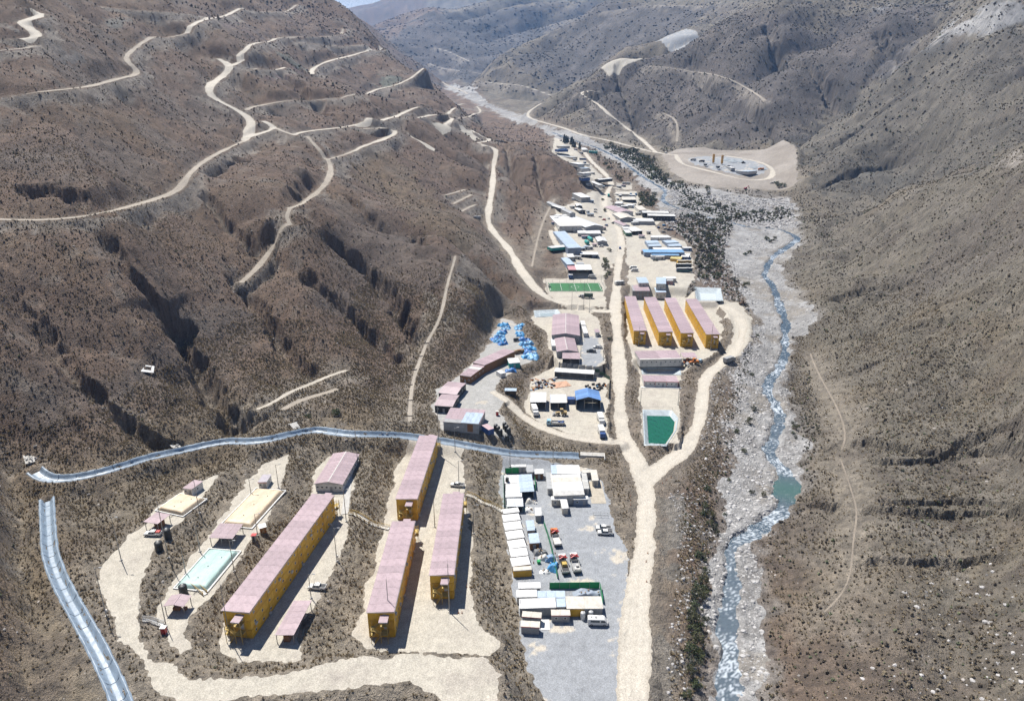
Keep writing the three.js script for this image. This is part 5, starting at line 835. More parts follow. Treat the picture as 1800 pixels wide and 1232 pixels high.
// ---------------------------------------------------------------- lined channels
channelWorld.forEach((c, ci) => {
  const W = CHANNELS[ci].w, fine = []; for (let i = 0; i < c.length - 1; i++) { const a = c[i], b = c[i + 1], n = Math.max(1, Math.round(Math.hypot(b.X - a.X, b.D - a.D) / 0.8)); for (let j = 0; j < n; j++) { const t = j / n; fine.push({ X: lerp(a.X, b.X, t), D: lerp(a.D, b.D, t), h: lerp(a.h, b.h, t) }); } }
  const keep = fine.filter(p => p.D > 100), prof = [[-W - 0.7, -0.3], [-W - 0.35, 0.12], [-W, 0.14], [-W + 0.45, -0.55], [-W + 0.9, -1.25], [-W / 4, -1.32], [W / 4, -1.32], [W - 0.9, -1.25], [W - 0.45, -0.55], [W, 0.14], [W + 0.35, 0.12], [W + 0.7, -0.3]], m0 = keep[Math.floor(keep.length / 2)];
  const t = thing('drainage_channel', ['blue grey lined channel curving along the foot of the hill', 'straight blue grey lined channel dropping past the terraces'][ci], 'channel', m0.X, m0.h, m0.D); const P = [], I = [], UV = []; let run = 0; const seams = [];
  keep.forEach((p, i) => {
    const a = keep[Math.max(0, i - 2)], b = keep[Math.min(keep.length - 1, i + 2)], l = Math.hypot(b.X - a.X, b.D - a.D) || 1, nx = (b.D - a.D) / l, nd = -(b.X - a.X) / l; if (i) run += Math.hypot(p.X - keep[i - 1].X, p.D - keep[i - 1].D);
    prof.forEach((q, k) => { const wr = 0.1 * noise(run * 0.9, k * 3.1) + 0.06 * noise(run * 2.3, k), o = q[0] + 0.12 * noise(run * 0.5, k + 40); P.push(p.X + nx * o - m0.X, p.h + q[1] + wr - m0.h, -(p.D + nd * o) + m0.D); UV.push(o / 6, run / 6); if (i && k) { const e = i * prof.length + k, f = e - prof.length; I.push(f - 1, e, f, f - 1, e - 1, e); } });
    if (i % 8 === 4 && noise(i, 5) > -0.55) seams.push(prof.slice(2, 10).map(q => [p.X + nx * q[0] - m0.X, p.h + q[1] + 0.09 - m0.h, -(p.D + nd * q[0]) + m0.D]));
  });
  const g = new THREE.BufferGeometry(); g.setAttribute('position', new THREE.Float32BufferAttribute(P, 3)); g.setAttribute('uv', new THREE.Float32BufferAttribute(UV, 2)); g.setIndex(I); g.computeVertexNormals();
  const lm = mat(0.25, 0.32, 0.40, 0.45); lm.side = THREE.DoubleSide; part('liner', g, lm, t);
  for (const s of seams) part('seam', s.slice(0, -1).map((a, k) => bar(a, s[k + 1], 0.05, 5)), mat(0.22, 0.27, 0.33, 0.6), t);
});
{ // headwall and deck where the channel goes under the road
  const r = rect([1020,806, 1064,808, 1066,796], 0), t = thing('culvert_headwall', 'pale concrete headwall at the end of the lined channel', 'headwall', r.X, r.y, r.D, r.turn); part('deck', box(r.w, 0.25, 2.6, 0, 0.35, -0.4), M.concrete, t); part('wall', box(r.w, 1.5, 0.35, 0, -0.9, 1.05), M.concrete, t); part('wing_wall', box(0.35, 1.4, 2.6, r.w / 2 - 0.2, -0.7, 2.5), M.concrete, t); part('railing', [0, 0.5, 1].map(f => bar([-r.w / 2 + r.w * f, 0.5, 1], [-r.w / 2 + r.w * f, 1.4, 1], 0.04)).concat([bar([-r.w / 2, 1.4, 1], [r.w / 2, 1.4, 1], 0.04)]), M.steelYellow, t);
}
[[50, 806, -50, 'grey stone spillway at the upper end of the curved channel'], [306, 783, -40, 'stone spillway with a small wall above the curved channel'], [520, 752, -50, 'stone spillway near the middle bend of the channel']].forEach(([x, y, a, l]) => {
  const p = pick(x, y), t = thing('spillway', l, 'spillway', p.X, p.h, p.D, a * Math.PI / 180), R = rng(x); part('apron', new THREE.BoxGeometry(6, 0.5, 3).rotateZ(-0.25).translate(0, 0.1, 0), M.concrete, t); part('weir_wall', box(0.4, 1.3, 4, -3, -0.2, 0), M.concrete, t); for (let i = 0; i < 26; i++) { const s = part('stone', blobGeo(i + 3, 0.7, 0.5), M.pale, t); s.position.set(-2.4 + 5 * R(), 0.35 + (0.5 - R()) * 0.2, -1.3 + 2.6 * R()); s.scale.setScalar(0.2 + 0.2 * R()); }
});

// ---------------------------------------------------------------- lined ponds
BASINS.forEach((b, i) => {
  const mx = b.poly.reduce((a, p) => a + p.X, 0) / b.poly.length, md = b.poly.reduce((a, p) => a + p.D, 0) / b.poly.length, t = thing('lined_pond', ['pond of deep green water in a pale plastic liner', 'empty lined basin behind the mauve offices', 'empty pale lined basin by the river end of the yellow blocks', 'shallow pale lined basin behind the white building with red frames'][i], 'pond', mx, b.h, md);
  const rings = [[1.05, -0.2], [1.02, 0.16], [0.985, 0.16], [0.80, -b.depth * 0.55], [0.64, -b.depth], [0.0, -b.depth]], P = [], I = [], n = b.poly.length, sub = 8; const loop = []; for (let k = 0; k < n; k++) for (let j = 0; j < sub; j++) { const a = b.poly[k], c = b.poly[(k + 1) % n]; loop.push([lerp(a.X, c.X, j / sub) - mx, -(lerp(a.D, c.D, j / sub) - md)]); }
  rings.forEach(([s, y], r) => loop.forEach((p, k) => P.push(p[0] * s, y + (r === 3 ? 0.14 * noise(k * 0.9, i) : 0), p[1] * s)));
  const N = loop.length; for (let r = 0; r < rings.length - 1; r++) for (let k = 0; k < N; k++) { const a = r * N + k, c = r * N + (k + 1) % N; I.push(a, c, c + N, a, c + N, a + N); }
  const g = new THREE.BufferGeometry(); g.setAttribute('position', new THREE.Float32BufferAttribute(P, 3)); g.setAttribute('uv', new THREE.Float32BufferAttribute(P.flatMap((v, k) => k % 3 === 0 ? [P[k] / 6, P[k + 2] / 6] : []), 2)); g.setIndex(I); g.computeVertexNormals(); const lm = mat(0.47, 0.53, 0.56, 0.45); lm.side = THREE.DoubleSide; part('liner', g, lm, t);
  if (i === 0) { const s = new THREE.Shape(loop.map(p => new THREE.Vector2(p[0] * 0.80, -p[1] * 0.80))); part('water', metric(new THREE.ShapeGeometry(s).rotateX(-Math.PI / 2).translate(0, -b.depth * 0.5, 0)), mat(0.012, 0.115, 0.062, 0.12), t); }
  else { const s = new THREE.Shape(loop.map(p => new THREE.Vector2(p[0] * 0.6, -p[1] * 0.6))); part('floor_sheet', metric(new THREE.ShapeGeometry(s).rotateX(-Math.PI / 2).translate(0, -b.depth + 0.05, 0)), i === 1 ? mat(0.30, 0.37, 0.40, 0.5) : mat(0.56, 0.62, 0.66, 0.5), t); }
  for (let k = 0; k < n; k++) { const a = b.poly[k], c = b.poly[(k + 1) % n], x0 = (a.X - mx) * 1.09, z0 = -(a.D - md) * 1.09, x1 = (c.X - mx) * 1.09, z1 = -(c.D - md) * 1.09; part('fence_rail', [bar([x0, 1.0, z0], [x1, 1.0, z1], 0.04), bar([x0, -0.3, z0], [x0, 1.1, z0], 0.06)], M.steel, t); }
});

// ---------------------------------------------------------------- yellow accommodation blocks
yellowBlock([387.6,1072.8, 437.9,1078.3, 580.8,870.5], 'longest yellow three storey block beside the bladder tank terraces');
yellowBlock([643,1076.7, 692.8,1076.7, 725.3,916.3], 'yellow three storey block on the middle terrace, directly below another block');
yellowBlock([694.4,877, 733.4,878, 768,766], 'yellow three storey block whose far end reaches the lined channel');
yellowBlock([753.5,1011.4, 798.3,1011.4, 816.2,867.6], 'yellow three storey block next to the gravel yard bank');
for (const [q, l] of [[[1114.2,581.1, 1137.2,581.7, 1130.8,521.2], 'yellow block of the row of four, closest to the main road'], [[1158.6,583.2, 1183.4,583.7, 1171.7,522.7], 'yellow block of the row of four, second from the main road'], [[1197.4,585.2, 1220.5,585.8, 1205.3,524.1], 'yellow block of the row of four, second from the river'], [[1241.8,587.5, 1266.1,588.1, 1247.7,526.2], 'yellow block of the row of four, closest to the river']]) yellowBlock(q, l, { group: 'row of four yellow blocks', rear: false });

// ---------------------------------------------------------------- terraces on the near side of the channel
const MW = { roof: MAUVE, wall: M.white };
hall([551.6,850.4, 601.9,852, 613.2,797.8], 3.2, 'white building with mauve gable roof above the longest yellow block', { ...MW, name: 'canteen_building', category: 'building', rise: 1.0, along: 'z', windows: 5, over: 0.3, cap: M.offwhite });
bladder([271,898, 321,909, 349,874], 'small cream bladder tank in a white kerb', mat(0.66, 0.53, 0.37, 0.55), 1.3);
bladder([385,924, 443,930, 486,861], 'large cream bladder tank in a long white kerb', mat(0.66, 0.53, 0.37, 0.55), 1.3);
bladder([303,1035, 365,1041, 414,968], 'teal bladder tank in a white kerb', mat(0.40, 0.56, 0.53, 0.55), 1.2);
hall([320,858, 336,861, 344,844], 2.7, 'small white cabin with mauve roof behind the small cream bladder tank', { ...MW, name: 'cabin', category: 'cabin', windows: 1 });
hall([452,848, 468,848, 475,834], 2.7, 'small white cabin with pale roof behind the large cream bladder tank', { name: 'cabin', category: 'cabin', wall: M.white, roof: tones(0.5, 0.46, 0.5, 0.5, 0), windows: 1, fasciaMat: M.red });
hall([251,917, 276,922, 285,902], 3, 'mauve roofed canopy over a brown tank box', { roof: MAUVE, name: 'canopy', category: 'canopy', open: true, backless: true, extra: (t, w, l) => part('tank_box', box(2.2, 2.2, 2.2, w * 0.15, 0, 0.2), M.brown, t) });
hall([366,945, 408,947, 424,922], 3, 'mauve roofed pump canopy between the cream and teal bladder tanks', { roof: MAUVE, name: 'canopy', category: 'canopy', open: true, backless: true, extra: (t, w, l) => { for (let i = 0; i < 3; i++) part('pump', [rbox(1.4, 0.9, 0.9, -w * 0.28 + i * w * 0.28, 0.1, 0, 0.1), cyl(0.35, 0.35, 1.2, -w * 0.28 + i * w * 0.28 + 0.9, 0.1, 0, 10)], M.grey, t); } });
hall([286,1066, 322,1067, 328,1047], 3, 'mauve gabled canopy below the teal bladder tank', { roof: MAUVE, name: 'canopy', category: 'canopy', open: true, backless: true, rise: 0.6, along: 'z', extra: (t) => part('pump_skid', [rbox(2, 1, 1.1, -0.5, 0.1, 0, 0.1), rbox(1, 0.7, 1, 1.6, 0.1, -0.2, 0.1)], M.brown, t) });
hall([482,1116, 516,1118, 534,1056], 3.1, 'long mauve roofed carport beside the longest yellow block', { roof: MAUVE, name: 'carport', category: 'carport', open: true, backless: true, tilt: 0.07, extra: (t, w, l) => part('store_box', box(1.6, 2, 1.6, 0, 0, l * 0.38), M.brown, t) });
waterTank(294.5, 946, 1.15, 3.6, 'black water tank beside the mauve roofed canopy and lamp post'); waterTank(279.5, 967, 1.15, 3.2, 'black water tank standing alone on the dirt terrace'); waterTank(322.5, 1044, 1.15, 3.2, 'black water tank by the steps of the teal bladder tank');
{ const p = pick(447, 950), t = thing('fire_cabinet', 'red topped cabinet beside the large cream bladder tank', 'cabinet', p.X, p.h, p.D); part('cabinet', box(1.3, 2.1, 1.1), M.grey, t); part('roof', box(1.6, 0.14, 1.5, 0, 2.1, 0), M.red, t); part('door', box(0.6, 1.7, 0.06, 0, 0.2, 0.57), M.dark, t); }
{ const p = pick(462, 934), t = thing('guard_box', 'brown sentry box with white roof beside the large cream bladder tank', 'hut', p.X, p.h, p.D, 0.5); part('wall', box(1.8, 2.2, 1.8, 0, -0.2, 0), M.brown, t); part('roof', new THREE.BoxGeometry(2.3, 0.1, 2.2).rotateX(0.1).translate(0, 2.1, 0), M.white, t); part('door', box(0.7, 1.8, 0.06, 0, 0, 0.92), M.wood, t); }
{ const p = pick(288, 1113), t = thing('fire_cabinet', 'red and white cabinet at the tip of the grassy bank', 'cabinet', p.X, p.h, p.D); part('cabinet', box(1.2, 1.9, 1.0), M.red, t); part('roof', box(1.5, 0.14, 1.3, 0, 1.9, 0), M.white, t); }
function walkway(px, label, wdt, railM) {                             // stepped gangway down a bank with rails on both sides
  const pts = densify(pairs(px), 6).map(q => pick(q[0], q[1])), m0 = pts[0], t = thing('stairway', label, 'stairs', m0.X, m0.h, m0.D), L = q => [q.X - m0.X, q.h - m0.h, -(q.D - m0.D)];
  for (let i = 0; i < pts.length - 1; i++) { const a = L(pts[i]), b = L(pts[i + 1]), l = Math.hypot(b[0] - a[0], b[2] - a[2]), s = part('tread', box(l * 1.05, 0.14, wdt), M.pale, t); s.position.set((a[0] + b[0]) / 2, (a[1] + b[1]) / 2 + 0.12, (a[2] + b[2]) / 2); s.rotation.y = -Math.atan2(b[2] - a[2], b[0] - a[0]); const nx = -(b[2] - a[2]) / l * wdt / 2, nz = (b[0] - a[0]) / l * wdt / 2; for (const sd of [-1, 1]) part('handrail', [bar([a[0] + sd * nx, a[1] + 1.15, a[2] + sd * nz], [b[0] + sd * nx, b[1] + 1.15, b[2] + sd * nz], 0.06), bar([a[0] + sd * nx, a[1], a[2] + sd * nz], [a[0] + sd * nx, a[1] + 1.15, a[2] + sd * nz], 0.05), bar([a[0] + sd * nx, a[1] + 0.6, a[2] + sd * nz], [b[0] + sd * nx, b[1] + 0.6, b[2] + sd * nz], 0.04)], railM, t); }
  return t;
}
walkway([613,903, 622,904, 636,911, 652,921, 668,926, 684,930], 'yellow railed stairway on the bank between the longest yellow block and the middle terrace', 1.5, M.steelYellow);
walkway([820,870, 832,874, 848,884, 864,889, 884,900], 'yellow railed stairway from the middle terrace down to the gravel yard', 1.5, M.steelYellow);
walkway([250,1091, 262,1092, 274,1096, 286,1100], 'white railed steps at the tip of the bank near the mauve gabled canopy', 1.2, M.white);
walkway([337,1028, 346,1034, 356,1042, 361,1046], 'yellow steps at the corner of the teal bladder tank', 1.2, M.steelYellow);
{ const pts = [[613,824], [620,825], [616,862], [612,903], [599,905], [606,862]].map(q => pick(q[0], q[1])), m0 = pts[0], s = new THREE.Shape(pts.map(p => new THREE.Vector2(p.X - m0.X, p.D - m0.D))); const g = metric(new THREE.ExtrudeGeometry(s, { depth: 0.14, bevelEnabled: false }).rotateX(-Math.PI / 2)), m = new THREE.Mesh(g, M.concrete); m.position.set(m0.X, m0.h + 0.0, -m0.D); m.name = 'concrete_path'; m.userData = { kind: 'structure', label: 'pale concrete path beside the white gabled building', category: 'path' }; m.castShadow = m.receiveShadow = true; scene.add(m); }
{ const p = pick(259, 650), q = [p.X, p.h, p.D], t = thing('survey_target', 'square white survey frame lying on the brown hillside', 'marker', p.X, p.h + 0.25, p.D, 0.35); t.rotation.order = 'YXZ'; t.rotation.set(0.35, 0.3, -0.3, 'YXZ'); part('board', box(5, 0.1, 1.5, 0, 0.2, 1.5), M.white, t); part('board', box(1.0, 0.1, 3, -2, 0.2, -0.8), M.white, t); part('board', box(1.1, 0.1, 3, 1.9, 0.2, -0.8), M.white, t); part('board', box(2.2, 0.1, 0.8, 0, 0.2, -1.9), M.white, t); }
[[779.3,561], [771,582], [749,603], [738.5,626], [728,649.7], [719.8,676.5], [720.5,703.3], [719.8,730.9]].forEach(([x, y], i) => { const p = pick(x, y), t = thing('check_dam', 'small curved rock check dam on the pale gully track', 'check dam', p.X, p.h, p.D, 0, 'check dams on the gully track'), R = rng(i + 3); for (let k = 0; k < 7; k++) { const a = -0.9 + 1.8 * k / 6, s = part('stone', blobGeo(k + 5, 0.8, 0.4), M.rubble, t); s.position.set(Math.sin(a) * 1.5, 0.1, Math.cos(a) * 1.2 - 0.8); s.scale.setScalar(0.3 + 0.14 * R()); } });

// ---------------------------------------------------------------- gravel yard
const ROWL = 'white roofed container shed in the row along the gravel yard bank';
[[885,903.2, 913.5,899.7, 911.4,892], [885,917, 915.6,913.6, 913.5,902.5], [887.8,932.4, 919,928.9, 916.3,915.7], [892,948.3, 922.8,944.2, 919,931], [895.4,964.6, 926,960.4, 922.5,947], [898.2,979.2, 929.4,975.7, 926.4,962.5], [900.3,995.8, 933.2,991.7, 929.4,977.8]].forEach(q => hall(q, 2.6, ROWL, { name: 'container_shed', category: 'shed', wall: M.offwhite, roof: WHITE, group: 'row of white container sheds', windows: 1, over: 0.1 }));
hall([902.4,1003.5, 935,1001.4, 933.2,995], 2.6, 'white roofed container with a mustard yellow front at the end of the row', { name: 'container_shed', wall: M.yellowDark, roof: CREAM, windows: 0, doors: 0, over: 0.05 });
hall([888.5,874, 917.6,874, 917.6,848.3], 3.2, 'wide white roofed shed on the fenced corner of the gravel yard', { roof: WHITE });
hall([887,849.7, 914.2,849, 914.2,835], 3.4, 'white roofed shed carrying a small black tank', { roof: WHITE, extra: (t, w, l, up) => part('roof_tank', cyl(0.7, 0.65, 1.5, -w * 0.35, up + 0.1, l * 0.3, 12), M.black, t) });
hall([914.2,865, 939.2,864.3, 937.8,833.8], 3.5, 'pale blue roofed open workshop on the gravel yard', { roof: PALEBLUE, open: true, wall: M.grey });
hall([891.3,890.7, 920.4,890, 918.3,874.7], 2.7, 'shed with a wrinkled white plastic roof', { roof: [mat(0.62, 0.65, 0.68, 0.4)], open: true, wall: M.netGreen });
hall([898.9,821.3, 925.3,820.6, 925.3,816.4], 2.6, 'narrow white cabin behind the green screened pen', { roof: WHITE });
hall([926,830.3, 937.8,830.3, 936.4,817], 2.7, 'grey roofed cabin beside the green screened pen', { roof: GREYR });
hall([939.9,833, 955.8,833, 955,824.7], 2.6, 'brown walled hut with white roof beside the white workshop hall', { wall: M.brown, roof: WHITE, windows: 0, name: 'hut', category: 'hut' });
hall([973.2,871.3, 1028,870.6, 1021.8,831.7], 3.9, 'largest white roofed hall of the gravel yard', { name: 'workshop_hall', category: 'building', roof: [...WHITE, CREAM[0]], along: 'z', step: 3.2, windows: 0, doors: 0, odd: [mat(0.52, 0.51, 0.49, 0.6), 0.1] });
hall([969.7,833, 1021,833, 1018.3,817.8], 4.2, 'raised white roof at the channel end of the workshop hall', { name: 'workshop_hall', category: 'building', roof: [...WHITE, PALEBLUE[0]], along: 'x', windows: 0, doors: 0 });
hall([962,859.4, 972.5,859.4, 969.7,830.3], 2.7, 'grey flat roofed annex on the shed side of the workshop hall', { roof: GREYR }); hall([1025.3,859.4, 1036.4,859.4, 1032.2,831.7], 2.7, 'grey flat roofed annex on the road side of the workshop hall', { roof: tones(0.5, 0.5, 0.48, 0.6, 0) });
hall([1023.9,831, 1050.3,830.3, 1048.9,825.8], 2.7, 'cream container crosswise at the corner of the workshop hall', { roof: CREAM, name: 'cabin', category: 'cabin' }); hall([1041.3,844.9, 1053,844.9, 1049.6,830.3], 2.7, 'cream container standing by itself on the sandy patch', { roof: CREAM, wall: M.cream, name: 'cabin', category: 'cabin', windows: 0 });
hall([969,878.9, 996,878.9, 995.4,872.6], 2.7, 'cream office container in front of the workshop hall', { roof: WHITE, wall: M.cream, name: 'cabin', category: 'cabin' }); hall([987.8,894.2, 1000,893.9, 996,878.9], 2.7, 'cream container pointing out into the gravel yard', { roof: WHITE, wall: M.cream, name: 'cabin', category: 'cabin', windows: 0, doors: 0 }); hall([1007.9,878.2, 1034.7,877.8, 1033.6,872], 2.7, 'office container with blue front and windows', { roof: WHITE, wall: M.bluewall, name: 'cabin', category: 'cabin' });
hall([926.7,933, 941,932.4, 939,914.3], 2.5, 'upper small blue roofed shed between the container row and the trucks', { roof: PALEBLUE, wall: M.grey }); hall([930.8,955.3, 948.9,954.6, 946,937.2], 2.8, 'lower small blue roofed shed with a brown front', { roof: PALEBLUE, wall: M.brown, windows: 0 }); hall([940.6,906.7, 952.4,906.7, 949.6,892], 2.6, 'narrow white container with an open dark end', { roof: WHITE, wall: M.grey, name: 'cabin', category: 'cabin', windows: 0 });
hall([911.4,1034.7, 951,1034, 950.3,1023.6], 2.8, 'pale roofed shed behind the green screen fence', { roof: PALEBLUE.concat(WHITE) }); hall([907.9,1050, 944.7,1049.3, 944,1036.8], 2.8, 'white roofed shed between two blue roofs', { roof: WHITE });
hall([945,1050.7, 994,1050.7, 993.6,1038.9], 3.2, 'wide pale blue roof behind the white double shed', { roof: PALEBLUE, open: true, wall: M.grey }); hall([978.8,1067, 995,1067, 994.4,1051.7], 3.2, 'narrow pale blue roof wedged beside the cream hall', { roof: PALEBLUE, windows: 0 });
hall([912.8,1069.4, 978,1068.8, 977.4,1051.4], 3, 'long white double shed with a grey front', { roof: WHITE, wall: M.grey, along: 'z', step: 2.3 }); hall([996,1069.7, 1060.7,1069.7, 1058.6,1048.9], 3, 'cream roofed hall with grey and mustard front', { name: 'workshop_hall', category: 'building', roof: CREAM, wall: M.grey, step: 4.6, windows: 0, doors: 0, extra: (t, w, l, up) => part('front_panel', box(w * 0.4, up * 0.9, 0.08, -w * 0.22, 0.05, l / 2 + 0.04), M.yellowDark, t) });
hall([917,1084, 951.7,1086.8, 951.7,1077], 2.6, 'cream roofed container behind its twin at the yard edge', { roof: CREAM, wall: M.grey, name: 'cabin', category: 'cabin', windows: 0, fasciaMat: M.red }); hall([914.9,1101.4, 948.9,1103.5, 949.6,1093], 2.6, 'cream roofed container at the yard edge beside the white slab', { roof: CREAM, wall: M.grey, name: 'cabin', category: 'cabin', windows: 0, fasciaMat: M.red }); hall([969,1082, 1003,1082, 1003,1072], 2.6, 'cream roofed cabin with two windows and a red edge', { roof: CREAM, wall: M.grey, name: 'cabin', category: 'cabin', windows: 2, doors: 0, fasciaMat: M.red });
waterTank(1024.5, 1088, 0.7, 2.6, 'white upright tank beside the van', M.white); waterTank(1038.5, 1086, 0.7, 2.6, 'white upright tank behind the van', M.white);
{ const r = rect([951,1108, 967,1108, 969,1088], 0), t = thing('concrete_slab', 'white concrete slab beside the cream containers', 'slab', r.X, r.y, r.D, r.turn); part('slab', rbox(r.w, 0.2, r.l, 0, -0.05, 0, 0.06), M.white, t); }
{ const r = rect([1040,885, 1066,885, 1062,846], 0), g = metric(new THREE.BoxGeometry(r.w, 0.1, r.l)), m = new THREE.Mesh(g, mat(0.47, 0.42, 0.34, 0.9)); m.name = 'sand_patch'; m.position.set(r.X, r.y + 0.0, -r.D); m.rotation.y = r.turn; m.userData = { kind: 'structure', label: 'sandy levelled patch beside the cream containers', category: 'ground' }; m.receiveShadow = true; scene.add(m); }
function screen(px, hgt, label, m, name = 'screen_fence') {
  const pts = pairs(px).map(q => pick(q[0], q[1])), m0 = pts[0], t = thing(name, label, 'fence', m0.X, m0.h, m0.D);
  for (let i = 0; i < pts.length - 1; i++) { const a = pts[i], b = pts[i + 1], l = Math.hypot(b.X - a.X, b.D - a.D), n = Math.max(1, Math.round(l / 3)); for (let k = 0; k < n; k++) { const f = (k + 0.5) / n, s = part('net_panel', box(l / n - 0.06, hgt, 0.05), m, t); s.position.set(lerp(a.X, b.X, f) - m0.X, lerp(a.h, b.h, f) - m0.h, -(lerp(a.D, b.D, f) - m0.D)); s.rotation.y = Math.atan2(b.D - a.D, b.X - a.X); const e = k / n, c = part('post', cyl(0.06, 0.06, hgt + 0.3, 0, -0.1, 0, 6), M.steel, t); c.position.set(lerp(a.X, b.X, e) - m0.X, lerp(a.h, b.h, e) - m0.h, -(lerp(a.D, b.D, e) - m0.D)); } }
  return t;
}
screen([966,1035, 1054,1034], 2.3, 'bright green screen fence behind the cream hall', M.green); screen([1055,1034, 1060,1062], 2.0, 'green screen fence along the end of the grey tarpaulin', M.green); screen([956,923, 962,940, 968,962, 974,990, 980,1018], 1.8, 'green net fence beside the parked crane trucks', M.netGreen); screen([888,832, 912,832], 2.4, 'green screen closing the pen behind the white sheds', M.green); screen([886,833, 885,850, 886,895], 2.0, 'green net along the bank side of the white sheds', M.netGreen); screen([940,845, 942,862], 2.2, 'green net on the side of the pale blue workshop', M.green);
tarp(1033, 1046, 9, 3.4, 1.8, 2, 'grey blue tarpaulin sagging behind the cream hall', mat(0.30, 0.35, 0.42, 0.6)); tarp(950, 972, 4.6, 2.8, 1.5, 10, 'dark grey tarpaulin heap below the brown fronted shed', mat(0.2, 0.205, 0.21, 0.7)); tarp(968, 984, 3.6, 2.6, 1.7, 0, 'pale blue tarpaulin heap among the stores', mat(0.25, 0.38, 0.55, 0.5)); tarp(972, 998, 3.2, 4.8, 1.7, -15, 'bright blue tarpaulin heap by the green net fence', mat(0.08, 0.34, 0.66, 0.5)); tarp(955, 982, 3.4, 2.4, 1.2, 0, 'white plastic heap beside the blue tarpaulins', M.offwhite); tarp(958, 1006, 3.4, 1.8, 1, 0, 'flat white plastic sheet heap near the mustard container', M.white); tarp(935, 882, 4.6, 3.2, 1.4, 0, 'white and red cloth heap beside the open blue workshop', M.offwhite); tarp(930, 897, 3.4, 3.6, 1.0, 0, 'white cloth heap in front of the plastic roofed shed', M.white);
{ const p = pick(947, 990), t = thing('storage_crate', 'green plastic crate among the blue tarpaulins', 'crate', p.X, p.h, p.D, 0.2); part('crate', rbox(1.0, 0.9, 1.1, 0, 0, 0, 0.06), M.green, t); part('lid', rbox(1.06, 0.1, 1.16, 0, 0.9, 0, 0.04), M.green, t); }
flatTruck(977, 951, 98, 'crane truck with an orange cab and folded red crane', { crane: true, paint: M.orange, bed: M.pale }); flatTruck(991, 998, 97, 'white crane truck carrying a yellow load', { crane: true, load: mat(0.55, 0.38, 0.08, 0.6), bed: M.dark }); flatTruck(1011, 996, 96, 'white crane truck carrying loose white goods', { crane: true, load2: M.offwhite, bed: M.grey });
pickup(1061, 931, 176, 'white pickup parked behind its neighbour in the gravel yard'); pickup(1064, 939, 177, 'white pickup parked beside the gravel yard edge, nearer the trucks'); van(1051, 1097, -2, 'white passenger van at the end of the cream hall');
const cone = (px, py, label, group) => { const p = pick(px, py), t = thing('traffic_cone', label, 'cone', p.X, p.h, p.D, 0, group); part('base', box(0.4, 0.05, 0.4), M.dark, t); part('cone', cyl(0.2, 0.04, 0.8, 0, 0.05, 0, 10), M.orange, t); part('band', cyl(0.13, 0.1, 0.14, 0, 0.45, 0, 10), M.white, t); };
[[976,973], [979,979], [981,985], [982,992], [978.5,998], [939,982], [938,990]].forEach(q => cone(q[0], q[1], 'small orange cone beside the parked crane trucks', 'cones by the trucks'));
[[1109,872], [1109,880], [1109,888], [1139,973], [1136,988], [1137,1023], [1165,850], [1172,845], [1180,840]].forEach(q => cone(q[0], q[1], 'small orange cone on the edge of the main dirt road', 'cones along the road'));
[[826,1032], [820,1032], [812,1078], [806,1078], [764,921]].forEach(q => cone(q[0], q[1], 'small orange cone on the middle terrace', 'cones on the terrace'));
{ const p = pick(1056, 905), t = thing('barrier_rail', 'low steel barrier at the parking edge of the gravel yard', 'barrier', p.X, p.h, p.D, -0.05); part('rail', [bar([-2.6, 0.9, 0], [2.6, 0.9, 0], 0.06), bar([-2.6, 0.9, 1.6], [2.6, 0.9, 1.6], 0.06)], M.steel, t); for (const x of [-2.6, 0, 2.6]) for (const z of [0, 1.6]) part('post', cyl(0.05, 0.05, 0.95, x, 0, z, 6), M.steel, t); }
pickup(558, 1035, 174, 'white pickup parked by the grassy bank on the long block terrace', M.white); pickup(804, 855, 172, 'white pickup with dusty sides beside the yellow block that reaches the channel'); pickup(269, 941, 178, 'white pickup with a red load in front of the mauve canopy', M.white, { cargo: M.red });

// ---------------------------------------------------------------- workshops and yards beyond the channel
hall([807.3,659, 827.2,662.5, 849.3,642.7], 4.0, 'lower half of the long mauve workshop, with pale roof lights', { ...MW, name: 'workshop', category: 'building', wall: M.brown, odd: [M.offwhite, 0.25], step: 3, windows: 2 }); hall([830.7,636.8, 851.7,642.7, 875.5,610], 4.4, 'upper half of the long mauve workshop next to the blue tarpaulins', { ...MW, name: 'workshop', category: 'building', wall: M.brown, odd: [M.offwhite, 0.12], step: 3, windows: 2 });
hall([770,690.5, 802.7,694, 818.5,673.5], 3.5, 'mauve gable roofed workshop between the long workshop and the corner hall', { ...MW, name: 'workshop', category: 'building', wall: M.dark, rise: 0.8, along: 'x' }); hall([763,712.7, 795.7,715, 803.8,694.5], 3.5, 'mauve roofed workshop joining the corner hall', { ...MW, name: 'workshop', category: 'building', wall: M.dark, rise: 0.6, along: 'x' }); hall([778.2,741.1, 842.3,745.8, 827.2,720.1], 4.0, 'corner hall with half mauve and half pale blue roof', { name: 'workshop', category: 'building', roof: MAUVE, wall: M.grey, along: 'x', step: 2.6, windows: 0, doors: 0, tilt: 0.04, extra: (t, w, l, up) => { for (let i = 0; i < 4; i++) part('pale_roof_sheet', box(w * 0.125 - 0.05, 0.08, l + 0.7, w * (0.06 + 0.125 * i) , up + 0.17, 0), PALEBLUE[i], t); for (let i = 0; i < 5; i++) part('front_panel', box(w * 0.16 - 0.06, up * 0.86, 0.08, -w * 0.42 + w * 0.168 * i, 0.1, l / 2 + 0.05), i === 4 ? M.brown : M.grey, t); } });
container([858.7,755.8, 868.5,752.8, 862.6,742.5], 2.6, 'blue shipping container with a pinkish roof beside the black tanks', { wall: M.blue, roof: mat(0.5, 0.36, 0.38, 0.6) });
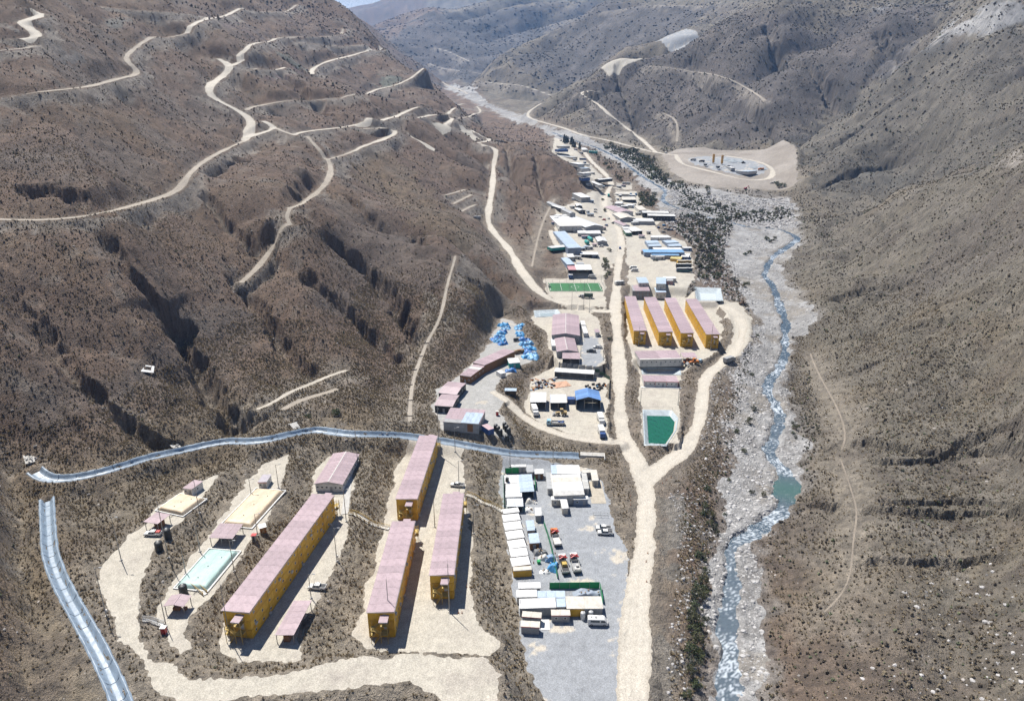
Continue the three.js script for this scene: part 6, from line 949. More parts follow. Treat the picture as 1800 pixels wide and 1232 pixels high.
[[871.5,757], [875.5,760.5], [879.7,765.9], [887,753.5], [890.2,758.2], [894.4,763.5], [891.3,775.7]].forEach(q => waterTank(q[0], q[1], 0.95, 3.1, 'tall black water tank in the cluster beside the blue container', M.black, 'cluster of black water tanks'));
{ const p = pick(874, 730), t = thing('fire_cabinet', 'red cabinet on the workshop yard edge', 'cabinet', p.X, p.h, p.D); part('cabinet', box(1.2, 2, 1), M.red, t); part('roof', box(1.5, 0.12, 1.3, 0, 2, 0), M.offwhite, t); }
hall([886.7,687, 907.7,687.5, 907.2,682.8], 3, 'small pale roofed shelter on the bank between the two yards', { name: 'canopy', category: 'canopy', roof: PALEBLUE, wall: M.wood, open: true });
const BT = 'heap of stores under a bright blue tarpaulin', tb = [mat(0.09, 0.36, 0.68, 0.5), mat(0.05, 0.20, 0.52, 0.5), mat(0.22, 0.48, 0.75, 0.5)];
[[885,573, 7, 5, 2.2], [884,584, 5, 4, 1.8], [878,593, 7, 5, 2.2], [876,601, 6, 4, 2], [884,605, 6, 4, 1.8], [911,578, 5, 5, 1.8], [913,586, 5, 4, 1.6], [925,598, 5, 4, 1.7], [921,606, 6, 4, 2], [927,613, 6, 4, 2], [931,622, 7, 5, 2], [937,630, 6, 5, 1.8], [926,628, 6, 4, 1.7], [898,652, 6, 4, 1.8], [889,578, 6, 4, 1.8], [881,587, 6, 4, 1.8], [871,597, 6, 5, 2], [881,598, 6, 5, 2], [915,590, 5, 5, 1.7], [919,598, 5, 4, 1.7], [929,605, 6, 4, 1.8], [934,614, 6, 5, 1.8], [922,617, 5, 4, 1.6], [934,624, 6, 5, 1.9], [917,573, 5, 4, 1.6]].forEach(([x, y, w, l, h], i) => tarp(x, y, w, l, h, (i * 37) % 50 - 25, BT, tb[i % 3], 'blue tarpaulin heaps of the workshop yard'));
hall([894.8,638.8, 914.7,637.7, 917,628.3], 3, 'white topped tent with green sides among the blue tarpaulins', { name: 'tent', category: 'tent', roof: WHITE, wall: M.teal, windows: 0 });
{ const p = pick(912, 621), t = thing('crate_stack', 'stack of brown wooden crates beside the white topped tent', 'crates', p.X, p.h, p.D, 0.4); for (let i = 0; i < 6; i++) part('crate', rbox(1.9, 1.1, 1.6, (i % 3 - 1) * 2.0, Math.floor(i / 3) * 1.12, (i % 2) * 0.3, 0.05), i % 2 ? M.wood : M.brown, t); }
container([880,657, 889,655, 886,649], 2.4, 'small white trailer below the white topped tent', { name: 'trailer', category: 'trailer' }); { const p = pick(907, 600), t = thing('water_cart', 'dark tank trailer in the middle of the workshop yard', 'trailer', p.X, p.h, p.D, 0.3); part('tank', new THREE.CapsuleGeometry(0.8, 1.8, 4, 10).rotateZ(Math.PI / 2).translate(0, 1.4, 0), M.dark, t); part('frame', box(3.4, 0.2, 1.4, 0, 0.5, 0), M.grey, t); wheels(t, [0], 0.8, 0.45); }
hall([974.2,653.2, 1044.2,657.8, 1043,650.8], 3.5, 'long open fronted white shed at the back of the scrap yard', { roof: WHITE, open: true, wall: M.grey });
hall([931.5,706.8, 960.2,707.5, 960.9,689.8], 4, 'white roofed open shelter beside the parked box truck', { roof: WHITE, open: true, wall: M.grey }); hall([967.2,708, 996.3,708.5, 996.3,693.5], 3.6, 'white roofed open shelter beside the blue canopy', { roof: WHITE, open: true, wall: M.blue }); container([998,702, 1011,702, 1010,697], 2.4, 'dark blue container between the shelter and the blue canopy', { wall: M.blue, roof: M.blue });
hall([1012.7,703.3, 1057,703.8, 1056.5,687.5], 5, 'tall blue gable canopy with a dark open front', { name: 'canopy', category: 'canopy', roof: BLUER, rise: 1.7, along: 'z', step: 3, open: true, wall: M.dark, extra: (t, w, l, up) => part('gable_panel', profile([[-w / 2, up], [w / 2, up], [0, up + 1.6]], 0.1, 0.02).translate(0, 0, l / 2 - 0.1), M.dark, t) });
flatTruck(940, 727, -82, 'white box truck parked in front of the open shelter', { box: M.white }); flatTruck(1056, 742, -88, 'white box truck behind the blue fronted box truck', { box: M.white }); flatTruck(1057.5, 765, -88, 'white box truck with a dark blue front by the yard entrance', { box: M.white, paint: M.blue }); digger(986, 730, 175, 'tan wheel loader parked in front of the white shelter', mat(0.42, 0.30, 0.12, 0.6), 'loader'); flatTruck(977, 747, 178, 'light crane truck with blue parts in the dirt yard', { paint: mat(0.3, 0.5, 0.62, 0.5), load2: M.blue });
{ // scrap along the back of the yard
  const R = rng(21), L = { d: ['oil_drum', 'steel drum in the scrap heap of the dirt yard', 'drum'], t: ['used_tyre', 'worn tyre in the scrap heap of the dirt yard', 'tyre'], p: ['pallet', 'wooden pallet in the scrap heap of the dirt yard', 'pallet'], c: ['scrap_crate', 'battered crate in the scrap heap of the dirt yard', 'crate'], r: ['pipe', 'long pipe in the scrap heap of the dirt yard', 'pipe'] };
  const cols = [M.white, M.blue, M.dark, M.brown, M.offwhite, M.steel, M.orange, tb[0]];
  const at = []; for (let i = 0; i < 46; i++) at.push([lerp(934, 978, R()), lerp(660, 684, R())]); for (let i = 0; i < 24; i++) at.push([lerp(1026, 1066, R()), lerp(676, 688, R())]);
  at.forEach(([x, y], i) => { if (y < 684 - (x - 934) * 0.55 && x < 978) y += 8; const p = pick(x, y), k = i >= 46 ? (i % 3 ? 't' : 'd') : 'dtpcr'[i % 5], t = thing(L[k][0], L[k][1], L[k][2], p.X, p.h, p.D, R() * 3, 'scrap of the dirt yard'), c = cols[Math.floor(R() * cols.length)];
    if (k === 'd') { part('drum', cyl(0.38, 0.38, 1.0, 0, 0, 0, 12), c, t); part('rim', [cyl(0.41, 0.41, 0.06, 0, 0.3, 0, 12), cyl(0.41, 0.41, 0.06, 0, 0.65, 0, 12)], c, t); } else if (k === 't') part('tyre', [new THREE.TorusGeometry(0.55, 0.22, 6, 14).rotateX(Math.PI / 2).translate(0, 0.22, 0), new THREE.TorusGeometry(0.5, 0.2, 6, 14).rotateX(Math.PI / 2).translate(0.05, 0.6, 0)], M.tyre, t); else if (k === 'p') { for (let q = 0; q < 5; q++) part('board', box(1.6, 0.06, 0.22, 0, 0.2, -0.55 + q * 0.275), M.wood, t); part('bearer', [box(0.12, 0.2, 1.3, -0.7, 0, 0), box(0.12, 0.2, 1.3, 0.7, 0, 0)], M.wood, t); } else if (k === 'c') { part('crate', rbox(1.3, 1, 1.1, 0, 0, 0, 0.05), c, t); part('lid', box(1.35, 0.08, 1.15, 0, 1, 0), M.grey, t); } else { part('tube', bar([-2.2, 0.2, 0], [2.2, 0.25, 0.3], 0.18, 8), c, t); part('flange', [bar([-2.25, 0.2, 0], [-2.15, 0.2, 0], 0.26, 8), bar([2.15, 0.25, 0.3], [2.25, 0.25, 0.3], 0.26, 8)], M.steel, t); } });
  const p = pick(986, 676), t = thing('tarpaulin', 'flat orange pink sheet spread over the dirt yard', 'tarpaulin', p.X, p.h, p.D, 0.35); part('sheet', drape(9, 7, 0.25, 4, 0.6).translate(0, 0.12, 0), mat(0.55, 0.33, 0.22, 0.8), t); part('weight', [rbox(0.5, 0.3, 0.5, 3, 0.2, 2, 0.1), rbox(0.5, 0.3, 0.5, -3, 0.2, -2, 0.1)], M.wood, t);
}
screen([1046,652, 1062,662, 1072,668, 1070,700], 1.9, 'dark green net fence round the corner of the scrap yard', mat(0.06, 0.11, 0.07, 0.9));
hall([969.5,589, 1019.7,590.2, 1010.3,554], 5, 'largest mauve gable roofed office hall', { ...MW, name: 'office_hall', category: 'building', wall: M.grey, rise: 1.3, along: 'z', windows: 6, cap: M.offwhite, step: 4 }); hall([978.8,618.2, 1016.2,618.2, 1012.7,594.8], 3.6, 'mauve gable roofed office in front of the larger office hall', { ...MW, name: 'office', category: 'building', wall: M.grey, rise: 1.0, along: 'z', windows: 4, cap: M.offwhite, step: 4 }); hall([988.2,630, 1019.7,631, 1017.3,620.5], 3, 'low mauve roofed porch at the front of the offices', { ...MW, name: 'porch', category: 'porch', open: true, wall: M.grey });
container([970,607.7, 977.7,607.7, 976.5,594], 2.7, 'white cabin on the tarpaulin side of the offices', { name: 'cabin', category: 'cabin' }); container([1026.2,585.5, 1034.1,585.5, 1030.2,572.7], 2.7, 'white trailer on the parking side of the large office hall', { name: 'trailer', category: 'trailer' }); container([1022,571, 1030,571, 1028,563.5], 2.7, 'white trailer behind the other trailer of the offices', { name: 'trailer', category: 'trailer' }); hall([1046.5,584.3, 1054.7,584.3, 1054.2,578.5], 2.8, 'little mauve roofed gatehouse by the main road', { ...MW, name: 'hut', category: 'hut', windows: 1 });
pickup(1051, 612, 172, 'white pickup on the grey parking beside the offices', M.white); pickup(1039.5, 619, 174, 'dark pickup on the grey parking beside the offices', mat(0.035, 0.045, 0.05, 0.4));
hall([1125,632.2, 1200.3,630.5, 1198,615.9], 3.6, 'long mauve roofed warehouse in front of the four yellow blocks', { ...MW, name: 'warehouse', category: 'building', wall: M.offwhite, along: 'x', windows: 8 }); hall([1201.5,628, 1226.6,628, 1224.3,620], 3, 'mauve roofed shelter over orange machines', { roof: MAUVE, name: 'canopy', category: 'canopy', open: true, backless: true }); digger(1208, 640, 200, 'orange loader under the mauve shelter, beside the warehouse', M.orange, 'loader'); digger(1219, 640, 190, 'orange loader under the mauve shelter, beside the parked car', M.orange, 'loader'); car(1231, 636, 60, 'pale blue car parked beside the orange loaders', mat(0.40, 0.55, 0.66, 0.35));
hall([1131.7,670, 1193.6,671.4, 1192.2,661.2], 3.1, 'long white building with mauve roof and red frames by the green pond', { ...MW, name: 'office', category: 'building', fasciaMat: M.red, windows: 7, along: 'x', extra: (t, w, l, up) => { for (let i = 0; i < 4; i++) part('frame_post', box(0.16, up, 0.1, -w / 2 + 0.1 + (w - 0.2) * i / 3, 0, l / 2 + 0.06), M.red, t); part('plinth', box(w + 3, 0.4, 1.6, 0, -0.2, l / 2 + 1), M.white, t); } });
digger(1306, 536, 20, 'brown wheel loader at the far bend of the loop road', mat(0.16, 0.10, 0.06, 0.7), 'loader'); flatTruck(1282, 637, 35, 'dark dump truck driving on the loop road', { paint: M.grey, box: M.grey });

// ---------------------------------------------------------------- football pitch
{
  const y = groundAt(pick(1010, 505).X, pick(1010, 505).D), c = [[965,511.7], [1058,512.5], [1056,498], [965,497.5]].map(q => onPlane(q[0], q[1], y)), X = (c[0].X + c[1].X + c[2].X + c[3].X) / 4, D = (c[0].D + c[1].D + c[2].D + c[3].D) / 4, w = ((c[1].X - c[0].X) + (c[2].X - c[3].X)) / 2, l = ((c[3].D - c[0].D) + (c[2].D - c[1].D)) / 2;
  const t = thing('football_pitch', 'bright green artificial football pitch with white lines', 'pitch', X, y + 0.1, D, 0); for (let i = 0; i < 8; i++) part('turf_strip', box(w / 8 - 0.02, 0.12, l, -w / 2 + w * (i + 0.5) / 8, 0, 0), i % 2 ? mat(0.035, 0.155, 0.055, 0.95) : mat(0.04, 0.175, 0.062, 0.95), t);
  const ln = []; for (const x of [-w / 2 + 0.8, w / 2 - 0.8, 0, -w * 0.27, w * 0.27]) ln.push(box(0.22, 0.02, l - 1.6, x, 0.125, 0)); for (const z of [-l / 2 + 0.8, l / 2 - 0.8]) ln.push(box(w - 1.8, 0.02, 0.22, 0, 0.13, z)); for (const g of ln) part('line', g, M.white, t); part('centre_circle', new THREE.RingGeometry(2.8, 3.0, 32).rotateX(-Math.PI / 2).translate(0, 0.15, 0), M.white, t);
  for (const s of [-1, 1]) { const g = thing('goal', s < 0 ? 'dark goal frame on the hillside end of the football pitch' : 'dark goal frame on the road end of the football pitch', 'goal', X + s * (w / 2 - 0.6), y + 0.2, D, 0, 'football goals'); part('frame', [bar([0, 0, -2], [0, 2.4, -2], 0.1), bar([0, 0, 2], [0, 2.4, 2], 0.1), bar([0, 2.4, -2], [0, 2.4, 2], 0.1), bar([s * 1.2, 0, -2], [0, 2.4, -2], 0.07), bar([s * 1.2, 0, 2], [0, 2.4, 2], 0.07)], M.white, g); part('net', new THREE.BoxGeometry(0.04, 2.5, 4).rotateZ(s * 0.45).translate(s * 0.6, 1.15, 0), mat(0.05, 0.06, 0.08, 0.9), g); }
  const f = thing('pitch_fence', 'thin steel fence with tall posts round the football pitch', 'fence', X, y, D, 0), W = w / 2 + 2, L = l / 2 + 2; for (const [ax, az, bx, bz, n] of [[-W, L, W, L, 8], [-W, -L, W, -L, 8], [-W, -L, -W, L, 4], [W, -L, W, L, 4]]) { for (let i = 0; i < n; i++) part('post', cyl(0.07, 0.07, i % 3 ? 2.2 : 6, lerp(ax, bx, i / n), 0, lerp(az, bz, i / n), 6), M.steel, f); part('rail', [bar([ax, 2.1, az], [bx, 2.1, bz], 0.04), bar([ax, 0.4, az], [bx, 0.4, bz], 0.04)], M.steel, f); }
}
flatTruck(1032, 524, 176, 'dark green covered truck below the football pitch', { box: mat(0.04, 0.07, 0.05, 0.8), paint: M.grey }); car(1022, 522, 178, 'silver car beside the dark green truck', M.grey);

// ---------------------------------------------------------------- camp along the valley
const SIMPLE = (q, up, label, roof, wall, o = {}) => hall(q, up, label, { roof, wall, step: 7, name: o.name || 'camp_building', category: 'building', windows: o.windows ?? 2, ...o });
SIMPLE([1112.4,511, 1143,511.8, 1143.3,500.7], 5.5, 'two storey mauve roofed building with a glazed grid front', MAUVE, M.grey, { windows: 0, doors: 0, extra: (t, w, l, up) => { for (let f = 0; f < 2; f++) for (let i = 0; i < 5; i++) part('glazing_panel', box(w / 5 - 0.3, up / 2 - 0.5, 0.08, -w / 2 + w * (i + 0.5) / 5, 0.3 + f * up / 2, l / 2 + 0.05), mat(0.2, 0.23, 0.27, 0.3), t); for (let i = 0; i <= 5; i++) part('mullion', box(0.16, up - 0.2, 0.14, -w / 2 + w * i / 5, 0, l / 2 + 0.05), mat(0.25, 0.05, 0.05, 0.6), t); } });
SIMPLE([1122.7,497.3, 1141,497.6, 1140,487.5], 3, 'pale blue roofed hut behind the glazed mauve building', PALEBLUE, M.offwhite); SIMPLE([1153.3,513.9, 1171.8,514.4, 1171.6,501.8], 4, 'pale blue roofed house behind the second yellow block', PALEBLUE, M.offwhite, { fasciaMat: M.red }); SIMPLE([1153.5,498.6, 1171.2,499.5, 1171,488], 4, 'pale blue roofed house facing the bus yard', PALEBLUE, M.offwhite); SIMPLE([1171.8,493.5, 1184,494, 1184,490.5], 2.8, 'small pink walled shed beside the pale blue house', GREYR, PINK[0]); SIMPLE([1167.5,489.5, 1190,489.5, 1190,486.5], 2.8, 'narrow white roofed shed at the bus yard edge', WHITE, M.offwhite);
SIMPLE([1132.7,443.5, 1204.5,443.7, 1204,439], 4, 'long hall with a bright blue roof', SKYBLUE, M.bluewall, { windows: 6, odd: [M.white, 0.15] }); SIMPLE([1146,448.3, 1195,449, 1194.5,444.2], 3, 'blue roofed lean to in front of the long hall', SKYBLUE, M.grey, { windows: 6 }); SIMPLE([1150,438.3, 1200,438.5, 1199.7,435.3], 3, 'long white roof behind the blue hall', WHITE, M.offwhite); SIMPLE([1178,454, 1197,455.5, 1196,451.5], 2.4, 'yellow kiosk at the front of the blue hall', tones(0.6, 0.5, 0.2, 0.6, 0), M.yellow, { windows: 3 }); SIMPLE([1197,451, 1211,452, 1210,446], 3, 'white and blue cabin at the river end of the blue hall', WHITE, M.blue);
[[1137.5,427.4, 1160,427.4, 1157.5,422.7], [1141,432.7, 1163.9,432.7, 1161,428], [1171.8,427, 1194,426.4, 1191.8,421.6], [1176,432.7, 1199.7,432.7, 1197,428]].forEach(q => SIMPLE(q, 2.9, 'pale blue roofed dormitory hut in the square of four', PALEBLUE, M.bluewall, { group: 'square of four dormitory huts', windows: 4 }));
bus(1202.4, 464.5, 180, 'yellow coach in the bus yard', M.yellow, 12, { stripe: M.yellow }); bus(1201.8, 470.5, 180, 'dark coach between the yellow coach and its twin', M.black, 12.5, { roof: M.white, stripe: M.dark, group: 'dark coaches' }); bus(1202.9, 478, 180, 'dark blue coach at the open side of the bus yard', mat(0.03, 0.05, 0.09, 0.3), 12.5, { roof: M.white, stripe: M.teal, group: 'dark coaches' });
van(1113, 472.5, 178, 'white van in the bus yard, behind the other van'); van(1115.5, 477, 178, 'white van in the bus yard, nearer the glazed building'); car(1152, 458, 178, 'dark green car in front of the blue hall', mat(0.06, 0.09, 0.08, 0.4)); bus(1089, 500, 20, 'white minibus driving on the main road', M.white, 7.5, { stripe: M.offwhite }); car(1090, 437, 85, 'blue and white car driving on the main road', mat(0.1, 0.16, 0.4, 0.35));
SIMPLE([998,436, 1022,435.5, 1016,406], 5, 'long pale blue roofed warehouse with a dark open end', PALEBLUE, M.bluewall, { along: 'z', windows: 0, name: 'warehouse' }); SIMPLE([1019.6,447, 1051.8,447.5, 1051.7,443.3], 3, 'open fronted white shed above the dirt court', WHITE, M.dark, { open: true }); SIMPLE([998,452, 1010,452, 1010,445.8], 3, 'white roofed hut at the corner of the dirt court', WHITE, M.offwhite); SIMPLE([996.7,465, 1010.4,464.6, 1010,452.5], 3, 'pale blue roofed hut joining the pink roofed shed', PALEBLUE, M.bluewall); SIMPLE([999,474, 1041.7,474, 1040,465.6], 3.4, 'open shed with a pink roof and white strips', PINK, M.dark, { open: true, odd: [M.white, 0.25] });
van(1040, 487.5, 175, 'white delivery van below the pink roofed shed'); container([1000,483, 1007,483, 1006.5,478.5], 2.6, 'small white and blue unit below the pink roofed shed', { wall: M.blue, name: 'cabin', category: 'cabin' }); container([1015,464, 1027,464, 1026,460.5], 2.4, 'grey green unit in the dirt court', { wall: mat(0.22, 0.28, 0.26, 0.6), roof: GREYR[0], name: 'cabin', category: 'cabin' });
SIMPLE([1050.8,424.5, 1068,424.5, 1066.7,416.8], 3, 'grey walled gable hut beside the green tanks', WHITE, M.grey, { rise: 1.1, along: 'z', windows: 1 }); SIMPLE([1015.8,410.4, 1057,410.8, 1056.7,405.4], 3, 'long low white building behind the green tanks', WHITE, M.grey, { windows: 6 });
[[1037.5, 423], [1031.7, 429]].forEach(([x, y], i) => { const p = pick(x, y), t = thing('fuel_tank', i ? 'shorter green horizontal tank near the pale blue warehouse' : 'longer green horizontal tank beside the grey gable hut', 'tank', p.X, p.h, p.D, Math.PI / 2 + 0.15); part('shell', new THREE.CapsuleGeometry(1.7, i ? 6 : 9, 6, 14).rotateZ(Math.PI / 2).translate(0, 2, 0), M.teal, t); for (const s of [-1, 1]) part('saddle', box(0.5, 1.2, 2.6, s * 2.6, -0.2, 0), M.concrete, t); part('hatch', cyl(0.4, 0.4, 0.3, 0, 3.65, 0, 10), M.steel, t); });
SIMPLE([983.3,397.5, 1023.8,396.7, 1015.8,380], 4, 'broad flat white roofed hall', [mat(0.76, 0.76, 0.76, 0.5)], M.offwhite, { along: 'x', windows: 5, name: 'hall' }); SIMPLE([1029,399.5, 1061,397.5, 1047.7,376], 4, 'large white gable roofed hall beside the main road', [mat(0.72, 0.73, 0.74, 0.5), mat(0.66, 0.68, 0.70, 0.5)], M.grey, { rise: 1.8, along: 'z', windows: 3, name: 'hall' }); SIMPLE([980.8,401.7, 1004.6,401.7, 1003.3,399], 2.6, 'low white annex in front of the flat white hall', WHITE, M.offwhite); SIMPLE([1007.5,403.7, 1035,403.3, 1033,400.4], 2.6, 'low white annex between the two white halls', WHITE, M.offwhite); SIMPLE([1001.7,375, 1012,374.6, 1000,354], 3.4, 'long grey gable roofed dormitory behind the flat white hall', GREYR, M.grey, { rise: 1, along: 'z', windows: 1 });
SIMPLE([1021.7,347, 1038.3,346.6, 1038.7,338.5], 5, 'tall white box building beside the bend of the main road', [mat(0.76, 0.76, 0.76, 0.5)], M.grey, { windows: 3 }); SIMPLE([1013.3,362, 1024,362, 1023.3,358], 3, 'white tent roofed hut behind its neighbour', WHITE, M.dark, { rise: 0.8 }); SIMPLE([1018.3,370, 1029.6,369.5, 1028.3,365.6], 3, 'white tent roofed hut beside the parked cars', WHITE, M.dark, { rise: 0.8 }); SIMPLE([984,366, 995,365.4, 991.7,359.5], 3, 'small white hut against the dark nose', WHITE, M.dark); SIMPLE([980,379.5, 988,379, 987,376.5], 2.6, 'little white cabin at the hillside end of the flat hall', WHITE, M.offwhite); SIMPLE([993,379.5, 1004,379, 1003,376.5], 2.6, 'little white cabin behind the flat white hall', WHITE, M.offwhite); container([962,433, 970,436, 960,416], 2.6, 'white roofed container on the track above the warehouse', { wall: M.teal });
const PK = 'car parked by the white camp halls', PG = 'cars parked by the white halls'; [[1047, 369, 5, M.white], [1047, 373.5, 5, M.offwhite], [1055, 382.5, 150, M.offwhite], [1061.7, 387, 150, M.red], [1065.8, 397, 120, M.blue], [1057, 434, 175, M.white]].forEach(([x, y, a, c], i) => car(x, y, a, ['white car in the roadside bay, farther from the camera road bend', 'pale car in the roadside bay beside the tent huts', 'pale car along the wall of the gable hall', 'dark red car along the wall of the gable hall', 'blue car at the corner of the gable hall', 'white car in the yard below the grey gable hut'][i].replace('farther from the camera road bend', 'closer to the tall white box building'), c)); pickup(1063, 371, 95, 'white pickup driving past the tent roofed huts'); car(1077.5, 393, 105, 'black car driving on the main road', M.black); car(1070, 385, 100, 'white car driving on the main road near the gable hall'); flatTruck(1070, 345.5, 80, 'teal truck driving up the main road', { paint: M.teal, box: M.teal });
SIMPLE([1086.7,373.5, 1114,372.5, 1110,362], 3.6, 'mauve gable house behind the cream gable house', MAUVE, M.white, { rise: 1.6, along: 'z', windows: 1 }); SIMPLE([1090.8,384, 1117.5,383.5, 1116.7,374.5], 3.6, 'cream gable house beside the main road', CREAM, M.grey, { rise: 1.5, along: 'z', windows: 1 }); SIMPLE([1096,396.5, 1107.5,396, 1108.3,387.5], 3, 'small mauve gable house in front of the cream house', MAUVE, M.white, { rise: 0.9, along: 'z', windows: 1 }); SIMPLE([1096.7,402, 1107.5,402, 1106.7,397.5], 2.8, 'small white house between the mauve house and the green container', WHITE, M.offwhite); container([1100.4,409, 1110.7,409, 1109,403.5], 3, 'green container with a white roof beside the main road', { wall: mat(0.06, 0.17, 0.10, 0.6) }); SIMPLE([1110.8,406.5, 1130,406, 1127.5,398.5], 3, 'white roofed carport beside the green container', WHITE, M.dark, { open: true }); car(1123, 412, 5, 'white car in front of the roofed carport'); SIMPLE([1114.6,389, 1151.7,389.3, 1150.4,384.3], 3, 'long white roof above the dark shrubs', WHITE, M.grey, { windows: 5 }); SIMPLE([1130,374, 1177,374.6, 1176.7,371.5], 5, 'dark walled white roofed block behind its twin', WHITE, M.dark, { windows: 8 }); SIMPLE([1139,379, 1187.5,380, 1186.7,376.8], 5, 'dark walled white roofed block nearest the river bend', WHITE, M.dark, { windows: 8 }); SIMPLE([1123.3,369, 1137.5,369, 1133,361.5], 4, 'tall cream house beside the river bushes', CREAM, M.offwhite); { const p = pick(1134.5, 382), t = thing('generator', 'yellow generator at the end of the dark walled block', 'generator', p.X, p.h, p.D); part('housing', rbox(3, 2.2, 2, 0, 0.2, 0, 0.12), M.yellow, t); part('exhaust', cyl(0.12, 0.12, 1, 0.9, 2.4, 0, 8), M.dark, t); part('skid', box(3.2, 0.25, 2.1), M.dark, t); }
SIMPLE([1080,357.5, 1093.8,358, 1093,354.5], 2.8, 'white cabin beside the road at the upper camp gate', WHITE, M.offwhite); SIMPLE([1098,360.3, 1111.7,361.3, 1110,358.2], 2.8, 'white cabin behind the mauve gable house', WHITE, M.offwhite); SIMPLE([1080,365, 1093,364, 1092.5,361], 2.8, 'white wall cabin at the corner of the mauve gable house', WHITE, M.offwhite); SIMPLE([1094,351, 1118,351.4, 1118,346], 2.8, 'cream roofed shelter in the upper court', CREAM, M.cream, { open: true }); SIMPLE([1081.7,340.5, 1106.7,341, 1106.7,338.7], 2.6, 'low cream row at the back of the upper court', CREAM, M.offwhite); for (const [x, l] of [[1109, 'blue water tank next to the cream row'], [1118, 'blue water tank beside the river bushes']]) waterTank(x, 343.5, 1.5, 3, l, mat(0.05, 0.2, 0.4, 0.5)); car(1091, 351, 95, 'white car in the upper court');
[[1158, 401, 60, M.blue], [1168, 397, 20, tb[0]], [1169.6, 403, 25, M.offwhite], [1175.8, 404.5, 30, M.dark], [1180, 399, 0, M.white], [1166.7, 409, 25, M.steel], [1186, 400, 5, M.offwhite], [1181, 405, 10, M.bluewall]].forEach(([x, y, a, c]) => car(x, y, a, 'derelict car in the scrap lot among the rocks', c, { group: 'derelict cars in the scrap lot', name: 'derelict_car' })); container([1144,417, 1158,417.5, 1157.5,414.3], 2.6, 'white container on the camp side of the scrap lot'); container([1160,417.5, 1181,417, 1178,413], 2.6, 'longer white container in front of the derelict cars');
{ const R = rng(88), W4 = [M.white, M.offwhite, M.grey, M.bluewall, M.cream], spots = [[1010,352],[1018,352],[1030,352],[1040,356],[1006,366],[1033,374],[1038,380],[978,386],[976,394],[1042,404],[1050,404],[1062,404],[1024,415],[1028,419],[1045,433],[1030,438],[1036,438],[1024,440],[1046,452],[1015,455],[1004,441],[1086,352],[1098,366],[1118,366],[1122,378],[1086,392],[1092,398],[1116,395],[1135,392],[1140,411],[1128,418],[1100,345],[1090,346],[1112,346],[1006,258],[986,248],[1012,264],[1022,270],[1036,300],[1042,306],[1026,316],[1034,326],[1010,282],[1028,287],[1060,330],[1050,327],[1088,330],[1096,328],[1208,440],[1130,446],[1150,455],[1160,456]];
  spots.forEach(([x, y], i) => { const p = pick(x, y), t = thing('storage_cabin', 'small storage cabin wedged between the camp buildings', 'cabin', p.X, groundAt(p.X, p.D), p.D, (i * 0.37) % 0.5 - 0.2, 'storage cabins of the camp'), w = 3 + 5 * R(), l = 2.4 + 1.5 * R(), h = 2.3 + 0.6 * R(); part('wall', box(w, h + 0.6, l, 0, -0.6, 0), W4[i % 5], t); part('roof', new THREE.BoxGeometry(w + 0.3, 0.1, l + 0.3).rotateX(0.05).translate(0, h + 0.06, 0), [WHITE[0], GREYR[0], WHITE[2], PALEBLUE[0], MAUVE[0]][Math.floor(R() * 5)], t); part('door', box(0.9, 1.9, 0.08, w * 0.2, 0, l / 2 + 0.03), M.dark, t); }); }
// upper camp round the nose
SIMPLE([1007.5,276.5, 1015.5,276, 1014.5,269], 4, 'dark roofed house in the upper camp', GREYR, M.cream); SIMPLE([1002,286, 1016.5,288.5, 1016,286], 3, 'white roofed row against the foot of the nose', WHITE, M.offwhite); SIMPLE([1014,294.5, 1022,296, 1021,292.5], 3, 'pale blue roofed hut against the nose', PALEBLUE, M.offwhite); SIMPLE([1014,302.5, 1024,304.5, 1022.5,300.5], 3, 'white hut behind the dark nose', WHITE, M.offwhite); SIMPLE([1018,311, 1026,312.5, 1024.5,309.5], 3, 'white hut with a blue side against the nose', WHITE, M.blue); SIMPLE([1035,318.5, 1052,325, 1053,322], 2.8, 'slanting long white row below the upper camp', WHITE, M.offwhite); SIMPLE([1045,315, 1054,316, 1053,311], 3, 'white tent like shed above the slanting row', WHITE, M.dark, { rise: 0.7 });
bus(1024.5, 281.5, -25, 'dark blue bus parked in the upper camp', M.blue, 11, { stripe: M.white }); bus(1032, 292, -60, 'white bus beside the upper road', M.white, 11, { stripe: M.offwhite }); bus(1101, 324.5, 0, 'white and dark bus in the clearing beside the upper road', M.white, 12, { stripe: M.dark }); car(1029, 304, 150, 'dark car in the upper camp yard', M.dark); car(995, 262.5, 0, 'dark blue car near the tall conifers', M.blue); SIMPLE([975,262, 981,263, 980,259.5], 3, 'blue hut peeping over the nose', BLUER, M.blue); SIMPLE([978,256, 986,257, 985,254.5], 3, 'white hut behind the tall conifers', WHITE, M.offwhite);
[[1037, 269], [1040.8, 269.6], [1044.6, 269.8], [1048.6, 270]].forEach(([x, y]) => { const p = pick(x, y), t = thing('treatment_tank', 'teal round tank in the row of four beside the river', 'tank', p.X, p.h, p.D, 0, 'row of teal tanks'); part('shell', cyl(2.1, 2.1, 4.2, 0, 0, 0, 16), M.teal, t); part('roof', cyl(2.2, 0.3, 0.9, 0, 4.2, 0, 16), mat(0.25, 0.5, 0.48, 0.5), t); }); SIMPLE([1024,263, 1034,263, 1033,259.5], 3, 'white shed behind the teal tanks', WHITE, M.offwhite);

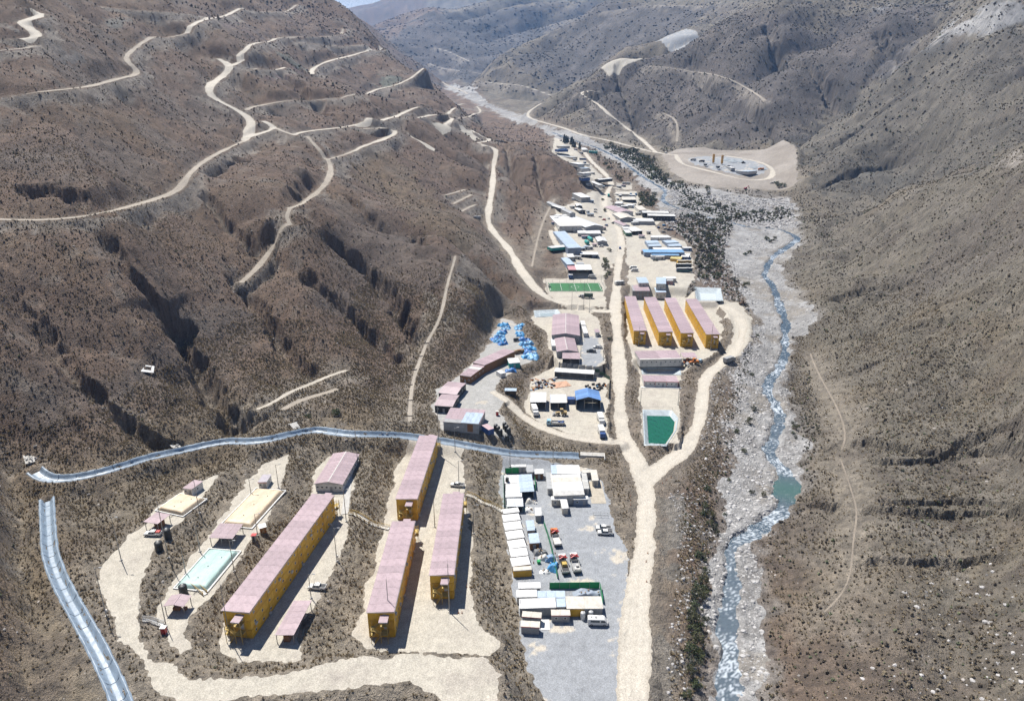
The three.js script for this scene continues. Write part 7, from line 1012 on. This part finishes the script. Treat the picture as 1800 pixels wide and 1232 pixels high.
// ---------------------------------------------------------------- batching plant across the river
[[1253.9, 287.5, 271], [1269, 289.5, 273]].forEach(([x, y, ty], i) => { const p = pick(x, y), [, tt] = pixelRay(x, ty), hgt = CAM_H + tt * p.D - p.h, t = thing('cement_silo', ['orange cement silo nearer the stockpiles edge road', 'orange cement silo beside the hopper'][i].replace(' nearer the stockpiles edge road', ' closer to the hillside road'), 'silo', p.X, p.h, p.D); part('barrel', cyl(1.7, 1.7, hgt - 3, 0, 3, 0, 16), mat(0.74, 0.40, 0.08, 0.55), t); part('cone', cyl(0.4, 1.7, 2, 0, 1, 0, 16), mat(0.74, 0.40, 0.08, 0.55), t); for (let k = 0; k < 4; k++) { const a = k * Math.PI / 2 + 0.78; part('leg', cyl(0.14, 0.14, 3.4, Math.cos(a) * 1.5, -0.2, Math.sin(a) * 1.5, 6), M.steel, t); } part('ladder', [bar([1.8, 0, 0], [1.8, hgt, 0], 0.06), bar([1.75, 0, 0.4], [1.75, hgt, 0.4], 0.06)], M.steel, t); part('filter', cyl(0.5, 0.5, 1, 0, hgt, 0, 8), M.grey, t); });
[[1240, 293, 3.2], [1262, 297.5, 3.6], [1281, 295, 2.6]].forEach(([x, y, s], i) => { const p = pick(x, y), t = thing('aggregate_hopper', ['dark aggregate hopper closest to the looping road', 'largest dark aggregate hopper below the silos', 'small dark hopper near the white plant cabins'][i], 'hopper', p.X, p.h, p.D, 0.4); part('bin', new THREE.CylinderGeometry(s, s * 0.45, s * 0.9, 4).rotateY(Math.PI / 4).translate(0, s * 0.9, 0), mat(0.12, 0.14, 0.17, 0.6), t); for (const a of [-1, 1]) for (const b of [-1, 1]) part('leg', box(0.25, s, 0.25, a * s * 0.5, -0.3, b * s * 0.5), M.steel, t); part('conveyor', bar([s, 0.6, 0], [s * 3.2, s * 1.1, 0], 0.4, 6), M.grey, t); });
[[1289, 284, 9, 4], [1278, 281.5, 8, 3.5], [1327, 294.5, 6, 2.6], [1303, 284, 7, 3], [1345, 297, 6, 2.4]].forEach(([x, y, r, h], i) => { const p = pick(x, y), t = thing('gravel_pile', 'conical grey gravel pile on the plant apron', 'gravel pile', p.X, p.h - 0.4, p.D, 0, 'gravel piles of the plant'), g = new THREE.ConeGeometry(r, h, 28, 6, true).translate(0, h / 2, 0), q = g.attributes.position; for (let k = 0; k < q.count; k++) { const n = 1 + 0.12 * noise(q.getX(k) + i * 9, q.getZ(k)); q.setXYZ(k, q.getX(k) * n, q.getY(k) * (1 + 0.1 * noise(q.getX(k), q.getZ(k) + 5)), q.getZ(k) * n); } g.computeVertexNormals(); part('heap', g, mat(0.33, 0.37, 0.40, 0.95), t); });
SIMPLE([1286,295, 1293,295, 1292,291.5], 3, 'white control cabin beside the small hopper', WHITE, M.grey); SIMPLE([1294,300, 1315,302, 1315,299], 3, 'long pale plant office below the stockpiles', PALEBLUE, M.offwhite); flatTruck(1338, 299, 175, 'orange truck at the road end of the plant', { paint: M.orange, box: M.orange }); digger(1307, 287, 20, 'dark loader working on the stockpiles', M.dark, 'loader'); flatTruck(1219, 282.5, 170, 'dark mixer truck at the hillside end of the plant', { paint: M.dark, box: M.grey }); flatTruck(1234, 285, 170, 'dark truck between the mixer truck and the silos', { paint: M.dark, box: M.dark }); digger(1311, 333, 25, 'red excavator on the river flat below the plant', mat(0.38, 0.03, 0.06, 0.5), 'excavator'); pickup(1362, 321, 160, 'white pickup below the looping plant road, beside another'); pickup(1357.5, 322.5, 150, 'white pickup with a dark bed below the looping plant road', M.offwhite); flatTruck(1171, 270, 60, 'white truck at the junction before the plant', { box: M.white });
flatTruck(838, 386, 175, 'dark truck parked at the edge of the hill road', { paint: M.dark, box: M.grey }); [[873, 248], [878, 248.5], [883, 249]].forEach(([x, y]) => pickup(x, y, 175, 'white pickup parked on the bench above the nose', M.white, { group: 'pickups on the bench' }));

// ---------------------------------------------------------------- lamp posts
[[212.4,985, 203.8,909.4, 'lamp post beside the dirt terrace of the small cream bladder tank'], [186.5,1083.4, 174,998, 'lamp post on the outer bend of the lower terrace road', { box: true }], [295.3,980.7, 280.7,874.9, 'tall mast beside the black tanks', { rod: true }], [350.2,902, 343.3,842.5, 'tall mast on the bank between the two cream bladder tanks', { rod: true }], [441,870.5, 436,842.5, 'lamp post behind the large cream bladder tank'], [489.2,857.6, 483.6,816.6, 'lamp post at the far corner of the large cream bladder tank'], [351,969.9, 345.4,911.6, 'mast at the far corner of the teal bladder tank', { rod: true }], [411,1004.4, 403.7,950.4, 'lamp post beside the teal bladder tank'], [452.5,941.8, 448.2,903, 'lamp post beside the red topped cabinet'], [326,1008.7, 320.4,963.4, 'mast on the bank side of the teal bladder tank', { rod: true }], [291.5,1101.6, 285,1041, 'mast beside the mauve gabled canopy', { rod: true }], [403.7,1125, 388.6,1026, 'tall mast in front of the longest yellow block', { rod: true }], [628.8,818, 624,744.9, 'tall mast beside the white gabled building', { rod: true, box: true }], [807,866.6, 806.4,809.8, 'lamp post beside the white pickup on the middle terrace'], [800,793.6, 799,751.4, 'lamp post between the channel and the middle terrace'], [772,797, 770,712, 'tall mast at the channel end of the yellow block', { rod: true }], [832.4,938, 831.4,887.7, 'lamp post on the bank below the railed stairway'], [608.4,917, 603.5,860, 'lamp post at the top of the railed stairway'], [592,986.8, 588,928.3, 'lamp post on the bank beside the longest yellow block', { box: true }], [546.7,1051.7, 541.8,1009.5, 'lamp post beside the white pickup on the long block terrace'], [684.7,1100, 679,1017.6, 'tall mast in front of the lower middle yellow block', { rod: true }], [790,1076, 788,991.6, 'tall mast in front of the yellow block next to the gravel yard', { rod: true }], [764,926.7, 762.6,876.4, 'thin mast standing in the middle terrace lane', { rod: true }], [896.5,820, 896,787, 'lamp post at the green screened pen'], [972,815, 972,787, 'lamp post behind the raised white roof'], [1005,545, 1005,509, 'lamp post behind the largest office hall'], [1026,541, 1025.6,495.5, 'tall mast below the football pitch', { rod: true }], [1021,626, 1021,598, 'lamp post at the corner of the office porch'], [1060.7,633, 1060.7,603.6, 'lamp post on the grey office parking'], [1125,726, 1125,685, 'lamp post at the road corner of the green pond yard'], [1192,711.7, 1190.7,668, 'lamp post at the river corner of the green pond yard'], [1220.5,542, 1220.5,507, 'lamp post behind the row of four yellow blocks'], [1249,617, 1250,568.6, 'tall mast in front of the yellow block closest to the river', { rod: true }], [1122.7,608, 1122.7,575, 'mast in front of the yellow block closest to the main road', { rod: true }], [1036,548, 1036,522, 'lamp post on the bend above the offices']].forEach(a => pole(...a));

// ---------------------------------------------------------------- trees and large bushes
function leafCloud(seed, n, rx, ry, cy, leaf) {                       // leaf-sized faces in clumps through the crown
  const R = rng(seed), P = [], clumps = []; for (let i = 0; i < 16; i++) { const a = R() * 6.283, e = Math.asin(R() * 1.7 - 0.7), q = 0.45 + 0.5 * R(); clumps.push([Math.cos(a) * Math.cos(e) * q * rx, cy + Math.sin(e) * q * ry, Math.sin(a) * Math.cos(e) * q * rx, 0.26 + 0.22 * R()]); }
  for (let i = 0; i < n; i++) { const c = clumps[i % 16], r = c[3] * Math.cbrt(R()), a = R() * 6.283, e = Math.asin(2 * R() - 1), x = c[0] + Math.cos(a) * Math.cos(e) * r * rx, y = c[1] + Math.sin(e) * r * ry, z = c[2] + Math.sin(a) * Math.cos(e) * r * rx, s = leaf * (0.6 + 0.8 * R()); const u = new THREE.Vector3(R() - 0.5, R() - 0.5, R() - 0.5).normalize(), v = new THREE.Vector3(R() - 0.5, R() - 0.5, R() - 0.5).cross(u).normalize(); P.push(x + u.x * s, Math.max(0.05, y + u.y * s), z + u.z * s, x - u.x * s, Math.max(0.05, y - u.y * s), z - u.z * s, x + v.x * s * 1.3, Math.max(0.05, y + v.y * s * 1.3), z + v.z * s * 1.3); }
  const g = new THREE.BufferGeometry(); g.setAttribute('position', new THREE.Float32BufferAttribute(P, 3)); g.computeVertexNormals(); return g;
}
const leafM = (r, g, b) => new THREE.MeshPhysicalMaterial({ color: new THREE.Color().setRGB(r, g, b), roughness: 1, side: THREE.DoubleSide, transmission: 0.2, thickness: 0 });
const greens = [leafM(0.045, 0.062, 0.018), leafM(0.06, 0.07, 0.022), leafM(0.038, 0.045, 0.02), leafM(0.075, 0.075, 0.03)];
const bushProto = [0, 1, 2, 3].map(i => { const t = new THREE.Group(); t.name = 'river_bush'; t.userData = { category: 'bush' }; part('crown', leafCloud(i + 50, 420, 1, 0.75, 0.75, 0.11), greens[i], t); part('stem', [0, 1, 2, 3].map(k => bar([0, -0.2, 0], [Math.cos(k * 1.6 + i) * 0.5, 0.7, Math.sin(k * 1.6 + i) * 0.5], 0.04, 4)), M.wood, t); return t; });
let bushN = 0;
function bush(px, py, r, label, group) { const p = pick(px, py), o = bushProto[bushN % 4].clone(); o.name = numbered('river_bush'); o.userData = { label, category: 'bush', group }; o.position.set(p.X, p.h - 0.1, -p.D); o.rotation.y = bushN * 2.1; o.scale.set(r, r * (0.8 + 0.12 * (bushN % 4)), r); scene.add(o); TAKEN.push([p.X, p.D, r * 0.7]); bushN++; }
[[1245,862,1.8],[1240,892,1.6],[1243,905,1.9],[1250,912,1.7],[1236,905,1.4],[1248,922,1.5],[1255,930,1.4],[1262,940,1.1],[1228,978,1.7],[1238,985,1.2],[1242,1008,1.2],[1236,1025,2.0],[1228,1038,2.2],[1238,1044,2.0],[1224,1052,2.0],[1232,1058,2.1],[1220,1065,1.7],[1216,1078,1.5],[1214,1090,1.3],[1222,1098,2.2],[1228,1104,1.9],[1218,1112,2.0],[1240,1092,1.2],[1226,1132,2.2],[1216,1145,2.2],[1230,1156,1.9],[1220,1170,2.1],[1212,1188,1.8],[1222,1205,1.8],[1208,1225,1.5]].forEach(q => bush(...q, 'dark green bush in the thick line on the road side of the river', 'bushes lining the near river bank'));
[[1325,722,1.8],[1318,745,1.9],[1295,760,1.5],[1308,795,1.4],[1322,868,1.2],[1342,872,1.2],[1275,905,0.9],[1282,845,1.0],[1395,745,1.1],[1398,755,1.3],[1394,762,1.1],[1404,750,0.9],[1398,770,1.0],[1438,757,1.1],[1332,590,1.2],[1322,660,1.3]].forEach(q => bush(...q, 'single green bush on the cobble flats beside the river', 'bushes on the river flats'));
[[1240,415,4],[1248,425,4.5],[1256,440,4.2],[1250,455,4],[1258,468,3.6],[1246,478,3.4],[1262,485,3],[1240,490,3],[1228,470,3.4],[1232,440,3.4],[1225,425,3.2],[1215,408,3.4],[1200,398,3.6],[1230,398,4],[1255,405,4],[1348,422,3],[1356,426,2.6],[1362,423,2.4],[1310,448,2.4],[1318,445,2.2],[1290,495,2],[1310,505,2.2],[1315,500,2],[1265,392,4.5],[1280,388,4],[1295,384,3.6],[1310,380,4.2],[1325,376,3.6],[1340,374,3.6],[1225,385,4],[1210,382,3.6],[1245,372,4],[1260,366,4],[1275,370,3.6],[1290,362,3.4],[1230,362,3.6],[1215,352,3.4],[1365,372,3],[1376,368,3],[1352,378,3],[1205,365,3.6],[1246,345,3]].forEach(q => bush(...q, 'dark bush in the thicket of rocks between the camp and the river bend', 'bushes of the rocky thicket'));
[[1128,353,4],[1134,358,4.4],[1142,355,4.5],[1138,347,4],[1146,349,4],[1150,343,3.6],[1130,342,3.6],[1124,347,3.4],[1144,361,3.6],[1152,354,3.4],[1126,362,3]].forEach(q => bush(...q, 'green bush in the clump beside the cream house', 'bushes by the cream house'));
[[1090,270,6],[1098,266,6],[1106,270,6],[1112,266,6],[1120,272,6],[1128,276,6],[1136,280,6],[1144,286,6],[1138,292,6],[1146,296,5.5],[1152,302,5.5],[1130,298,6],[1122,290,6],[1112,282,6],[1150,312,5],[1160,318,5],[1170,322,5],[1182,326,5],[1196,325,5],[1080,262,5.5],[1074,258,5.5],[1066,262,5],[1142,304,5],[1160,308,4.5],[1172,314,4.5],[1064,290,4.5],[1070,298,4],[1084,314,4],[1092,318,4],[1366,324,4],[1376,329,4.5],[1370,330,3.5],[1243,336,4]].forEach(q => bush(...q, 'green bush in the far strip along the braided river', 'bushes of the far river strip'));
[[1064,458,2.6],[1066,464,2.8],[1063,470,2.6],[1067,476,2.8],[1069,482,2.4],[1065,487,2.0],[1071,442,2.2],[1012,443,1.8],[590,728,2.2],[541,735,1.6],[1072,598,1.6],[1063,372,2.2],[1060,352,2.4]].forEach(q => bush(...q, 'dark green bush standing alone beside a yard or track', 'single bushes in the camp'));
const coneProto = (() => { const t = new THREE.Group(), R = rng(4), P = []; for (let i = 0; i < 900; i++) { const y = 0.1 + 0.9 * R(), rr = 0.16 * (1 - y) * (0.5 + 0.6 * R()) + 0.015, a = R() * 6.283, x = Math.cos(a) * rr, z = Math.sin(a) * rr, s = 0.022 + 0.02 * R(); P.push(x, y + s, z, x + Math.cos(a) * s * 1.4, y - s, z + Math.sin(a) * s * 1.4, x - Math.sin(a) * s, y - s * 0.5, z + Math.cos(a) * s); } const g = new THREE.BufferGeometry(); g.setAttribute('position', new THREE.Float32BufferAttribute(P, 3)); g.computeVertexNormals(); part('crown', g, leafM(0.022, 0.034, 0.022), t); part('trunk', cyl(0.02, 0.006, 0.95, 0, -0.02, 0, 6), M.wood, t); return t; })();
[[992,252,17], [995,253,16], [998,252,14], [1004,255,15], [1008,259,15], [1011,260,12], [1019,263,14], [1006,250,11]].forEach(([x, y, s], i) => { const p = pick(x, y), o = coneProto.clone(); o.name = numbered('conifer_tree'); o.userData = { label: 'tall dark conifer in the group beside the upper road', category: 'tree', group: 'conifers of the upper camp' }; o.position.set(p.X, p.h, -p.D); o.rotation.y = i; o.scale.set(s * 1.3, s, s * 1.3); scene.add(o); });
plantBeds();
renderer.render(scene, camera);
